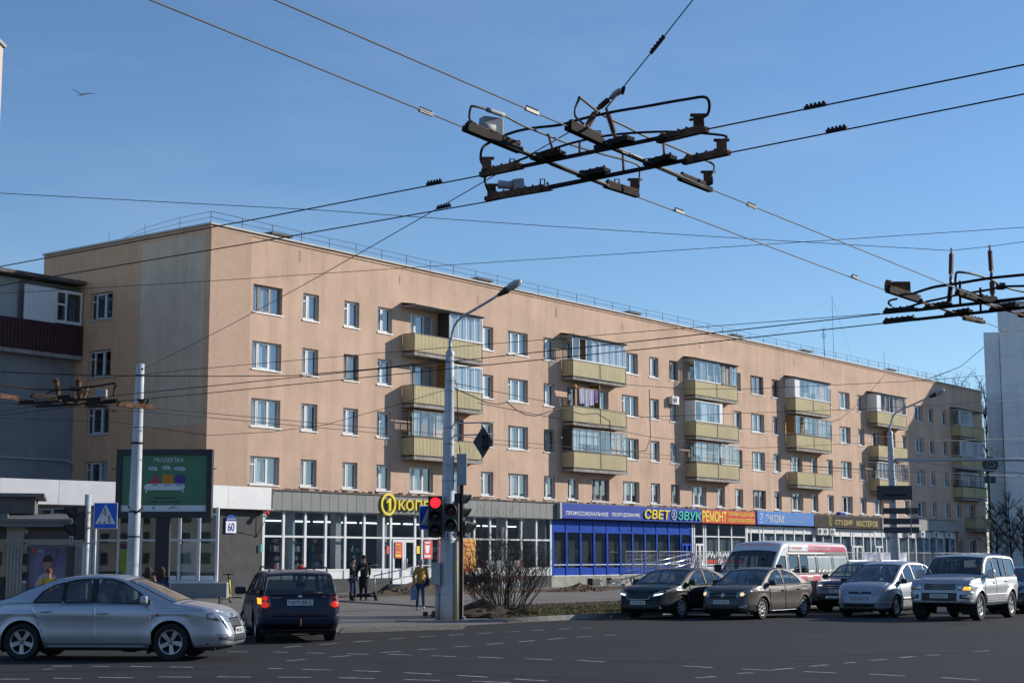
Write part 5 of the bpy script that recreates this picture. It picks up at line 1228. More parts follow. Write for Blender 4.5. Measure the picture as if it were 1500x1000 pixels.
        for W in s.wx:
            for sg in (1,-1):
                n = 18; y0, y1 = sg*S['W']*.27, sg*(S['W']/2*.955); vs = []
                for i in range(n+1):
                    a = R(-28)+R(236)*i/n; vs += [(W+s.Ra*1.002*math.cos(a),y0,S['R']+s.Ra*1.002*math.sin(a)),(W+s.Ra*1.002*math.cos(a),y1,S['R']+s.Ra*1.002*math.sin(a))]
                k = len(vs); mb.add(vs+[(W,y0,S['R'])],[(2*i,2*i+2,2*i+3,2*i+1) for i in range(n)]+[(2*i,2*i+2,k) for i in range(n)],0,True)
        mb.build('underbody', M['well_black'], t, fix=False)
        s.wheels(); return t
    def wheels(s):
        S = s.S; Rw = S['R']; rr = S.get('rim',Rw*.66); wd = S.get('tw',.2); st = R(S.get('steer',0))
        tm = MB(); h = wd/2
        prof = [(rr,-h*.8),(Rw*.93,-h),(Rw*.985,-h*.86),(Rw,-h*.55),(Rw,h*.55),(Rw*.985,h*.86),(Rw*.93,h),(rr,h*.8),(rr*.97,h*.3),(rr*.97,-h*.8)]
        A = Matrix.Rotation(R(-90),4,'X')       # lathe axis z -> +y (outside)
        tm.lathe(prof, 36, 0, A)
        for k in (-.3,0,.3): tm.lathe([(Rw*1.001,k*wd-.004),(Rw*.992,k*wd),(Rw*1.001,k*wd+.004)],36,0,A)
        tme = tm.mesh('wheel', M['tyre']); rm = MB(); y = h*.62; sty = S.get('rimstyle','five')
        rm.lathe([(rr*1.0,h*.78),(rr*.95,h*.80),(rr*.90,h*.66),(rr*.88,-h*.2)],36,0,A)
        rm.lathe([(.001,y+.012),(rr*.12,y+.012),(rr*.19,y-.004),(rr*.2,y-.05)],20,0,A)
        if sty == 'cover':
            rm.lathe([(rr*.2,y),(rr*.62,y+.015),(rr*.93,y+.01)],36,0,A)
        n = {'five':5,'six':6,'cover':10}[sty]
        for i in range(n):
            a = 2*math.pi*i/n+.3; wi, wo = (rr*.13, rr*.20) if n < 7 else (rr*.06,rr*.10)
            r0, r1 = (rr*.10, rr*.93) if n < 7 else (rr*.5,rr*.9)
            pts = [(r0,-wi),(r1,-wo),(r1,wo),(r0,wi)]; ca, sa = math.cos(a), math.sin(a); z0, z1 = y-.045, (y+.004 if n < 7 else y+.022)
            mi = 0 if n < 7 else 1
            rm.prism(pts, z0, z1, lambda p,q,c: A @ Vector((p*ca-q*sa, p*sa+q*ca, c - (.0 if p < rr*.5 else -.008))), mi)
        dk = MB(); 
        rm.lathe([(.001,-h*.1),(rr*.9,-h*.1)],24,1,A)
        for i in range(5):
            a = 2*math.pi*i/5; rm.lathe([(.001,y+.02),(.012,y+.02),(.012,y)],6,1,A @ Matrix.Translation((rr*.13*math.cos(a),rr*.13*math.sin(a),0)))
        rme = rm.mesh('rim', [M['rim_cover' if sty == 'cover' else 'rim_alloy'], M['trim_black']])
        for k,W in enumerate(s.wx):
            for sg in (1,-1):
                o = bpy.data.objects.new('wheel', tme); COL.objects.link(o); o.parent = s.t; o.location = (W, sg*(S['W']/2-wd/2-S.get('inset',.03)), Rw)
                o.rotation_euler = (0, rnd.uniform(0,2), 0); base = 0 if sg > 0 else math.pi
                o.rotation_mode = 'XYZ'; M3 = Matrix.Rotation(base + (st if k == 0 else 0),3,'Z') @ Matrix.Rotation(rnd.uniform(0,2),3,'Y'); o.rotation_euler = M3.to_euler()
                c = bpy.data.objects.new('rim', rme); COL.objects.link(c); c.parent = o
    def patch(s, name, poly, axis, mat, e=.004, skirt=.02, both=False, label=None, parent=None, smooth=True, step=.05, thick=None):
        """panel lying on the body: outline in the view along axis, thrown onto the surface"""
        out = []
        for sg in ((1,-1) if both else (1,)):
            pts = []
            for (a,c),(d,f) in zip(poly, poly[1:]+poly[:1]):
                n = max(1,int(math.hypot(d-a,f-c)/step)); pts += [Vector((a+(d-a)*k/n, c+(f-c)*k/n)) for k in range(n)]
            nb = len(pts); xs = [p.x for p in pts]; ys = [p.y for p in pts]; x = min(xs)+step*.7
            while x < max(xs):
                y = min(ys)+step*.7
                while y < max(ys): pts.append(Vector((x,y))); y += step
                x += step
            r = geometry.delaunay_2d_cdt(pts, [], [list(range(nb))], 1, 1e-5)
            us_ = sorted({i for f in r[2] for i in f}); mpu = {q:i for i,q in enumerate(us_)}
            vv, ff = [r[0][i] for i in us_], [[mpu[i] for i in f] for f in r[2]]
            vs = []; nrms = []
            for p in vv:
                if axis == 'side': o_, d_ = Vector((p.x, sg*3, p.y)), Vector((0,-sg,0))
                elif axis == 'front': o_, d_ = Vector((6, p.x*sg, p.y)), Vector((-1,0,0))
                elif axis == 'rear': o_, d_ = Vector((-6, p.x*sg, p.y)), Vector((1,0,0))
                elif axis == 'top': o_, d_ = Vector((p.x, p.y*sg, 5)), Vector((0,0,-1))
                elif axis == 'fcorner': dd = Vector((-.75,-sg*.66,0)).normalized(); rt = Vector((-dd.y,dd.x,0))*sg; o_ = Vector((s.xf,sg*S_half(s),0))-dd*3+rt*p.x+Vector((0,0,p.y)); d_ = dd
                h = s.bvh.ray_cast(o_, d_)
                if h[0] is None:
                    h = s.bvh.find_nearest(o_ + d_*(3 if axis=='side' else 5))
                if axis == 'side' and (h[0].y*sg <= .2 or abs(h[0].y*sg - s.side(p.x,p.y)) > .12): h = (Vector((p.x, s.side(p.x,p.y)*sg, p.y)), Vector((0,sg,0)))   # over a window opening
                nn = h[1]; nn = nn if nn.dot(d_) < 0 else -nn
                vs.append(h[0]+nn*e); nrms.append(nn)
            mb = MB(); mb.add(vs, [tuple(f) for f in ff], 0, smooth)
            cnt = {}
            for f in ff:
                for a,c in zip(f, list(f[1:])+[f[0]]): k = (min(a,c),max(a,c)); cnt[k] = cnt.get(k,0)+1
            bd = [k for k,n in cnt.items() if n == 1]; base = len(mb.v); mp = {}
            for a,c in bd:
                for q in (a,c):
                    if q not in mp: mp[q] = len(mb.v); mb.v.append(vs[q]-nrms[q]*(e+skirt))
                mb.f.append([a,c,mp[c],mp[a]]); mb.m.append(0); mb.s.append(False)
            o = mb.build(name, mat, parent or s.t)
            if label: o['label'] = label
            out.append(o)
        return out
    def door(s, x0, x1, zt, zl, slant0=0, slant1=0, cut=None, handle=None, hm=None):
        poly = cut or [(x0,zl),(x1,zl),(x1+slant1,zt),(x0+slant0,zt)]
        ds = s.patch('door', poly, 'side', s.mat, .006, .012, True, step=.06)
        if handle:
            for o,sg in zip(ds,(1,-1)):
                hx, hz = handle; y = s.side(hx,hz)*sg; mb = MB(); mb.tube([(hx-.10,y+.004*sg,hz),(hx-.07,y+.032*sg,hz),(hx+.07,y+.032*sg,hz),(hx+.10,y+.004*sg,hz)],.014,7); mb.build('handle', hm or s.mat, o)
    def mirror(s, x, z, mat, w=.2, h=.14):
        for sg in (1,-1):
            y = s.side(x,z)*sg; mb = MB(); mb.bbox(-.055,.06,-.5*w,.5*w,-h/2,h/2,.035); mb.xf(Matrix.Translation((x,y+sg*(w*.5+.05),z+.03)) @ Matrix.Rotation(R(-8)*sg,4,'Z')); mb.tube([(x+.02,y-.02*sg,z-.03),(x,y+sg*.08,z)],.022,6)
            mb.build('wing_mirror', mat, s.t)
    def bar(s, name, pts, r, mat, n=6): mb = MB(); mb.tube(pts, r, n); return mb.build(name, mat, s.t)
    def plate(s, axis, z, txt, y=0, w=.52, h=.112, e=.02):
        sg = 1 if axis == 'front' else -1
        hit = s.bvh.ray_cast(Vector((6*sg, y, z)), Vector((-sg,0,0)))[0]; x = hit.x+sg*e
        p = MB(); p.box(-.012,.0,-w/2,w/2,-h/2,h/2) ; o = bpy.data.objects.new('number_plate', p.mesh('number_plate', M['plate_white'])); COL.objects.link(o); o.parent = s.t; o.location = (x,y,z)
        o.rotation_euler.z = 0 if sg > 0 else math.pi
        fr = MB(); fr.box(-.016,-.004,-w/2-.012,w/2+.012,-h/2-.012,h/2+.012); fr.build('plate_frame', M['trim_black'], o)
        text('lettering', txt, w*.78, h*.62, M['plate_ink'], o, (.002,-w*.36,-h*.31), (R(90),0,R(90)), .001)
        q = MB(); q.box(0,.002,-w*.46,-w*.40,.0,h*.26); q.build('emblem', M['lamp_red'], o)
def S_half(s): return s.S['W']/2
def place(fx, fy, wb, hd):                    # origin from the near front wheel's ground point
    return Vector((fx,fy,0))
DIR = math.atan2(-FD.y, -FD.x)                # traffic queue: towards the camera along the kerb
hv = Vector((math.cos(DIR), math.sin(DIR), 0)); lv = Vector((-hv.y, hv.x, 0))
def from_fl(px, Y, wb, track, hd=DIR, py=905):   # origin from the front-left tyre's ground point seen at column px, distance Y
    h = Vector((math.cos(hd),math.sin(hd),0)); l = Vector((-h.y,h.x,0)); return Vector((gx(px,Y,py),Y,0)) - l*track/2 - h*wb/2

def pillars(c, gaps, z0=1.0):
    for a,b,z1,sl in gaps: c.patch('pillar_trim',[(a,z0-.02),(b,z0-.02),(b+sl,z1),(a+sl,z1)],'side',M['trim_black'],.003,.01,True,step=.04)
def bonnet(c, m, x0, x1, w):
    d = x1-x0; c.patch('bonnet',[(x0,-w),(x0+d*.45,-w),(x0+d*.82,-w*.86),(x0+d*.97,-w*.45),(x1,0),(x0+d*.97,w*.45),(x0+d*.82,w*.86),(x0+d*.45,w),(x0,w)],'top',m,.006,.015,step=.08)
# ---- silver liftback crossing in the foreground
SED = dict(W=1.706, wb=2.60, R=.315, tk=.42, crown=.045, rad=.05, pillar=0,
 top=[(-2.13,.62),(-2.10,.88),(-1.98,.985),(-1.80,1.03),(-1.55,1.10),(-1.2,1.25),(-.75,1.405),(-.35,1.455),(.0,1.46),(.35,1.425),(.62,1.33),(.95,1.18),(1.36,1.0),(1.5,.975),(1.75,.935),(2.0,.865),(2.14,.77),(2.23,.62),(2.28,.48),(2.30,.40)],
 bot=[(-2.13,.50),(-2.05,.36),(-1.85,.26),(-1.2,.20),(1.2,.20),(1.7,.21),(2.1,.22),(2.26,.25),(2.30,.30)],
 belt=[(-2.13,.60),(-2.08,.84),(-1.9,.94),(-1.5,.965),(-.8,.95),(0,.93),(.9,.90),(1.35,.89),(1.8,.85),(2.1,.74),(2.30,.39)],
 plan=[(-2.13,.55),(-2.10,.66),(-2.0,.755),(-1.8,.815),(-1.3,.85),(0,.853),(1.2,.85),(1.6,.835),(1.9,.78),(2.1,.69),(2.22,.60),(2.30,.46)],
 ws=(.50,1.33), rw=(-1.70,-.98), crease=.80,
 windows=[[(-1.12,.985),(-.98,1.16),(-.80,1.27),(-.62,1.32),(-.62,.99)], [(-.57,.99),(-.57,1.335),(-.30,1.375),(-.12,1.385),(-.10,.985)], [(-.02,.98),(-.03,1.385),(.22,1.375),(.45,1.30),(.72,1.15),(.92,1.01),(.92,.965)]])
def common_front(c, S): pass
rap = Car(SED); RC = car_paint('silver_paint', (.47,.495,.535), .6, .33, .10)
o = rap.build('parked_car' if 0 else 'car', 'silver liftback car passing in the left foreground, side on, with two people inside', 'car', (0,0,0), R(-4), RC)
xw0, xw1 = gx(255,27.6,960), gx(35,27.75,966)
o.location = ((xw0+xw1)/2, 28.45, 0)
SP = M['silver_paint']
rap.door(-.02,.98,.955,.27, -.02,-.03, None, (.12,.80)); rap.door(-1.0,-.06,.955,.27,0,0,[(-.90,.27),(-.05,.27),(-.04,.96),(-1.14,.965),(-1.12,.86),(-1.02,.62),(-.93,.45)],(-.88,.83))
rap.mirror(.86,1.0,SP); pillars(rap,[(-.12,-.01,1.385,-.008),(-.63,-.56,1.32,0)]); bonnet(rap,SP,1.42,2.15,.70)
rap.patch('headlight',[(.32,.63),(.66,.66),(.765,.70),(.765,.80),(.66,.82),(.36,.74)],'front',M['lamp_clear'],.006,.02,True)
rap.patch('grille',[(-.33,.55),(.33,.55),(.31,.70),(-.31,.70)],'front',M['grille'],.005)
rap.patch('chrome_trim',[(-.34,.70),(.34,.70),(.33,.725),(-.33,.725)],'front',M['chrome'],.010)
rap.patch('lower_grille',[(-.42,.31),(.42,.31),(.40,.43),(-.40,.43)],'front',M['grille'],.005)
rap.patch('fog_lamp',[(.45,.32),(.68,.36),(.70,.45),(.45,.43)],'front',M['lamp_clear'],.007,.02,True)
rap.patch('badge',[(.05*math.cos(i*.63),.735+.045*math.sin(i*.63)) for i in range(10)],'front',M['chrome'],.014)
rap.plate('front',.49,'9041 IB-5')
rap.patch('tail_light',[(.50,.72),(.74,.72),(.74,.90),(.52,.90)],'rear',M['lamp_red'],.006,.02,True)
rap.patch('fuel_flap',[(-1.52,.76),(-1.34,.76),(-1.33,.91),(-1.50,.91)],'side',SP,.004)
rap.patch('side_repeater',[(1.04,.76),(1.10,.76),(1.09,.80),(1.05,.80)],'side',M['lamp_amber'],.006,.01,True)
rap.patch('sill',[(-.83,.205),(.83,.205),(.83,.25),(-.83,.25)],'side',SP,.012,.02,True)

for sg in (1,-1): mb = MB(); mb.box(.895,.915,sg*.64,sg*.82,.12,.30); mb.build('mud_flap', M['trim_black'], rap.t)

# ---- dark blue estate driving away
EST = dict(W=1.746, wb=2.70, R=.315, tk=.34, crown=.045, rad=.06, pillar=0, steer=22,
 top=[(-2.33,.60),(-2.31,.78),(-2.27,.98),(-2.17,1.22),(-2.02,1.42),(-1.85,1.455),(-1.2,1.49),(-.5,1.50),(.1,1.485),(.45,1.43),(.75,1.31),(1.25,1.03),(1.42,.975),(1.8,.92),(2.1,.82),(2.27,.66),(2.35,.45)],
 bot=[(-2.33,.42),(-2.28,.36),(-2.1,.30),(-1.3,.22),(1.3,.21),(2.1,.22),(2.30,.26),(2.35,.34)],
 belt=[(-2.33,.59),(-2.31,.76),(-2.27,.93),(-2.1,.965),(-1,.955),(0,.94),(1.0,.92),(1.4,.89),(1.9,.82),(2.2,.66),(2.35,.43)],
 plan=[(-2.33,.70),(-2.30,.775),(-2.2,.825),(-1.9,.86),(-1.3,.873),(0,.873),(1.3,.868),(1.8,.83),(2.1,.74),(2.28,.60),(2.35,.46)],
 ws=(.62,1.25), rw=(-2.262,-2.04),
 windows=[[(-2.0,1.0),(-1.9,1.30),(-1.80,1.37),(-1.12,1.40),(-1.12,1.0)],[(-1.05,1.0),(-1.05,1.405),(-.2,1.41),(-.18,.985)],[(-.10,.985),(-.12,1.41),(.28,1.38),(.6,1.26),(1.0,1.02),(1.0,.97)]])
pas = Car(EST); BL = car_paint('navy_paint', (.009,.014,.045), .0, .4, .06, .25)
pas.build('car', 'dark blue estate car seen from behind, left indicator lit, turning away', 'car', (-4.95,35.55,0), R(90+14), BL)
pas.door(-.12,.92,.955,.28,-.02,0,None,(.04,.83)); pas.door(-.98,-.16,.955,.28,0,0,None,(-.9,.83)); pas.mirror(.9,1.0,BL,.24,.16)
for sg in (1,-1):
    nm = 'left' if sg > 0 else 'right'
    pas.patch('tail_light',[(sg*.60,.72),(sg*.84,.72),(sg*.84,.98),(sg*.62,.98)],'rear',M['lamp_red'],.006,.02,label=nm+' tail light')
    pas.patch('brake_lamp',[(sg*(.715+.075*math.cos(i*.52)),.785+.065*math.sin(i*.52)) for i in range(12)],'rear',M['brake_lit'],.011,.01)
    pas.patch('tail_lens',[(sg*(.72+.055*math.cos(i*.52)),.915+.05*math.sin(i*.52)) for i in range(12)],'rear',M['lamp_red'] if sg < 0 else M['brake_lit'],.011,.01)
pas.patch('indicator',[(.79,.80),(.84,.80),(.84,.92),(.79,.92)],'rear',M['amber_lit'],.012,.01)
pas.patch('tailgate',[(-.58,.54),(.58,.54),(.60,.74),(.58,.975),(-.58,.975),(-.60,.74)],'rear',BL,.005,.012)
pas.patch('bumper',[(-.84,.37),(.84,.37),(.86,.58),(.80,.60),(.62,.525),(-.62,.525),(-.80,.60),(-.86,.58)],'rear',BL,.016,.03)
pas.patch('bumper_trim',[(-.72,.32),(.72,.32),(.72,.37),(-.72,.37)],'rear',M['trim_black'],.012,.02)
pas.plate('rear',.83,'5077 BE-5',0,.54,.12)
pas.patch('badge',[(.045*math.cos(i*.63),1.0-.045+.04*math.sin(i*.63)) for i in range(10)],'rear',M['chrome'],.010,.01)
h = pas.bvh.ray_cast(Vector((-6,.48,.93)),Vector((1,0,0)))[0]; text('lettering','PASSAT',.2,.028,M['chrome'],pas.t,(h.x-.012,.58,.915),(R(90),0,R(-90)),.002); text('lettering','TDI',.09,.026,M['chrome'],pas.t,(h.x-.012,-.46,.935),(R(90),0,R(-90)),.002)
for sg in (1,-1): pas.bar('roof_rail',[(-1.9,sg*.60,1.455),(-1.8,sg*.60,1.535),(.2,sg*.60,1.56),(.35,sg*.60,1.48)],.018,M['trim_black'])
pas.bar('wiper',[(-2.30,-.02,1.035),(-2.29,-.45,1.03)],.012,M['trim_black']); pas.bar('tow_bar',[(-2.30,0,.36),(-2.42,0,.36),(-2.42,0,.50)],.022,M['rust']); pas.bar('exhaust',[(-2.1,.45,.26),(-2.36,.45,.27)],.03,M['iron'])

# ---- black liftback, front of the queue
OCT = dict(SED, W=1.80, wb=2.68, R=.325, rimstyle='cover')
OCT['top'] = [(-2.20,.62),(-2.17,.90),(-2.05,1.01),(-1.85,1.06),(-1.6,1.13),(-1.2,1.275),(-.75,1.41),(-.3,1.46),(.05,1.46),(.4,1.42),(.7,1.32),(1.05,1.15),(1.38,1.0),(1.55,.965),(1.85,.91),(2.1,.82),(2.25,.71),(2.33,.56),(2.37,.42)]
OCT['plan'] = [(x*1.03,y*1.055) for x,y in SED['plan']]; OCT['belt'] = [(x*1.03,y+.01) for x,y in SED['belt']]; OCT['bot'] = [(x*1.03,y) for x,y in SED['bot']]
OCT['ws'] = (.58,1.34); OCT['rw'] = (-1.76,-1.0)
oct_ = Car(OCT); BK = car_paint('black_paint', (.011,.013,.017), 0, .5, .0, .12)
oct_.build('car', 'black car with lit headlights at the head of the waiting queue', 'car', from_fl(996,46.6,2.68,1.55), DIR, BK)
oct_.door(-.02,.86,.965,.27,-.02,.10,None,(.12,.82)); oct_.door(-1.0,-.06,.965,.27,0,0,[(-.92,.27),(-.05,.27),(-.04,.97),(-1.16,.975),(-1.14,.86),(-1.04,.62),(-.95,.45)],(-.9,.84),M['chrome']); oct_.mirror(.92,1.01,M['trim_black']); pillars(oct_,[(-.12,-.01,1.385,-.008),(-.63,-.56,1.32,0)]); bonnet(oct_,BK,1.46,2.22,.74)
oct_.patch('headlight',[(.42,.63),(.70,.68),(.84,.82),(.74,.83),(.44,.73)],'front',M['lamp_clear'],.006,.02,True)
oct_.patch('daytime_lamp',[(.48,.655),(.66,.685),(.72,.74),(.5,.70)],'front',M['drl_lit'],.012,.01,True)
oct_.patch('grille',[(-.38,.55),(.38,.55),(.42,.70),(.36,.74),(-.36,.74),(-.42,.70)],'front',M['grille'],.005)
oct_.bar('chrome_trim',[(2.33,-.40,.66),(2.36,-.36,.57),(2.385,0,.55),(2.36,.36,.57),(2.33,.40,.66)],.012,M['chrome'])
oct_.patch('lower_grille',[(-.70,.26),(.70,.26),(.66,.40),(-.66,.40)],'front',M['grille'],.006); oct_.plate('front',.47,'1190 TB-7')
oct_.patch('chrome_trim',[(-.84,.225),(.85,.225),(.85,.255),(-.84,.255)],'side',M['chrome'],.014,.02,True)

# ---- brown saloon
POL = dict(SED, W=1.70, wb=2.55, R=.305, rimstyle='cover')
POL['top'] = [(-2.12,.62),(-2.09,.92),(-2.0,1.03),(-1.75,1.06),(-1.5,1.09),(-1.15,1.27),(-.75,1.42),(-.35,1.465),(.0,1.47),(.35,1.435),(.62,1.34),(.95,1.18),(1.28,1.0),(1.42,.965),(1.7,.915),(1.95,.83),(2.1,.72),(2.18,.57),(2.22,.42)]
POL['plan'] = [(x*.97,y) for x,y in SED['plan']]; POL['belt'] = [(x*.97,y+.01) for x,y in SED['belt']]; POL['bot'] = [(x*.965,y) for x,y in SED['bot']]
POL['rw'] = (-1.46,-.98); POL['top'][0] = (-2.07,.62); POL['top'][1] = (-2.045,.92)
pol = Car(POL); BR = car_paint('brown_paint', (.098,.080,.072), .1, .48, .04, .2)
pol.build('car', 'brown saloon car with yellowish headlights waiting behind the black car', 'car', from_fl(1114,46.0,2.55,1.46), DIR, BR)
pol.door(-.02,.82,.955,.27,-.02,.11,None,(.12,.81)); pol.door(-.98,-.06,.955,.27,0,0,[(-.86,.27),(-.05,.27),(-.04,.96),(-1.10,.965),(-1.08,.86),(-1.0,.62),(-.90,.45)],(-.86,.83)); pol.mirror(.86,1.0,M['trim_black']); pillars(pol,[(-.12,-.01,1.385,-.008),(-.63,-.56,1.32,0)]); bonnet(pol,BR,1.36,2.06,.70)
pol.patch('headlight',[(.42,.62),(.66,.66),(.80,.80),(.72,.83),(.44,.76)],'front',M['lamp_clear'],.006,.02,True)
pol.patch('headlamp_bulb',[(.60+.055*math.cos(i*.63),.715+.05*math.sin(i*.63)) for i in range(10)],'front',M['headlamp_dim'],.012,.01,True)
pol.patch('grille',[(-.46,.60),(.46,.60),(.48,.745),(-.48,.745)],'front',M['grille'],.005); pol.bar('grille_bar',[(2.14,-.40,.68),(2.17,0,.68),(2.14,.40,.68)],.008,M['chrome'])
pol.patch('badge',[(.065*math.cos(i*.63),.685+.06*math.sin(i*.63)) for i in range(10)],'front',M['chrome'],.012,.01)
pol.patch('lower_grille',[(-.60,.26),(.60,.26),(.62,.42),(-.62,.42)],'front',M['grille'],.006); pol.patch('fog_lamp',[(.56,.31),(.70,.34),(.70,.41),(.56,.39)],'front',M['lamp_clear'],.007,.02,True); pol.plate('front',.50,'7072 CB-7')
pol.patch('chrome_trim',[(-.8,.225),(.8,.225),(.8,.25),(-.8,.25)],'side',M['chrome'],.012,.02,True); pol.patch('tail_light',[(.5,.74),(.76,.74),(.76,.94),(.52,.94)],'rear',M['lamp_red'],.006,.02,True)
pol.patch('tail_light',[(-2.02,.76),(-1.9,.76),(-1.86,.93),(-2.0,.93)],'side',M['lamp_red'],.006,.02,True)

# ---- silver-blue compact people carrier
PIC = dict(W=1.75, wb=2.76, R=.315, tk=.36, crown=.05, rad=.07, pillar=0, rimstyle='six', seats=(.25,-.7),
 top=[(-2.02,.65),(-2.0,.95),(-1.93,1.2),(-1.75,1.42),(-1.45,1.56),(-.9,1.63),(-.3,1.64),(.2,1.59),(.6,1.46),(1.1,1.22),(1.52,1.03),(1.75,.96),(2.0,.84),(2.14,.70),(2.22,.5),(2.25,.42)],
 bot=[(-2.02,.45),(-1.95,.32),(-1.3,.22),(1.3,.21),(2.05,.22),(2.2,.26),(2.25,.33)],
 belt=[(-2.02,.64),(-2.0,.9),(-1.8,1.03),(-1,1.02),(0,.98),(1.0,.93),(1.5,.90),(1.9,.80),(2.12,.66),(2.25,.41)],
 plan=[(-2.02,.66),(-1.98,.76),(-1.8,.84),(-1.2,.873),(0,.875),(1.2,.868),(1.7,.83),(1.95,.75),(2.13,.62),(2.25,.44)],
 ws=(.42,1.48), rw=(-1.96,-1.62),
 windows=[[(-1.72,1.07),(-1.62,1.36),(-1.42,1.45),(-1.15,1.49),(-1.15,1.06)],[(-1.08,1.06),(-1.08,1.50),(-.2,1.52),(-.18,1.02)],[(-.1,1.02),(-.12,1.52),(.15,1.49),(.55,1.34),(.57,.99)],[(.63,.99),(.63,1.30),(.95,1.15),(1.2,1.0),(1.2,.965)]])
pic = Car(PIC); PC = car_paint('steel_blue_paint', (.40,.43,.47), .4, .42, .10)
pic.build('car', 'silver-blue rounded people carrier with a plain bonnet, between brown saloon and silver off-roader', 'car', from_fl(1307.8,47.7,2.76,1.5), DIR+R(2), PC)
pic.door(.0,1.15,.97,.27,-.08,.0,None,(.18,.87)); pic.door(-1.0,-.05,1.0,.27,0,-.06,[(-.95,.27),(-.05,.27),(-.12,1.0),(-1.2,1.03),(-1.15,.75),(-1.02,.5)],(-.95,.88)); pic.mirror(1.05,1.02,M['trim_black'])
pic.patch('headlight',[(.40,.60),(.56,.66),(.80,.86),(.72,.86),(.48,.76)],'front',M['lamp_clear'],.006,.02,True)
pic.patch('grille',[(-.36,.68),(.36,.68),(.34,.74),(-.34,.74)],'front',M['grille'],.005); pic.patch('badge',[(-.07,.69),(0,.76),(.07,.69),(0,.725)],'front',M['chrome'],.012,.01)
pic.patch('lower_grille',[(-.46,.31),(.46,.31),(.5,.41),(-.5,.41)],'front',M['grille'],.006); pic.plate('front',.52,'3203 MO-7'); pic.patch('bumper_trim',[(-.8,.40),(.8,.40),(.8,.435),(-.8,.435)],'front',PC,.02,.02)
bonnet(pic,PC,1.52,2.08,.66); pic.patch('door_trim',[(-.95,.50),(1.05,.50),(1.05,.58),(-.95,.58)],'side',PC,.018,.02,True)

# ---- small off-roader, mostly hidden
DUS = dict(W=1.82, wb=2.67, R=.345, tk=.30, crown=.045, rad=.06, flare=.03, rimstyle='five',
 top=[(-2.12,.75),(-2.1,1.0),(-2.05,1.2),(-1.9,1.5),(-1.6,1.60),(-.8,1.63),(-.1,1.62),(.3,1.55),(.62,1.42),(1.15,1.13),(1.35,1.08),(1.7,1.05),(2.0,.98),(2.12,.88),(2.19,.65),(2.22,.5)],
 bot=[(-2.12,.5),(-2.0,.4),(-1.3,.30),(1.3,.30),(1.9,.33),(2.15,.38),(2.22,.42)],
 belt=[(-2.12,.74),(-2.1,.95),(-2.0,1.08),(-1,1.06),(0,1.03),(1.0,1.0),(1.4,.99),(1.9,.93),(2.1,.84),(2.22,.49)],
 plan=[(-2.12,.74),(-2.05,.84),(-1.8,.89),(-1.2,.905),(0,.905),(1.3,.905),(1.8,.87),(2.05,.80),(2.17,.68),(2.22,.58)],
 ws=(.42,1.12), rw=(-2.04,-1.92),
 windows=[[(-1.75,1.12),(-1.65,1.45),(-1.1,1.5),(-1.1,1.1)],[(-1.03,1.1),(-1.03,1.51),(-.2,1.52),(-.18,1.07)],[(-.1,1.07),(-.1,1.52),(.2,1.48),(.5,1.36),(.95,1.1),(.95,1.05)]])
dus = Car(DUS); DC = car_paint('grey_blue_paint', (.10,.13,.18), .3, .42, .12)
dus.build('car', 'dark grey-blue small off-roader with roof bars, mostly hidden behind the people carrier', 'car', from_fl(1277,51.8,2.67,1.56), DIR, DC)
dus.door(.0,1.0,1.03,.36,-.05,0,None,(.15,.95)); dus.door(-.95,-.06,1.05,.36,0,-.05,None,(-.85,.97)); dus.mirror(.95,1.1,M['trim_black'])
dus.patch('headlight',[(.50,.78),(.80,.80),(.84,.93),(.52,.92)],'front',M['lamp_clear'],.006,.02,True); dus.patch('grille',[(-.48,.74),(.48,.74),(.48,.92),(-.48,.92)],'front',M['grille'],.005)
dus.bar('grille_bar',[(2.14,-.46,.86),(2.18,0,.86),(2.14,.46,.86)],.014,M['chrome']); dus.bar('grille_bar',[(2.17,-.46,.79),(2.20,0,.79),(2.17,.46,.79)],.014,M['chrome'])
dus.patch('bumper_trim',[(-.75,.44),(.75,.44),(.7,.60),(-.7,.60)],'front',M['trim_black'],.012,.03); dus.plate('front',.68,'8821 KA-7'); dus.patch('skid_plate',[(-.4,.42),(.4,.42),(.35,.52),(-.35,.52)],'front',M['rim_alloy'],.03,.03)
dus.patch('daytime_lamp',[(.55,.84),(.68,.84),(.68,.87),(.55,.87)],'front',M['drl_lit'],.012,.01,True)
for sg in (1,-1): dus.bar('roof_rail',[(-1.6,sg*.58,1.56),(-1.5,sg*.58,1.635),(.0,sg*.58,1.645),(.2,sg*.58,1.54)],.022,M['rim_alloy'])

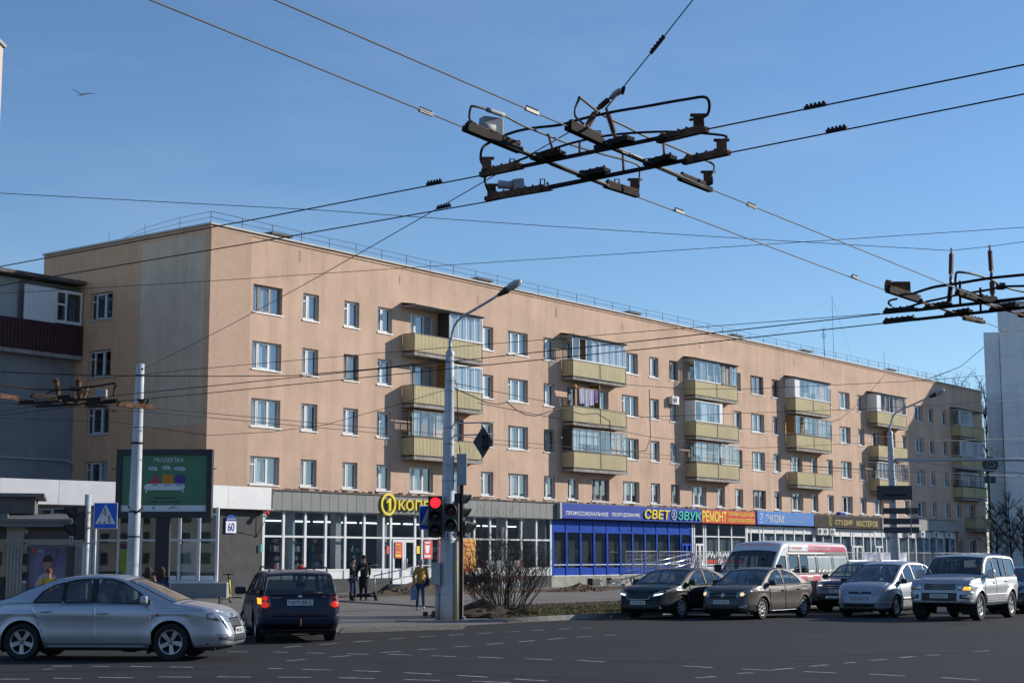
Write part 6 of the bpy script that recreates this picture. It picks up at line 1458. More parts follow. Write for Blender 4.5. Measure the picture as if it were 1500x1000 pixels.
# ---- big silver off-roader
PAJ = dict(W=1.90, wb=2.78, R=.385, rim=.24, tw=.26, tk=.20, crown=.05, rad=.07, flare=.05, gap=.07, rimstyle='six', bulge=(.06,.03), seats=(.1,-.85),
 top=[(-2.22,.75),(-2.2,1.1),(-2.17,1.4),(-2.08,1.74),(-1.9,1.80),(-1.2,1.835),(-.4,1.84),(.15,1.82),(.4,1.76),(.62,1.62),(1.0,1.28),(1.15,1.215),(1.6,1.18),(1.95,1.13),(2.08,1.02),(2.14,.8),(2.18,.6)],
 bot=[(-2.22,.52),(-2.1,.44),(-1.3,.40),(1.2,.40),(1.7,.44),(2.1,.46),(2.18,.5)],
 belt=[(-2.22,.74),(-2.19,1.0),(-2.1,1.17),(-1,1.16),(0,1.14),(.8,1.13),(1.1,1.115),(1.7,1.10),(1.98,1.05),(2.1,.9),(2.18,.59)],
 plan=[(-2.22,.80),(-2.17,.87),(-2.0,.90),(-1.2,.91),(0,.905),(1.2,.905),(1.8,.90),(2.02,.86),(2.13,.77),(2.18,.70)],
 ws=(.42,.98), rw=(-2.16,-2.10), crease=.92,
 windows=[[(-2.0,1.24),(-1.9,1.64),(-1.80,1.69),(-1.18,1.70),(-1.18,1.22)],[(-1.10,1.22),(-1.10,1.71),(-.66,1.72),(-.66,1.20)],[(-.62,1.20),(-.62,1.72),(-.12,1.73),(-.12,1.18)],[(-.04,1.18),(-.04,1.73),(.22,1.71),(.5,1.56),(.80,1.27),(.80,1.17)]])
paj = Car(PAJ); JC = car_paint('warm_silver_paint', (.49,.49,.495), .4, .42, .12)
paj.build('car', 'large silver off-roader with its orange indicator lit, front right of the queue', 'car', from_fl(1428.7,44.9,2.78,1.64), DIR+R(3), JC)
paj.door(-.02,.92,1.15,.46,-.02,.0,None,(.12,1.03),M['chrome']); paj.door(-.98,-.07,1.17,.46,0,0,[(-.88,.46),(-.07,.46),(-.07,1.15),(-1.12,1.17),(-1.10,.95),(-.98,.70)],(-.92,1.06),M['chrome']); paj.mirror(.78,1.24,JC,.24,.25)
paj.patch('headlight',[(.48,.84),(.80,.84),(.84,1.02),(.48,1.02)],'front',M['lamp_clear'],.008,.03,True)
paj.patch('indicator',[(.66,.845),(.84,.845),(.845,.93),(.70,.93)],'front',M['amber_lit'],.014,.01); paj.patch('indicator',[(-.66,.845),(-.84,.845),(-.845,.93),(-.70,.93)],'front',M['lamp_amber'],.014,.01)
paj.patch('grille',[(-.44,.84),(.44,.84),(.44,1.02),(-.44,1.02)],'front',M['grille'],.006)
for z in (.87,.92,.97,1.01): paj.bar('grille_bar',[(2.13-(z-.84)*.25,-.42,z),(2.17-(z-.84)*.3,0,z),(2.13-(z-.84)*.25,.42,z)],.012,M['rim_alloy'])
paj.patch('lamp_lens',[(.575+.075*math.cos(i*.52),.93+.07*math.sin(i*.52)) for i in range(12)],'front',M['chrome'],.013,.01,True); bonnet(paj,JC,1.12,2.03,.72); paj.patch('badge',[(-.05,.90),(.05,.90),(.0,.99)],'front',M['lamp_red'],.03,.02)
paj.patch('bumper',[(-.86,.50),(.86,.50),(.88,.80),(-.88,.80)],'front',JC,.03,.05); paj.patch('lower_grille',[(-.5,.55),(.5,.55),(.5,.76),(-.5,.76)],'front',M['grille'],.036)
paj.patch('fog_lamp',[(.58,.60),(.80,.60),(.80,.71),(.58,.71)],'front',M['trim_black'],.036,.02,True); paj.patch('fog_lens',[(.64,.62),(.77,.62),(.77,.69),(.64,.69)],'front',M['lamp_clear'],.042,.02,True)
paj.plate('front',.68,'4543 EO-7',0,.52,.112,.05); paj.patch('skid_plate',[(-.6,.46),(.6,.46),(.55,.52),(-.55,.52)],'front',M['trim_black'],.02,.03)
paj.patch('sill_trim',[(-.86,.47),(.80,.47),(.86,.72),(-.95,.72)],'side',JC,.03,.04,True)
for z in (.54,.60,.66): paj.patch('trim_line',[(-.86,z),(.80,z),(.80,z+.012),(-.86,z+.012)],'side',M['trim_black'],.034,.005,True)

# ---- next car behind, cut by the frame
nxt = Car(dict(OCT)); GN = car_paint('dark_green_paint', (.02,.035,.04), .5, .25, .06)
nxt.build('car', 'dark green car just entering the right edge behind the silver off-roader', 'car', from_fl(1526,50.6,2.68,1.55), DIR, GN)
nxt.door(-.02,.86,.965,.27,-.02,.10,None,(.12,.82)); nxt.mirror(.92,1.01,GN); nxt.patch('headlight',[(.42,.63),(.70,.68),(.84,.82),(.74,.83),(.44,.73)],'front',M['lamp_clear'],.006,.02,True); nxt.patch('grille',[(-.38,.55),(.38,.55),(.42,.70),(.36,.74),(-.36,.74),(-.42,.70)],'front',M['grille'],.005)

# ---- white and pink minibus
VAN = dict(W=2.0, wb=3.5, R=.345, tk=.10, crown=.07, rad=.12, rimstyle='five', gap=.06, bulge=(.04,.02), seats=(1.6,.4,-.6,-1.5),
 top=[(-3.85,.8),(-3.84,1.4),(-3.80,1.9),(-3.72,2.20),(-3.5,2.28),(-1,2.31),(.4,2.31),(.9,2.27),(1.12,2.14),(1.55,1.74),(1.98,1.28),(2.12,1.20),(2.45,1.10),(2.62,.98),(2.72,.75),(2.78,.55)],
 bot=[(-3.85,.5),(-3.75,.38),(-2.3,.30),(2.0,.28),(2.6,.30),(2.78,.36)],
 belt=[(-3.85,.79),(-3.83,1.05),(-3.70,1.19),(0,1.19),(1.5,1.19),(1.95,1.17),(2.2,1.08),(2.5,.98),(2.66,.85),(2.78,.54)],
 plan=[(-3.85,.92),(-3.80,.97),(-3.5,.99),(0,1.0),(1.6,1.0),(2.1,.97),(2.4,.91),(2.62,.80),(2.78,.62)],
 ws=(1.30,1.94), rw=(-3.85,-3.21), pillar=0,
 windows=[[(-3.65,1.25),(-3.60,1.80),(-1.35,1.82),(-1.35,1.25)],[(-1.2,1.25),(-1.2,1.82),(-.1,1.82),(-.1,1.25)],[(.05,1.25),(.05,1.82),(.68,1.82),(.68,1.25)],[(.92,1.22),(.92,1.80),(1.22,1.80),(1.68,1.38),(1.72,1.22)]])
van = Car(VAN); VC = car_paint('van_white', (.70,.70,.70), .0, .35, .10)
vh = DIR; vo = Vector((gx(1139,51.6,830),51.6,0)) - lv*1.0 - hv*1.6
van.build('minibus', 'white high-roofed minibus with pink and grey advertising along its side', 'minibus', vo, vh, VC)
pm('van_pink',(.62,.10,.17),.4,var=.2,scale=2); pm('van_grey',(.22,.23,.24),.4,var=.1); pm('van_beige',(.42,.30,.24),.4,var=.3,scale=3); pm('van_lightblue',(.25,.5,.7),.4)
van.door(.85,1.78,1.19,.36,0,-.02,None,(.98,1.05),M['trim_black']); van.mirror(1.72,1.34,M['trim_black'],.24,.32)
van.patch('side_band',[(-3.72,1.20),(.80,1.20),(.80,1.24),(-3.72,1.24)],'side',M['van_grey'],.004,.01,True)
for a,b in ((-3.72,-3.66),(-2.5,-2.4),(-1.34,-1.21),(-.09,.04),(.69,.80)): van.patch('window_post',[(a,1.24),(b,1.24),(b,1.83),(a,1.83)],'side',M['van_grey'],.005,.01,True)
van.patch('side_band',[(-3.70,1.83),(.80,1.83),(.76,1.92),(-3.67,1.92)],'side',M['van_grey'],.005,.01,True)
van.patch('roof_band',[(-3.66,1.93),(.66,1.93),(.58,2.19),(-3.52,2.19)],'side',M['van_pink'],.005,.01,True)
van.patch('roof_panel',[(-.75,1.94),(.62,1.94),(.56,2.18),(-.75,2.18)],'side',M['white_sheet'],.008,.01,True)
van.patch('side_graphic',[(-3.6,.45),(-2.25,.45),(-2.22,.80),(-1.9,.88),(-1.4,1.19),(-3.6,1.19)],'side',M['van_grey'],.005,.01,True)
van.patch('side_graphic',[(-1.26,.45),(.1,.45),(.35,.8),(.1,1.19),(-1.35,1.19),(-1.62,.88),(-1.28,.78)],'side',M['van_pink'],.006,.01,True); van.patch('side_graphic',[(-.95,.42),(-.4,.42),(-.45,1.16),(-.9,1.16)],'side',M['van_beige'],.009,.01,True)
van.patch('side_graphic',[(-3.4,.45),(-2.3,.45),(-2.35,.75),(-3.2,.8)],'side',M['van_beige'],.009,.01,True)
van.patch('side_graphic',[(.18+.17*math.cos(i*.42),.86+.2*math.sin(i*.42)) for i in range(15)],'side',M['white_sheet'],.011,.01,True)
van.patch('grille',[(-.5,.66),(.5,.66),(.5,.82),(-.5,.82)],'front',M['grille'],.006); van.patch('headlight',[(.56,.68),(.80,.70),(.84,.94),(.62,.90)],'front',M['lamp_clear'],.006,.02,True)
for a,b in ((-3.62,-2.53),(-2.37,-1.37),(-1.18,-.62)): van.patch('window_glare',[(a,1.27),(b,1.27),(b,1.80),(a+(.03 if a < -3 else 0),1.80)],'side',pm('glare_pale',(.42,.46,.46),.25,var=.15,scale=1.5) if 'glare_pale' not in M else M['glare_pale'],.003,.004,True)  # pale patches painting the bright reflection in the side windows
def van_text(s,x,z,w,h,mat):
    y = van.side(x-w/2,z+h/2)+.012; text('lettering',s,w,h,M[mat],van.t,(x,y,z),(R(90-4),0,R(180)),.002)
van_text('МЕБЕЛЬ И КУХНИ',-.65,2.0,1.7,.10,'letter_white'); van_text('СКИДКИ',.5,2.0,.8,.10,'poster_red'); van_text('СКИДКИ',.62,.62,.5,.12,'plate_ink')
hx = van.bvh.ray_cast(Vector((1.02,0,4)),Vector((0,0,-1)))[0]
text('lettering','ВСЕ МАРШРУТЫ С БОГДАНА',1.25,.07,M['poster_red'],van.t,(1.13,-.62,2.145),(R(58),0,R(90)),.002)
van.patch('route_board',[(.45,1.30),(.78,1.28),(.78,1.50),(.50,1.52)],'front',M['letter_cyan'],.004,.01)
# ---------------------------------------------------------------- people
pm('skin', (.42,.24,.17), .6, var=.08, scale=8)
CL = {}
def cloth(n, c, **k): CL[n] = pm('cloth_'+n, c, .9, var=.18, scale=7, bump=.3, bscale=30, **k); return CL[n]
for n,c in (('mustard',(.40,.24,.03)),('jeans',(.035,.06,.13)),('black',(.014,.014,.016)),('charcoal',(.03,.032,.036)),('grey_knit',(.28,.26,.26)),('red',(.55,.025,.04)),('mauve',(.30,.22,.27)),('navy',(.025,.04,.11)),('yellow',(.60,.36,.02)),('tan',(.30,.17,.10)),('white_shoe',(.60,.58,.55)),('bag_blue',(.16,.24,.42)),('hair_brown',(.05,.028,.018)),('hair_red',(.19,.055,.02)),('hair_black',(.014,.012,.012))): cloth(n,c)
def skin_mesh(name, nodes, edges, mat, parent, sub=1, root=0):
    """grow one smooth surface along a skeleton: nodes = [(co, radius or (rx,ry))]"""
    me = bpy.data.meshes.new(name); me.from_pydata([n[0] for n in nodes], edges, []); ob_ = bpy.data.objects.new('tmp', me); COL.objects.link(ob_)
    ob_.modifiers.new('s','SKIN'); sv_ = me.skin_vertices[0].data
    for i,n in enumerate(nodes): r = n[1]; sv_[i].radius = r if isinstance(r,tuple) else (r,r); sv_[i].use_root = (i == root)
    if sub: m_ = ob_.modifiers.new('u','SUBSURF'); m_.levels = sub; m_.render_levels = sub
    dg = bpy.context.evaluated_depsgraph_get(); out = bpy.data.meshes.new_from_object(ob_.evaluated_get(dg)); bpy.data.objects.remove(ob_); bpy.data.meshes.remove(me)
    out.name = name; out.materials.clear(); out.materials.append(mat)
    for f in out.polygons: f.use_smooth = True
    o = bpy.data.objects.new(name, out); COL.objects.link(o); o.parent = parent; return o
def person(label, loc, face, h=1.72, top='black', legs='jeans', shoe='black', hair='hair_black', hat=None, long_coat=False, stride=0, arms=((.05,-.02,0),(.05,-.02,0)), hairlong=False, seated=False, lean=0, group=None):
    """faces +x; arms = (forward swing, elbow bend forward, outward) per side (left, right)"""
    t = thing('person', label, 'person', loc, face, group); k = h/1.72; V_ = lambda x,y,z: Vector((x,y,z))*k
    hip, sh, nk = .92, 1.43, 1.50
    if seated: off = V_(0,0,-.92+.46); 
    J = {}
    ln = lean
    for sg,nm in ((1,'l'),(-1,'r')):
        st = stride*sg
        if seated:
            J['hip'+nm] = V_(0,.09*sg,.50); J['knee'+nm] = V_(.42,.11*sg,.55); J['ank'+nm] = V_(.52,.11*sg,.12); J['toe'+nm] = V_(.70,.12*sg,.06)
        else:
            J['hip'+nm] = V_(0,.09*sg,hip); J['knee'+nm] = V_(.02+st*.18+.03,.095*sg,.49); J['ank'+nm] = V_(st*.30-.01,.10*sg,.085+max(0,-st)*.08); J['toe'+nm] = V_(st*.30+.17,.115*sg,.035+max(0,-st)*.02)
        b = V_(0,0,-.42) if seated else Vector((0,0,0))
        f, e, o_ = arms[0 if sg > 0 else 1]
        S_ = V_(ln,.185*sg,sh)+b; E_ = S_+V_(f*.28,(.05+o_*.15)*sg,-.28*math.sqrt(max(.05,1-f*f))); fw = f+e; W_ = E_+V_(fw*.25,(.0-o_*.1)*sg,-.25*math.sqrt(max(0.0,1-min(1,fw)**2)) if fw < 1 else .1*(fw-1)*2.2)
        J['sh'+nm],J['el'+nm],J['wr'+nm] = S_,E_,W_
    b = V_(0,0,-.42) if seated else Vector((0,0,0))
    pel, wst, chs, nck, hd = V_(0,0,.95)+b, V_(ln*.4,0,1.10)+b, V_(ln*.9,0,1.33)+b, V_(ln+.01,0,1.49)+b, V_(ln+.025,0,1.56)+b
    # body: one continuous skinned surface with fingers
    N_, E = [], []
    def nd(p, r, par=None): N_.append((p, (r[0]*k,r[1]*k) if isinstance(r,tuple) else r*k)); E.append((par,len(N_)-1)) if par is not None else None; return len(N_)-1
    a = nd(pel,(.13,.10)); b1 = nd(wst,(.125,.095),a); c1 = nd(chs,(.15,.105),b1); n1 = nd(nck,.05,c1); h1 = nd(hd,(.055,.06),n1); h2 = nd(hd+V_(.01,0,.075),(.075,.092),h1); h3 = nd(hd+V_(.005,0,.16),(.066,.078),h2)
    for nm,sg in (('l',1),('r',-1)):
        i = nd(J['hip'+nm]-V_(0,0,.06),.085,a); i = nd(J['knee'+nm],.055,i); i = nd(J['ank'+nm],.038,i); i = nd(J['toe'+nm],(.032,.026),i)
        i = nd(J['sh'+nm]-V_(0,.03*sg,0),.058,c1); i = nd(J['el'+nm],.04,i); w_ = nd(J['wr'+nm],.027,i)
        d = (J['wr'+nm]-J['el'+nm]).normalized(); sd = d.cross(Vector((0,1,0))).normalized() if abs(d.y) < .9 else Vector((1,0,0))
        pm_ = nd(J['wr'+nm]+d*.06*k,(.034,.02),w_)
        for q,(o_,l) in enumerate(((-.027,.07),(-.009,.08),(.009,.075),(.026,.06))):
            r_ = nd(J['wr'+nm]+d*.095*k+sd*o_*k,.0095,pm_); m_ = nd(J['wr'+nm]+d*(.095+l*.55)*k+sd*o_*k,.0085,r_); nd(J['wr'+nm]+d*(.09+l*.9)*k+sd*o_*.9*k+Vector((0,-.02*sg,0))*k,.007,m_)
        th = nd(J['wr'+nm]+d*.035*k-sd*.045*k,.011,w_); nd(J['wr'+nm]+d*.08*k-sd*.058*k,.009,th)
    skin_mesh('body', N_, E, M['skin'], t)
    # face
    mb = MB(); c = hd+V_(.02,0,.08)
    for sg in (1,-1): mb.ball(c+V_(.082,.032*sg,.015),.012*k,1,8); mb.ball(c+V_(-.005,.088*sg,-.0),.026*k,0,8,(.6,.35,1.1))
    mb.prism([(.0,-.03),(.0,.035),(.022,-.022)],-.011,.011,lambda x,z,y: c+V_(.082+x,y,z-.0)); mb.tube([c+V_(.084,-.025,-.048),c+V_(.092,0,-.05),c+V_(.084,.025,-.048)],.005*k,5,2)
    mb.build('face', [M['skin'],CL['black'],pm('lips',(.3,.09,.08),.6) if 'lips' not in M else M['lips']], t)
    # jacket
    N_, E = [], []; tm = CL[top]
    a = nd(pel+V_(0,0,-.11 if not seated else -.02),(.165,.125)); b1 = nd(wst,(.158,.12),a); c1 = nd(chs,(.175,.13),b1); nd(nck-V_(0,0,.03),(.075,.07),c1)
    for nm,sg in (('l',1),('r',-1)):
        i = nd(J['sh'+nm]-V_(0,.02*sg,0),.078,c1); i = nd(J['el'+nm],.062,i); nd(J['wr'+nm]+ (J['el'+nm]-J['wr'+nm])*.06,.046,i)
    skin_mesh('jacket', N_, E, tm, t)
    if long_coat:
        mb = MB(); pr = [(.15,.50),(.165,.60),(.175,.75),(.17,.95)]; mb.lathe([(r*k,z*k) for r,z in pr],18,0,Matrix.Diagonal((.85,1.12,1,1))); mb.build('coat_skirt', tm, t)
    # trousers, shoes
    N_, E = [], []; a = nd(pel-V_(0,0,.0),(.145,.112))
    for nm,sg in (('l',1),('r',-1)):
        i = nd(J['hip'+nm]-V_(0,0,.05) if not seated else J['hip'+nm]+V_(.05,0,0),.098,a); i = nd(J['knee'+nm],.07,i); nd(J['ank'+nm]+V_(0,0,.0),.056,i)
    skin_mesh('trousers', N_, E, CL[legs], t)
    for nm in 'lr':
        mb = MB(); A, T_ = J['ank'+nm], J['toe'+nm]; d = (T_-A); d.z = 0; d.normalize(); base = min(A.z-.085*k, .0) if not seated else A.z-.1*k
        z0 = A.z-.085*k; n = 10; pts = []
        mb.tube([A-d*.07*k+V_(0,0,-.045),A+d*.0+V_(0,0,-.035),A+d*.10*k+V_(0,0,-.05),A+d*.20*k+V_(0,0,-.06)],[.035*k,.05*k,.043*k,.026*k],10); mb.build('shoe', CL[shoe], t)
    # hair or hat
    c = hd+V_(.005,0,.11)
    if hat:
        mb = MB(); mb.lathe([(.105*k,-.04*k),(.112*k,-.0*k),(.108*k,.05*k),(.08*k,.10*k),(.03*k,.125*k),(.001,.128*k)],16,0,Matrix.Translation(c+V_(-.008,0,.0)) @ Matrix.Diagonal((1.08,.92,1,1))); mb.lathe([(.106*k,-.05*k),(.122*k,-.045*k),(.122*k,-.005*k),(.11*k,0)],16,0,Matrix.Translation(c+V_(-.008,0,.0)) @ Matrix.Diagonal((1.08,.92,1,1))); mb.build('hat', CL[hat], t)
    mb = MB(); n = 14; vs = []; r = random.Random(int(h*100))
    for i in range(9):
        th_ = math.pi*i/8*.62
        for j in range(n):
            ph = 2*math.pi*j/n; cut = 1.0 if abs(math.pi-ph) < 2.0 else .62
            q = min(th_, math.pi*.62*cut); ra = .098+.006*r.random(); vs.append(c+V_(ra*math.sin(q)*math.cos(ph)*1.05-.012, ra*.9*math.sin(q)*math.sin(ph), ra*math.cos(q)+.0))
    mb.add(vs,[(i*n+j,i*n+(j+1)%n,(i+1)*n+(j+1)%n,(i+1)*n+j) for i in range(8) for j in range(n)],0,True)
    if hairlong: 
        for y in (-.06,-.03,0,.03,.06): mb.tube([c+V_(-.075,y,.0),c+V_(-.10,y*1.15,-.12),c+V_(-.095,y*1.2,-.26)],[.04*k,.045*k,.02*k],8)
    if not hat or hairlong: mb.build('hair', CL[hair], t, fix=False)
    t['wr'] = 0; del t['wr']
    return t, J
def world_of(t, p): return t.matrix_basis @ p if False else (Matrix.Translation(t.location) @ Matrix.Rotation(t.rotation_euler.z,4,'Z')) @ p
AWAY = R(90)
def gp(px, Y, z=.006): return Vector((gx(px,Y,870), Y, z))
# woman in mustard jacket walking away
t, J = person('woman in a mustard jacket and pale knitted hat walking away with a bag', gp(616,54.5), R(97), 1.66, 'mustard','jeans','white_shoe','hair_brown','grey_knit',False,.55,((-.25,.2,.1),(.3,.1,.1)))
w = world_of(t,J['wrl']); b_ = thing('carrier_bag','pale blue carrier bag in the hand of the woman in mustard','bag',w+Vector((0,0,-.12)))
mb = MB(); mb.prism([(-.10,-.42),(.10,-.40),(.12,-.1),(.08,.0),(-.08,.0),(-.11,-.12)],-.05,.05,lambda a,b,c:(a,c,b)); mb.build('sack', CL['bag_blue'], b_); mb = MB(); mb.tube([(-.08,0,-.01),(-.03,0,.12),(.03,0,.12),(.08,0,-.01)],.012,6); mb.build('handle', CL['bag_blue'], b_)
w = world_of(t,Vector((-.03,-.23,.98))); b_ = thing('handbag','black shoulder bag hanging at the right side of the woman in mustard','bag',w,R(97))
mb = MB(); mb.bbox(-.17,.17,-.06,.06,-.16,.10,.03); mb.build('body', CL['black'], b_); mb = MB(); mb.tube([(-.13,0,.08),(-.08,.02,.35),(-.03,.08,.50),(.05,.06,.48),(.12,.02,.3),(.13,0,.08)],.014,6); mb.build('strap', CL['black'], b_)
# two men talking
person('man in a short dark jacket, jeans and pale shoes, hand to his face', gp(516,66.0,.006), R(-25), 1.72, 'charcoal','jeans','white_shoe','hair_black',None,False,.1,((.15,.1,0),(.45,1.25,-.6)))
t, J = person('man in a long black coat with a backpack, turned away', gp(532.5,66.4,.006), R(100), 1.84, 'black','black','black','hair_black',None,True,.1,((.3,.5,0),(.2,.5,0)))
w = world_of(t,Vector((-.2,0,1.28))); b_ = thing('backpack','black backpack on the man in the long coat','backpack',w,R(100)); mb = MB(); mb.bbox(-.09,.07,-.16,.16,-.25,.25,.06); mb.bbox(-.13,-.08,-.12,.12,-.2,.05,.03); mb.build('body', CL['charcoal'], b_); mb = MB(); mb.tube([(.07,.1,.2),(.2,.11,.26),(.36,.1,.1),(.3,.12,-.1)],.02,6); mb.tube([(.07,-.1,.2),(.2,-.11,.26),(.36,-.1,.1),(.3,-.12,-.1)],.02,6); mb.build('strap', CL['black'], b_)
c = gp(535,65.8,.006); b_ = thing('hand_cart','small two-wheeled black cart at the feet of the two men','cart',c)
for sg in (-.55,.42):
    mb = MB(); mb.lathe([(.06,-.05),(.19,-.06),(.215,-.03),(.215,.03),(.19,.06),(.06,.05)],20,0,Matrix.Translation((sg,0,.215)) @ Matrix.Rotation(R(75),4,'Y')); mb.build('wheel', M['tyre'], b_)
mb = MB(); mb.tube([(-.55,0,.215),(.42,0,.215)],.03,8); mb.bbox(-.35,.22,-.12,.12,.24,.34,.03); mb.tube([(-.4,.0,.3),(-.45,.1,.95),(-.3,.1,1.0)],.02,6); mb.build('frame', M['black_plastic'], b_)
# woman with a red scarf beyond the blue estate
t, J = person('person in a black hat, red scarf and pale mauve coat behind the blue estate car', gp(440,58,.006), R(100), 1.66, 'mauve','black','black','hair_black','black')
mb = MB(); mb.lathe([(.075,-.05),(.115,-.03),(.125,.03),(.10,.08),(.08,.09)],16,0,Matrix.Translation((.01,0,1.45*1.66/1.72))); mb.prism([(-.1,.0),(.1,.0),(.06,-.18),(.0,-.24),(-.06,-.18)],-.15,-.12,lambda a,b,c:(c,a,1.42+b)); mb.build('scarf', CL['red'], t)
# passers-by behind the silver car
person('child with red hair and a yellow jacket behind the silver car', gp(70.5,40,.006), R(100), 1.46, 'yellow','jeans','black','hair_red')
person('youngster with brown hair and a tan coat, left of a pair behind the silver car', gp(216.5,41,.006), R(80), 1.50, 'tan','jeans','black','hair_brown',None,False,0,((.05,0,0),(.05,0,0)),True)
person('youngster with long brown hair and navy coat, right of the pair behind the silver car', gp(235.5,41.2,.006), R(95), 1.49, 'navy','jeans','black','hair_brown',None,False,0,((.05,0,0),(.05,0,0)),True)
# people in cars
def in_car(c, x, y, z, label, top, hair, h=1.72, lean=-.05, face=0, hat=None):
    Mx = Matrix.Translation(c.t.location) @ Matrix.Rotation(c.t.rotation_euler.z,4,'Z'); p = Mx @ Vector((x,y,z))
    return person(label, p, c.t.rotation_euler.z+face, h, top,'charcoal','black',hair,hat,False,0,((.5,.5,0),(.5,.5,0)),False,True,lean)
in_car(rap,.02,.36,.14,'driver with dark hair at the wheel of the silver liftback','charcoal','hair_black',1.72,0)
t,J = in_car(rap,-.08,-.36,.10,'passenger in sunglasses in the front of the silver liftback','navy','hair_brown',1.66,-.02); mb = MB(); mb.box(.115,.13,-.07,.07,1.165,1.20); mb.build('sunglasses', CL['black'], t)
in_car(paj,-.1,.40,.32,'driver of the large silver off-roader','charcoal','hair_black',1.74,0)
in_car(pic,.1,.38,.14,'driver of the silver-blue people carrier','black','hair_black',1.70,0)
in_car(pol,.0,.36,.10,'driver of the brown saloon','black','hair_black',1.66,0); in_car(oct_,.0,.36,.10,'driver of the black car at the head of the queue','navy','hair_brown',1.68,0)
in_car(van,1.5,.45,.42,'driver of the white minibus','charcoal','hair_black',1.7,0)

# ---------------------------------------------------------------- small things on the pavement
# electric scooter by the dark wall
t = thing('electric_scooter','yellow and black electric scooter parked before the dark corner wall','scooter',gp(331,64,.006),R(75))
mb = MB(); mb.bbox(-.48,.30,-.08,.08,.13,.19,.02); mb.bbox(-.62,-.36,-.05,.05,.2,.25,.02); mb.build('deck', M['black_plastic'], t)
for x in (-.52,.44):
    mb = MB(); mb.lathe([(.05,-.028),(.10,-.032),(.125,-.018),(.125,.018),(.10,.032),(.05,.028),(.05,-.028)],22,0,Matrix.Translation((x,0,.125)) @ Matrix.Rotation(R(90),4,'X')); w_ = mb.build('wheel', M['tyre'], t); mb = MB(); mb.lathe([(.001,-.02),(.05,-.02),(.05,.02),(.001,.02)],14,0,Matrix.Translation((x,0,.125)) @ Matrix.Rotation(R(90),4,'X')); mb.build('hub', M['alu_box'], w_)
mb = MB(); mb.tube([(.44,0,.14),(.38,0,.36)],.03,8); mb.tube([(.38,0,.36),(.26,0,.92)],.045,10); mb.build('stem', M['letter_yellow'], t)
mb = MB(); mb.tube([(.26,0,.92),(.225,0,1.10)],.038,8); mb.tube([(.2,-.24,1.13),(.225,0,1.12),(.2,.24,1.13)],.02,8); mb.bbox(.19,.28,-.04,.04,1.10,1.16,.012); mb.tube([(.28,-.04,1.1),(.45,0,.8),(.44,.02,.3)],.008,5); mb.build('handlebar', M['black_plastic'], t)
# litter bin
def bin_(label, p):
    t = thing('litter_bin', label, 'bin', p); mb = MB(); mb.lathe([(.001,.12),(.19,.12),(.23,.62),(.25,.64),(.25,.68),(.21,.68),(.19,.2),(.001,.18)],18,0); mb.build('bucket', M['black_plastic'], t); mb = MB(); mb.tube([(-.27,0,0),(-.27,0,.95),(.27,0,.95),(.27,0,0)],.02,6); mb.build('frame', M['iron'], t)
bin_('black litter bin in front of the grocery entrance', fpt(U(575,.5),2.6,.15)); bin_('black litter bin below the orange job banner', fpt(U(684,.5),1.6,.15))
# bicycle rack in red and white
t = thing('bike_rack','red and white tubular bicycle rack below the shop windows','rack', fpt(U(690,.5),1.6,.15), FROT)
mb = MB()
for i in range(7): x = i*.45; mb.tube([(x,0,0),(x,0,.85),(x+.06,0,.95),(x+.24,0,.95),(x+.3,0,.85),(x+.3,0,0)],.028,7,i%2)
mb.build('hoop', [M['poster_red'],M['letter_white']], t); mb = MB(); mb.bbox(-.2,3.2,-.12,.12,1.0,1.5,.02); mb.build('panel', pm('rack_ad',(.10,.32,.42),.6,var=.5,scale=2,c2=(.55,.16,.05)), t); mb = MB(); 
for x in (-.15,3.15): mb.tube([(x,0,0),(x,0,1.1)],.025,6)
mb.build('stand', M['galvanised'], t)

# heaps of soil
def heap(name, label, cx, cy, rx, ry, h, seed, mat, z=.1, rot=0):
    r = random.Random(seed); n, m_ = 40, 16; mb = MB(); vs = []; ph = [r.uniform(0,6.28) for _ in range(8)]
    for i in range(m_+1):
        q = i/m_
        for j in range(n):
            a = 2*math.pi*j/n; ir = 1+.16*math.sin(2*a+ph[0])+.1*math.sin(5*a+ph[1]); zz = h*max(0,(1-q)**1.0)*(1+.3*math.sin(3*a+ph[2]+q*4)+.2*math.sin(7*a+ph[3]))+r.uniform(-.03,.04)*h*2*(1-q)
            vs.append((q*rx*ir*math.cos(a),q*ry*ir*math.sin(a),zz if i < m_ else -.05))
    mb.add(vs,[(i*n+j,i*n+(j+1)%n,(i+1)*n+(j+1)%n,(i+1)*n+j) for i in range(m_) for j in range(n)],0,False)
    for i in range(160): 
        a = r.uniform(0,6.28); q = r.random()**.6; s = r.uniform(.02,.08); x, y = q*rx*math.cos(a), q*ry*math.sin(a); zz = h*(1-q)*.9; mb.box(x-s,x+s,y-s,y+s*.6,zz-s,zz+s*.9)
    o = mb.build(name, M[mat], None); o.location = (cx,cy,z); o.rotation_euler.z = rot; return tag(o, label, 'heap')
c = fpt(U(590,3),4.6,0); heap('dirt_heap','long brown heap of dug earth before the grocery steps',c.x,c.y,4.2,1.0,.55,5,'dirt',.05,FROT)
c = fpt(U(640,3),5.2,0); heap('dirt_heap','low spread of earth right of the grocery steps',c.x,c.y,3.5,1.0,.3,15,'dirt',.05,FROT)
c = gp(706,48.0); heap('soil_heap','dark soil heap at the foot of the bare bush beside the lamp pole',c.x,c.y,1.7,.9,.30,6,'leaves',.1)
c = gp(850,84.0); heap('soil_heap','low dark soil bank in front of the left end of the blue shop',c.x,c.y,2.2,.9,.28,8,'leaves',.1,FROT)
c = fpt(U(980,.5),3.2,0); heap('rubble_heap','grey rubble heap between blue shop and mesh fence',c.x,c.y,3.0,.7,.35,9,'dirt',.1,FROT)
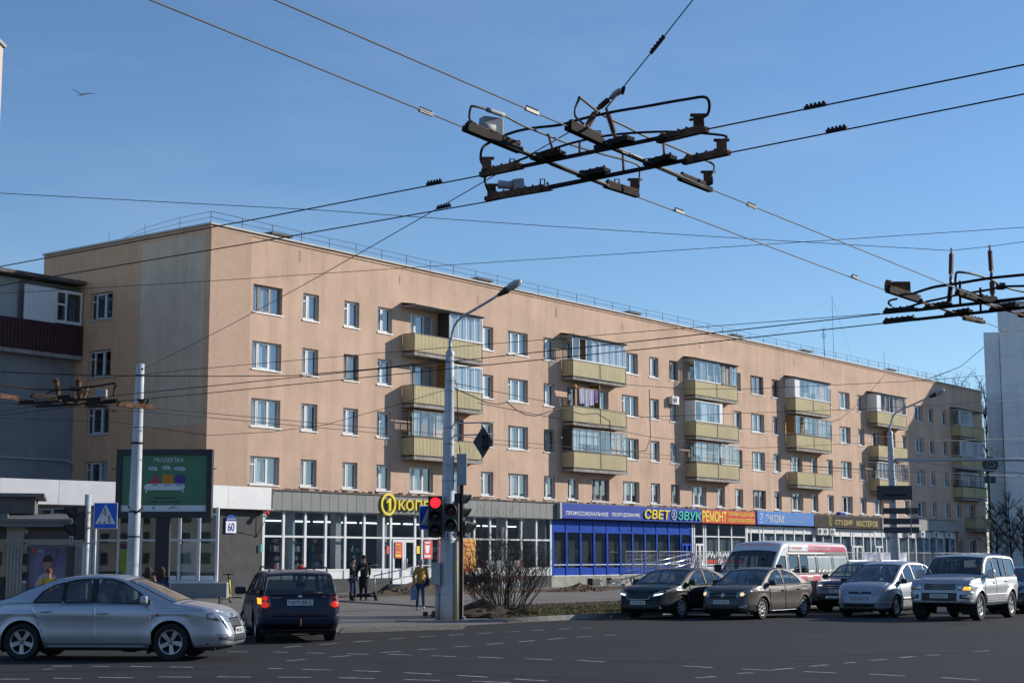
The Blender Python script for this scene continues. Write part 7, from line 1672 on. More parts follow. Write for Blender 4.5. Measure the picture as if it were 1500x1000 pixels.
# bare bush
def twigs(mb, base, n, h, spread, seed, r0=.014, depth=3, m=0):
    r = random.Random(seed)
    def grow(p, d, l, rad, k):
        pts = [p]; q = p.copy(); dd = d.copy()
        for i in range(4):
            dd = (dd+Vector((r.uniform(-.16,.16),r.uniform(-.16,.16),r.uniform(-.05,.12)))).normalized(); q = q+dd*l/4; pts.append(q.copy())
            if k > 0 and i > 0 and r.random() < .9: 
                for _ in range(r.choice((1,1,2))): grow(q.copy(), (dd+Vector((r.uniform(-.8,.8),r.uniform(-.8,.8),r.uniform(-.1,.5)))).normalized(), l*r.uniform(.4,.65), rad*.6, k-1)
        mb.tube(pts,[rad*(1-.18*i) for i in range(5)],4 if rad < .02 else 6,m,False)
    for i in range(n):
        a = r.uniform(0,6.28); e = r.uniform(0,spread); d = Vector((math.cos(a)*e,math.sin(a)*e,1)).normalized(); grow(base+Vector((math.cos(a)*.22*n**.3*r.random(),math.sin(a)*.2*n**.3*r.random(),0)), d, h*r.uniform(.55,1.0), r0, depth)
pm('twig',(.024,.018,.015),.9,var=.4,scale=6); pm('trunk_bark',(.06,.05,.042),.9,var=.4,scale=4,bump=.6); pm('birch_bark',(.45,.43,.40),.8,var=.4,scale=5,stretch=(1,1,3),c2=(.08,.07,.06))
c = gp(738,49.2,.05); mb = MB(); twigs(mb, Vector((0,0,0)), 74, 1.8, 1.15, 11, .015, 3)
t = thing('bare_bush','leafless brown bush on the verge right of the lamp pole','bush',c); mb.build('twigs', M['twig'], t)
c = fpt(U(850,4),5.5,.12); mb = MB(); twigs(mb, Vector((0,0,0)), 9, .8, .9, 12, .008, 1); t = thing('bare_bush','small scrubby twigs by the blue shop plinth','bush',c); mb.build('twigs', M['twig'], t)
# bare trees beyond the right end
def tree(label, p, h, seed, bark, r0=.16, sp=.5, nm='bare_tree'):
    t = thing(nm, label, 'tree', p); r = random.Random(seed); tr = MB(); cr = MB()
    pts = [Vector((0,0,0))]; 
    for i in range(10): pts.append(pts[-1]+Vector((r.uniform(-.05,.05),r.uniform(-.05,.05),h*.09)))
    tr.tube(pts,[r0*(1-.08*i) for i in range(11)],9)
    for i in range(3,11):
        for _ in range(4):
            a = r.uniform(0,6.28); d = Vector((math.cos(a)*sp*1.5,math.sin(a)*sp*1.5,r.uniform(.5,1.1))).normalized(); b0 = pts[i].copy()
            l = h*(.34-.02*i)*r.uniform(.7,1.2); q = [b0]; dd = d
            for s_ in range(5):
                dd = (dd+Vector((r.uniform(-.2,.2),r.uniform(-.2,.2),r.uniform(-.05,.2)))).normalized(); q.append(q[-1]+dd*l/5)
                for _2 in range(3):
                    e = (dd+Vector((r.uniform(-.9,.9),r.uniform(-.9,.9),r.uniform(-.3,.6)))).normalized(); q2 = q[-1]; ll = l*r.uniform(.2,.4); mid = q2+e*ll*.5+Vector((0,0,.02)); e2 = (e+Vector((r.uniform(-.4,.4),r.uniform(-.4,.4),r.uniform(-.5,.3)))).normalized()
                    cr.tube([q2,mid,mid+e2*ll*.6],[.014,.010,.005],4,0,False)
                    e3 = (e+Vector((r.uniform(-.9,.9),r.uniform(-.9,.9),r.uniform(-.6,.4)))).normalized(); cr.tube([mid,mid+e3*ll*.5],[.009,.004],3,0,False)
            cr.tube(q,[.045,.036,.028,.02,.014,.008],5,0,False)
    tr.build('trunk', M[bark], t); cr.build('crown', M['twig'], t)
e_ = fpt(LEN,0,0)
tree('tall pale birch in the gap between the long building and the panel tower', at_y(1443.5,850,155)*1 if 0 else Vector((gx(1444,157,600),157,0)), 19, 21, 'birch_bark', .2, .22, 'birch_tree')
for i,(px,Y,h,l) in enumerate(((1462,144,6.6,'left one of three bare trees before the panel tower'),(1483,147,7.6,'tallest of three bare trees before the panel tower'),(1502,143,6.2,'bare tree before the panel tower at the right edge'))): tree(l, Vector((gx(px,Y,820),Y,0)), h, 30+i, 'trunk_bark', .13, .7)
for i,(px,Y,h,l) in enumerate(((1322,175,20.6,'treetop showing over the roof right of the tall aerial'),(1352,180,21.6,'treetop showing over the roof beside the last chimney'),(1396,172,20.9,'treetop showing over the far right end of the roof'))): tree(l, Vector((gx(px,Y,600),Y,0)), h, 40+i, 'trunk_bark', .2, .5)
# ---------------------------------------------------------------- building-site fence
mb = MB()
def mesh_panel(w=3.42, h=2.05):
    f = MB(); f.tube([(0,0,.06),(0,0,h),(w,0,h),(w,0,.06),(0,0,.06)],.021,7); f.tube([(w*.5,0,.06),(w*.5,0,h)],.016,6)
    g = MB(); n = int(w/.16)
    for i in range(1,n): g.tube([(w*i/n,0,.1),(w*i/n,0,h)],.0055,3,0,False)
    for i in range(1,9): g.tube([(0,.008,h*i/9),(w,.008,h*i/9)],.0055,3,0,False)
    b = MB(); b.bbox(-.35,.35,-.13,.13,0,.15,.02)
    return f.mesh('frame',M['galvanised']), g.mesh('wire_mesh',M['galvanised']), b.mesh('foot',M['concrete'])
fm_ = mesh_panel(); U0 = fu(917,830,4.2)[0]; NAMES = ['first','second','third','fourth','fifth','sixth','seventh','eighth','ninth','tenth','eleventh','twelfth','thirteenth','fourteenth','fifteenth','sixteenth','seventeenth']
for i in range(17):
    t = thing('fence_panel', NAMES[i]+' mesh panel from the left in the building-site fence', 'fence', fpt(U0+i*3.5,4.2+.12*math.sin(i*2.1),.13), FROT+.02*math.sin(i*3.3), 'mesh panels of the building-site fence')
    for me,n in zip(fm_,('frame','wire_mesh','foot')):
        o = bpy.data.objects.new(n, me); COL.objects.link(o); o.parent = t
def sheet_over(label, u, off, w, h, seed, mat='white_sheet', z=.15, top=2.0):
    r = random.Random(seed); t = thing('plastic_sheet', label, 'sheet', fpt(u,off,z), FROT); mb = MB(); nx, nz = 40, 14; vs = []
    a, b = r.uniform(0,6), r.uniform(0,6)
    for i in range(nx+1):
        for j in range(nz+1):
            x = w*i/nx; q = j/nz; zz = top-(h+.12*math.sin(x*2.1+a)+.05*math.sin(x*7+b))*q; vs.append((x+.06*math.sin(q*5+x*3+a),-.05-.07*math.sin(x*4.1+a+q*2.2)-.05*math.sin(x*9.7+q*4+b)*q-.05*q,zz))
    mb.add(vs,[(i*(nz+1)+j,(i+1)*(nz+1)+j,(i+1)*(nz+1)+j+1,i*(nz+1)+j+1) for i in range(nx) for j in range(nz)],0,True); mb.build('cloth', M[mat], t, fix=False)
pm('torn_sheet',(.50,.47,.54),.5,var=.2,scale=3); pm('blue_print_sheet',(.66,.67,.70),.5,var=.5,scale=.9,c2=(.16,.22,.42),detail=2)
sheet_over('white and blue printed sheet hung on the fence behind the off-roader', fu(1262,830,4.0)[0], 4.05, 8.2, 1.8, 3, 'blue_print_sheet'); sheet_over('white sheet on the far right fence at the edge of the view', fu(1408,830,4.0)[0], 4.05, 9, 1.8, 4, 'blue_print_sheet')
def rag(label, px, w, h, top, seed):
    u = fu(px,830,4.0)[0]; r = random.Random(seed); t = thing('torn_sheet', label, 'sheet', fpt(u,4.35,.13), FROT); mb = MB(); n, m_ = 10, 14; vs = []
    for j in range(m_+1):
        q = j/m_; ww = w*(.15+.85*q**.8)
        for i in range(n+1):
            x = (i/n-.5)*ww+.12*math.sin(q*4+seed); vs.append((x,-.1-.09*math.sin(i*1.9+q*3)-.22*q*r.random(),top-h*q))
    mb.add(vs,[(j*(n+1)+i,j*(n+1)+i+1,(j+1)*(n+1)+i+1,(j+1)*(n+1)+i) for j in range(m_) for i in range(n)],0,True); mb.build('cloth', M['torn_sheet'], t, fix=False)
rag('tall torn lilac sheet tied to the fence by the blue shop door', 1006, 1.6, 1.9, 1.95, 1); rag('torn lilac sheet on the fence in front of the red repair sign shop', 1046, 2.2, 1.8, 1.75, 2); rag('torn pale sheet on the fence left of the minibus', 1084, 1.6, 1.6, 1.85, 3); rag('torn grey sheet on the fence right of the minibus', 1280, 2.4, 1.5, 1.6, 4); rag('torn sheet on the fence left of the far pole', 1305, 2, 1.4, 1.5, 5)
def wrap(label, px, off, w, seed):
    r = random.Random(seed); t = thing('plastic_wrap', label, 'wrapping', fpt(fu(px,848,off)[0],off,.15), FROT); mb = MB()
    for k in range(int(26*w)):
        x, y, z = r.uniform(0,w), r.uniform(-.4,.3), r.uniform(.02,.32); a = r.uniform(0,3.1); s = r.uniform(.08,.24)
        p = [Vector((x+s*r.uniform(-1,1),y+s*r.uniform(-1,1)*.7,max(.01,z+s*r.uniform(-.6,.6)))) for _ in range(4)]; mb.add(p,[(0,1,2),(1,2,3)])
    mb.build('film', M['white_sheet'], t, fix=False)
wrap('crumpled white wrapping on the ground below the blue shop, left heap', 873, 3.0, 2.6, 1); wrap('crumpled white wrapping by the first fence post', 915, 3.4, 2.0, 2); wrap('long crumpled wrapping heap behind the black car', 942, 3.4, 4.2, 3); wrap('scraps of white wrapping under the bicycle rack', 690, 2.6, 4.5, 4); wrap('scraps of white wrapping beside the grocery steps', 612, 3.4, 1.4, 5)
for i,(px,w,m) in enumerate(((864,.8,'black_plastic'),(892,.8,'black_plastic'),(926,1.0,'black_plastic'),(912,1.2,'concrete'),(938,1.6,'concrete'))):
    t = thing('concrete_block' if m == 'concrete' else 'rubber_block', ['left black rubber block at the blue shop plinth','right black rubber block at the blue shop plinth','black rubber block behind the fence','short grey concrete block before the fence','long grey concrete block before the fence'][i], 'block', fpt(fu(px,850,3.6 if i > 2 else 1.4)[0],5.2 if i > 2 else 1.4,.15), FROT); mb = MB(); mb.bbox(0,w,-.2,.2,0,.42 if i < 3 else .3,.03); mb.build('block', M[m], t)
# laundry on the fourth-floor balcony
b0 = BAL[1]; t = thing('laundry','purple and white laundry drying on the open fourth floor balcony','laundry', fpt(b0+.6,.86,12.62-2.8), FROT)
mb = MB(); mb.tube([(-.1,0,2.32),(2.4,0,2.30)],.01,5); mb.build('line', M['wire'], t)
pm('laundry_a',(.30,.28,.42),.9,var=.6,scale=9,stretch=(3,1,.4),c2=(.55,.55,.60)); pm('laundry_b',(.34,.22,.52),.9,var=.2)
for x0,w_,h_,m in ((.1,.5,.95,'laundry_a'),(.65,.45,1.1,'laundry_a'),(1.15,.5,1.0,'laundry_a'),(1.75,.35,.8,'laundry_b')):
    mb = MB(); vs = []
    for i in range(9):
        for j in range(6): vs.append((x0+w_*i/8,.03*math.sin(i*1.6+j*.4),2.31-h_*j/5-.04*math.sin(i*.9)))
    mb.add(vs,[(i*6+j,(i+1)*6+j,(i+1)*6+j+1,i*6+j+1) for i in range(8) for j in range(5)],0,True); mb.build('garment', M[m], t, fix=False)
# gull
c = at_y(119,139,95); t = thing('gull','small white gull gliding in the upper left of the sky','bird',c,R(10))
mb = MB(); mb.lathe([(.001,-.22),(.03,-.16),(.065,-.02),(.06,.08),(.04,.17),(.035,.21),(.012,.27),(.001,.29)],12,0,Matrix.Rotation(R(75),4,'Y')); mb.build('body', M['white_sheet'], t)
for pts in ([(0,.03,.03),(-.18,.1,.16),(-.42,.16,.32),(-.62,.2,.40)],[(0,-.03,.03),(.3,-.12,.04),(.62,-.2,.06),(.86,-.26,.04)]):
    mb = MB(); vs = []
    for i,p in enumerate(pts): c_ = (.11,.10,.075,.012)[i]; p = Vector(p); vs += [p+Vector((.0,c_,0)),p+Vector((0,-c_*.3,.012)),p-Vector((0,c_,0)),p-Vector((0,0,.010))]
    mb.add(vs,[(i*4+j,i*4+(j+1)%4,(i+1)*4+(j+1)%4,(i+1)*4+j) for i in range(3) for j in range(4)],0,True); mb.build('wing', pm('gull_grey',(.34,.35,.37),.8,var=.2) if 'gull_grey' not in M else M['gull_grey'], t)
mb = MB(); mb.add([(-.2,0,0),(-.34,.06,.01),(-.36,0,.0),(-.34,-.06,.01),(-.2,0,-.015)],[(0,1,2),(0,2,3),(4,2,1),(4,3,2)]); mb.build('tail', M['white_sheet'], t)
# ---------------------------------------------------------------- overhead line
CWZ = 5.8
def Wp(pts, z): return [at_z(x,y,z) for x,y in pts]
def ext(P, a=0, b=0):                          # carry the ends on beyond the frame
    P = list(P)
    if a: P = [P[0]+(P[0]-P[1]).normalized()*a]+P
    if b: P = P+[P[-1]+(P[-1]-P[-2]).normalized()*b]
    return P
def wire(label, P, r=.007, mat='wire', cat='wire', name='overhead_wire', splices=(), grp=None):
    t = thing(name, label, cat, P[0], 0, grp); mb = MB(); mb.tube([p-P[0] for p in P], r, 6); mb.build('cable', M[mat], t)
    for c,d,m in splices:                       # clamps along the wire
        mb = MB(); d = d.normalized(); mb.beam(c-d*.11-P[0],c+d*.11-P[0],.026,.030); 
        for k in range(5): q = c-P[0]+d*(-.084+.042*k); mb.box(q.x-.011,q.x+.011,q.y-.011,q.y+.011,q.z+.012,q.z+.034)
        mb.build('splice_clamp', M[m], t)
    return t
def spl(pts, z, m='copper'):
    out = []
    for (x,y),(dx,dy) in pts: c = at_z(x,y,z); out.append((c, at_z(x+dx,y+dy,z)-c, m))
    return out
A_ = Wp([(220,0),(685,189),(935,289),(1302,427),(1440,471),(1500,494)],CWZ); wire('contact wire entering top left, lower one of the descending pair', ext(A_,9,25), .0075, 'wire_grey', splices=spl([((624,165),(10,4)),((995,310),(10,4)),((1252,406),(10,4))],CWZ))
B_ = Wp([(403,0),(835,187),(1038,276),(1395,420),(1500,463)],CWZ); wire('contact wire entering top left, upper one of the descending pair', ext(B_,9,25), .0075, 'wire_grey', splices=spl([((779,163),(10,4.3)),((1101,302),(10,4))],CWZ))
C_ = Wp([(0,390.5),(380,320),(703,257.5),(1038,189),(1500,95)],CWZ); wire('contact wire rising to the right edge, upper one of the rising pair', ext(C_,30,8), .0075, splices=spl([((636,268),(10,-2)),((1194,156),(10,-2))],CWZ,'iron'))
D_ = Wp([(0,418),(380,354),(711,296),(1068,224),(1500,138)],CWZ); wire('contact wire rising to the right edge, lower one of the rising pair', ext(D_,30,8), .0075, splices=spl([((650,303),(10,-2)),((1225,190),(10,-2))],CWZ,'iron'))
E_ = Wp([(0,602),(170,579),(280,568),(655,530),(960,497),(1298,459),(1500,436)],CWZ); wire('distant contact wire across the balconies to the right crossing, upper one', ext(E_,30,10), .010)
F_ = Wp([(0,608),(170,588),(280,578),(560,550),(960,509.5),(1298,473),(1500,451)],CWZ); wire('distant contact wire across the balconies to the right crossing, lower one', ext(F_,30,10), .010)
G_ = Wp([(0,582),(215,597),(575,629),(840,655),(1056,673),(1260,688),(1500,704)],CWZ); wire('contact wire from the left crossing sloping down along the facade, upper one', ext(G_,15,30), .010, splices=spl([((165,602),(10,1)),((258,602.5),(10,1))],CWZ,'rust'))
H_2 = Wp([(0,590),(215,603),(575,636),(840,661),(1056,678),(1260,692),(1500,707)],CWZ); wire('contact wire from the left crossing sloping down along the facade, lower one', ext(H_2,15,30), .010)
# span and feeder wires
wire('thin span wire across the sky from the left edge to the insulators on the right', ext(Wp([(0,283),(470,308),(800,331),(1100,350),(1393,367),(1450,361),(1500,354)],7.2),12,8), .0055)
wire('thin span wire crossing the whole facade and rising to the right edge', ext(Wp([(0,430),(310,411.5),(660,388),(1160,355.5),(1500,333)],7.2),10,8), .0055)
pt = Vector((gx(193,45,845)+.06,45,7.05)); pe = at_z(835,193,6.2)
wire('span wire from the steel pole top up to the big wire crossing', [pt+(pe-pt)*(i/8)-Vector((0,0,.10*math.sin(math.pi*i/8))) for i in range(9)], .006, splices=[(pt+(pe-pt)*.012,pe-pt,'iron')])
p0, p1 = at_z(912,129,6.45), at_z(1015,0,7.2); wire('span wire from the big crossing up out of the top of the view', ext([p0,at_z(963,66,6.83),p1],0,10), .006, splices=[(at_z(963,66,6.83),p1-p0,'iron')])
lp = Vector((lampc.location.x+.06,44.85,0))
YL = lambda pts, Y0, Y1: [at_y(x,y,Y0+(Y1-Y0)*i/(len(pts)-1)) for i,(x,y) in enumerate(pts)]
wire('heavy cable from the left edge to the big lamp pole', YL([(-60,543),(60,547),(180,550),(310,551),(430,550),(560,539),(656,526)],45,44.8), .013)
wire('upper thin cable from the left edge past the end wall to the big lamp pole', YL([(-60,540),(165,553),(280,541),(560,516.5),(960,484),(1289,459)],44,30), .007)
wire('sagging guy wire between the steel pole and the big lamp pole', YL([(205,624),(308,637.5),(400,632),(476,622),(570,596),(652,571)],45,45), .008)
wire('thin span wire from the big lamp pole to the far lamp pole', YL([(660,560),(800,588),(960,613),(1150,634),(1313,640)],45,73), .010)
wire('feeder cable in loops hanging right of the big lamp pole', YL([(660,566),(692,580),(712,589),(728,592),(743,589),(756,600),(770,607),(784,609),(804,603),(823,597),(840,603),(854,607),(874,605),(893,616),(895,658),(912,661),(946,660),(953,640),(951,570)],45,58), .016)
wire('taut cable over the top balconies towards the right edge', YL([(840,552),(916,563),(1000,569),(1100,569.5),(1215,564),(1357,557),(1500,545)],60,66), .011)
wire('thin cable along the upper third floor to the right edge', YL([(935,611),(1100,604.5),(1260,599),(1444,589),(1500,585)],60,68), .010)
wire('thin cable below the far third floor balconies to the right edge', YL([(700,590),(955,640),(1100,656),(1307,647),(1500,642)],50,70), .010)
wire('pale cable beside the far lamp pole arm', YL([(1150,680),(1316,690),(1420,694),(1500,697)],66,72), .012, 'wire_grey')
wire('thin loose wire from the grey building roof to the shop sign bracket', YL([(0,612),(60,614),(170,618),(205,622)],46,45), .006)
wire('thin sloping cable from the panel tower to the far roof', YL([(1500,462),(1445,505),(1407,537),(1357,556)],140,128), .03)
wire('stay wire of the tall aerial, left one', [fpt(fu(1288,520)[0]-2.5,-3,ROOF+6.2), fpt(fu(1288,520)[0]-14,-6,ROOF)], .007, 'wire_grey'); wire('stay wire of the tall aerial, right one', [fpt(fu(1288,520)[0]-2.5,-3,ROOF+6.2), fpt(fu(1288,520)[0]+9,-6,ROOF)], .007, 'wire_grey')

# ---------------------------------------------------------------- wire crossings
def crossing(label, base, S):
    """S(x, y) turns a sketch point into an image point; parts are laid out on the wire plane"""
    t = thing('wire_crossing', label, 'wire crossing', base, 0, None)
    def Q(x,y,z): return at_z(*S(x,y),z)-base
    def bar(nm,p0,p1,w,h,z,m,z1=None): mb = MB(); mb.beam(Q(*p0,z),Q(*p1,z if z1 is None else z1),w,h); return mb.build(nm,M[m],t)
    def rod(nm,pts,r,zs,m):
        n = len(pts); zs = zs if isinstance(zs,(list,tuple)) else [zs]*n
        P = [Q(x,y,z) for (x,y),z in zip(pts,zs)]; O = []
        for i in range(n-1):                     # rounded run through the points
            a,b,c,d = P[max(i-1,0)],P[i],P[i+1],P[min(i+2,n-1)]
            for k in range(4):
                u = k/4; O.append(.5*((2*b)+(c-a)*u+(2*a-5*b+4*c-d)*u*u+(3*b-a-3*c+d)*u**3))
        O.append(P[-1]); mb = MB(); mb.tube(O,r,8); return mb.build(nm,M[m],t)
    def block(p0,p1,w=.10,h=.11,m='iron',top=None,z=CWZ):
        w *= .62; h *= .55; a,b = Q(*p0,z),Q(*p1,z); d = (b-a).normalized(); L_ = (b-a).length; mb = MB(); up = Vector((0,0,1)); s = d.cross(up)
        mb.beam(a,b,w,h*.7); mb.beam(a+up*h*.5+d*L_*.04,b+up*h*.5-d*L_*.10,w*.72,h*.5); mb.beam(a+d*L_*.02-up*.02,a+d*L_*.12+up*h*.9,w*.5,.05); o = mb.build('insulator_block',M[m],t)
        mb = MB(); k = max(4,int(L_/.10))
        for i in range(k): q = a+d*L_*(i+.5)/k+up*h*.78; mb.box(q.x-.012,q.x+.012,q.y-.012,q.y+.012,q.z-.012,q.z+.016)
        mb.build('bolt',M['rust' if i%2 else m],o)
        if top: mb = MB(); mb.beam(a+up*h*.78+d*L_*.15,b+up*h*.78-d*L_*.02,w*.6,h*.30); mb.build('top_plate',M[top],o)
        return o
    def ribbed(pts, z0, z1, r=.03, m='insulator', n=9):
        a,b = Q(*pts[0],z0),Q(*pts[1],z1); d = b-a; L_ = d.length; rot = Vector((0,0,1)).rotation_difference(d).to_matrix().to_4x4(); mb = MB(); pr = [(.001,0),(r*.5,0)]
        for i in range(n): z = L_*(.2+.6*i/n); pr += [(r*.42,z),(r,z+.008),(r*.42,z+.02)]
        pr += [(r*.55,L_*.84),(r*.7,L_*.86),(r*.7,L_*.98),(.001,L_)]; mb.lathe(pr,12,0,Matrix.Translation(a) @ rot); return mb.build('insulator',M[m],t)
    return t, Q, bar, rod, block, ribbed
Sb = lambda x,y: (660+.2867*x, 100+.2867*y)
t, Q, bar, rod, block, ribbed = crossing('large trolleybus wire crossing of rusty bars, insulators and bowed rods in the sky', at_z(*Sb(750,430),CWZ), Sb)
bar('runner',(320,408),(800,600),.028,.034,CWZ,'iron'); bar('runner',(740,372),(1190,560),.028,.034,CWZ,'iron'); bar('runner',(350,505),(1090,352),.03,.036,CWZ,'iron'); bar('runner',(500,607),(1200,470),.03,.036,CWZ,'iron')
for a,b in (((515,487),(660,545)),((725,570),(800,599)),((850,417),(1000,478)),((1066,507),(1180,556)),((345,418),(430,452))): bar('contact_strip',a,b,.034,.036,CWZ+.004,'copper')
block((75,305),(355,420),.13,.15,'iron','rust'); block((600,300),(770,378),.13,.15,'iron','rust'); block((790,598),(955,650),.10,.13,'iron','rust'); block((1170,560),(1328,622),.10,.13,'iron','rust')
block((155,545),(368,500),.10,.14,'rust'); block((180,668),(515,612),.10,.13,'rust'); block((1060,372),(1312,312),.10,.13,'rust'); block((1190,482),(1424,430),.10,.13,'rust')
for a,b in (((420,462),(575,432)),((660,552),(802,520)),((750,408),(922,358)),((1000,492),(1140,455))): block(a,b,.17,.10,'iron',None,CWZ+.04)
rod('bow',[(135,290),(98,262),(102,203),(120,195),(190,213),(275,243),(370,293),(500,345),(620,392),(780,440),(900,472),(962,500),(966,545),(962,605)],.012,[CWZ+.1]+[CWZ+.35]*11+[CWZ+.2,CWZ+.05],'wire_grey')
rod('sleeve',[(188,212),(270,240)],.026,CWZ+.35,'alu_box')
rod('bow',[(175,505),(155,470),(160,415),(190,385),(260,350),(340,322),(430,305),(560,290),(660,262),(760,238),(860,218),(1000,195),(1200,160),(1310,152),(1312,238),(1225,264)],.015,[CWZ+.1,CWZ+.2,CWZ+.3]+[CWZ+.4]*11+[CWZ+.3,CWZ+.18],'iron')
rod('bow',[(200,640),(182,600),(188,545),(350,470),(530,410),(650,375),(800,345),(950,330),(1150,325),(1390,343),(1402,365),(1385,385)],.013,[CWZ+.1,CWZ+.15,CWZ+.2]+[CWZ+.3]*7+[CWZ+.25,CWZ+.15],'iron')
rod('bow',[(680,285),(640,250),(637,210),(655,160),(668,155),(770,235),(890,295),(1000,350),(1100,387),(1230,443),(1330,483),(1348,510),(1330,560)],.013,[CWZ+.1,CWZ+.2,CWZ+.3]+[CWZ+.4]*8+[CWZ+.25,CWZ+.08],'wire_grey')
for p0,p1,z0,z1 in (((500,340),(522,418),CWZ+.35,CWZ+.05),((1088,385),(1092,440),CWZ+.38,CWZ+.06),((660,375),(660,440),CWZ+.3,CWZ+.02),((880,440),(884,530),CWZ+.3,CWZ+.02)): rod('strut',[p0,p1],.014,[z0,z1],'rust')
ribbed(((880,105),(820,150)),6.45,6.40,.035,'alu_box',5); ribbed(((822,148),(745,215)),6.40,6.25,.032,'rust'); ribbed(((745,215),(690,312)),6.25,5.95,.032,'rust'); ribbed(((795,205),(845,365)),6.25,5.9,.030,'rust'); rod('link',[(795,205),(840,150)],.008,[6.25,6.4],'iron'); rod('eye',[(885,100),(878,128)],.02,[6.45,6.43],'iron')
mb = MB(); c = Q(215,305,CWZ+.22); mb.bbox(-.13,.10,-.06,.06,-.10,.10,.015); mb.xf(Matrix.Translation(c) @ Matrix.Rotation(.5,4,'Z')); c = Q(150,300,CWZ+.2); mb.tube([c,c+Vector((.14,.08,.0))],.05,10); mb.build('junction_box',M['alu_box'],t)
mb = MB(); c = Q(300,598,CWZ+.17); mb.tube([c+Vector((-.13,0,.01)),c+Vector((.06,.01,-.0))],.05,12); mb.beam(c+Vector((.04,0,0)),c+Vector((.16,.03,.02)),.11,.12); mb.build('detector_box',M['alu_box'],t)
for x,y in ((340,385),(752,335),(850,580),(315,478),(470,580)):
    mb = MB(); c = Q(x,y,CWZ+.17); mb.tube([c+Vector((-.025,0,-.05)),c+Vector((-.025,0,.03)),c+Vector((.025,0,.03)),c+Vector((.025,0,-.05))],.009,5); mb.build('lug',M['iron'],t)
for p0,p1 in (((1245,262),(1290,300)),((1370,388),(1400,425)),((170,490),(200,505)),((195,622),(225,640)),((1305,560),(1328,572)),((930,598),(952,610))): mb = MB(); a,b = Q(*p0,CWZ+.16),Q(*p1,CWZ+.06); c = (a+b)/2; mb.box(c.x-.05,c.x+.05,c.y-.03,c.y+.03,c.z-.06,c.z+.07); mb.box(c.x-.08,c.x+.08,c.y-.03,c.y+.03,c.z+.07,c.z+.09); mb.build('lug',M['rust'],t)

Sr = lambda x,y: (1200+.2*x, 320+.2*y)
t, Q, bar, rod, block, ribbed = crossing('trolleybus wire crossing at the right edge hanging from two dark red insulators', at_z(*Sr(1000,620),CWZ), Sr)
bar('runner',(700,672),(1290,606),.04,.05,CWZ,'iron'); bar('runner',(1290,606),(1560,578),.04,.05,CWZ,'iron'); bar('runner',(700,740),(1560,645),.04,.05,CWZ,'iron'); bar('runner',(720,600),(1080,725),.03,.035,CWZ,'rust'); bar('runner',(1040,570),(1520,715),.03,.035,CWZ,'rust')
block((500,525),(742,605),.13,.17,'iron','rust'); block((472,688),(720,665),.11,.15,'iron'); block((472,762),(710,735),.11,.15,'iron'); block((1060,730),(1205,760),.11,.14,'rust'); block((1010,545),(1180,600),.13,.16,'iron','rust'); block((1180,590),(1310,610),.14,.16,'iron')
for a,b in (((780,655),(960,625)),((930,705),(1110,675)),((1260,665),(1450,632)),((1470,715),(1560,700))): block(a,b,.18,.12,'iron',None,CWZ+.03)
rod('bow',[(660,560),(740,532),(850,500),(1000,478),(1250,437),(1500,412),(1600,400)],.024,CWZ+.35,'iron'); rod('bow',[(530,640),(508,620),(520,600),(570,588)],.018,CWZ+.15,'iron'); rod('bow',[(590,668),(750,618),(900,585),(1000,562),(1250,520),(1330,500),(1500,494),(1600,494)],.020,CWZ+.3,'iron')
rod('bow',[(1010,540),(998,470),(1002,408),(1020,393),(1100,400),(1180,420),(1260,448),(1330,490),(1420,520),(1520,540)],.020,CWZ+.4,'wire_grey')
mb = MB(); c = Q(1330,496,CWZ+.38); mb.bbox(-.07,.07,-.06,.06,-.055,.055,.02); mb.xf(Matrix.Translation(c)); mb.build('cable_clamp',M['black_plastic'],t)
ribbed(((968,222),(964,465)),7.2,6.25,.042); ribbed(((964,470),(948,650)),6.25,5.9,.045,'iron',6); ribbed(((1248,200),(1264,440)),7.2,6.3,.042); ribbed(((1264,440),(1272,590)),6.3,5.9,.045,'rust',6)
for x,y0,y1 in ((1180,510,690),(1030,460,640)): rod('strut',[(x,y0),(x+3,y1)],.02,[CWZ+.35,CWZ],'iron')
mb = MB(); c = Q(595,510,CWZ+.24); mb.bbox(-.15,.15,-.08,.08,-.09,.10,.02); mb.tube([Vector((-.15,0,.04)),Vector((-.24,0,.05))],.09,10); mb.xf(Matrix.Translation(c)); mb.build('detector_box',M['rust'],t)

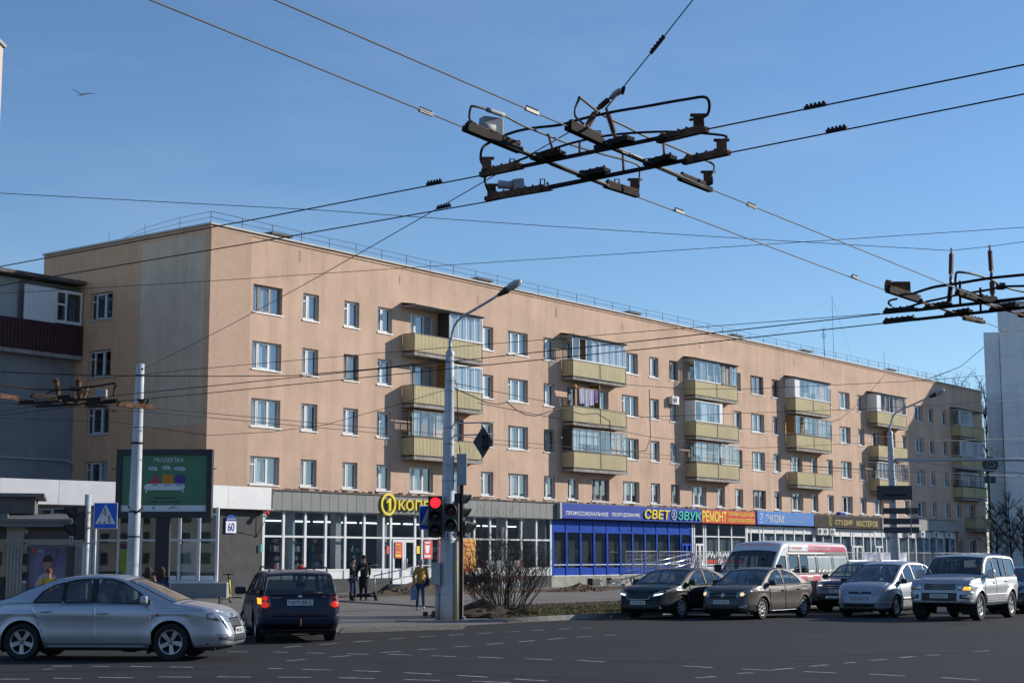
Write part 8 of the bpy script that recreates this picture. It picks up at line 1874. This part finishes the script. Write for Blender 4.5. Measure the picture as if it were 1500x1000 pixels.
Sl = lambda x,y: (.16*x, 520+.16*y)
t, Q, bar, rod, block, ribbed = crossing('small rusty trolleybus wire crossing in front of the grey building on the left', at_z(*Sl(700,420),CWZ), Sl)
block((-40,375),(165,408),.14,.17,'rust','rust'); block((285,378),(510,402),.14,.17,'iron','rust'); block((175,440),(330,436),.12,.17,'iron'); block((340,468),(490,462),.12,.17,'iron'); block((590,450),(725,438),.16,.15,'iron'); block((540,396),(660,388),.16,.17,'iron'); block((770,462),(972,470),.14,.17,'iron','rust'); block((800,428),(930,410),.16,.17,'iron'); block((920,440),(1080,424),.12,.17,'iron'); block((1080,455),(1420,490),.15,.19,'rust','rust')
bar('runner',(330,436),(930,392),.045,.06,CWZ,'iron'); bar('runner',(480,464),(1000,428),.045,.06,CWZ,'iron'); bar('runner',(500,402),(780,462),.03,.04,CWZ,'rust')
ribbed(((512,215),(538,395)),6.6,5.95,.07,'rust'); ribbed(((718,212),(730,405)),6.6,5.95,.075,'rust'); ribbed(((808,275),(765,410)),6.4,5.9,.05,'rust')
for x in (512,718): rod('ring',[(x-22,235),(x-28,260),(x-8,285),(x+18,272),(x+24,245),(x+5,222),(x-22,235)],.018,6.5,'rust')
rod('bow',[(408,385),(430,350),(480,328),(560,318),(690,312)],.022,CWZ+.3,'iron'); rod('bow',[(740,296),(900,282),(1052,258),(1046,310),(1038,372)],.026,[CWZ+.4]*3+[CWZ+.3,CWZ+.1],'iron'); rod('bow',[(-60,258),(200,300),(450,316),(640,316),(860,338)],.02,CWZ+.35,'iron')
mb = MB(); c = Q(930,355,CWZ+.22); mb.bbox(-.14,.14,-.08,.08,-.11,.12,.02); mb.xf(Matrix.Translation(c)); mb.build('detector_box',M['alu_box'],t); mb = MB(); c = Q(690,308,CWZ+.32); mb.lathe([(.001,-.2),(.05,-.12),(.07,0),(.05,.12),(.001,.2)],10,0,Matrix.Translation(c) @ Matrix.Rotation(R(90),4,'Y')); mb.build('cable_clamp',M['black_plastic'],t)
mb = MB(); c = Q(1290,440,CWZ+.25); mb.add([c+Vector((-.12,0,.12)),c+Vector((.12,0,.10)),c+Vector((.02,0,-.12))],[(0,1,2)]); mb.beam(c+Vector((.1,0,-.12)),c+Vector((.22,0,.1)),.05,.07); mb.beam(c+Vector((-.12,-.02,.11)),c+Vector((.12,-.02,.10)),.05,.02); mb.build('lug',M['rust'],t)
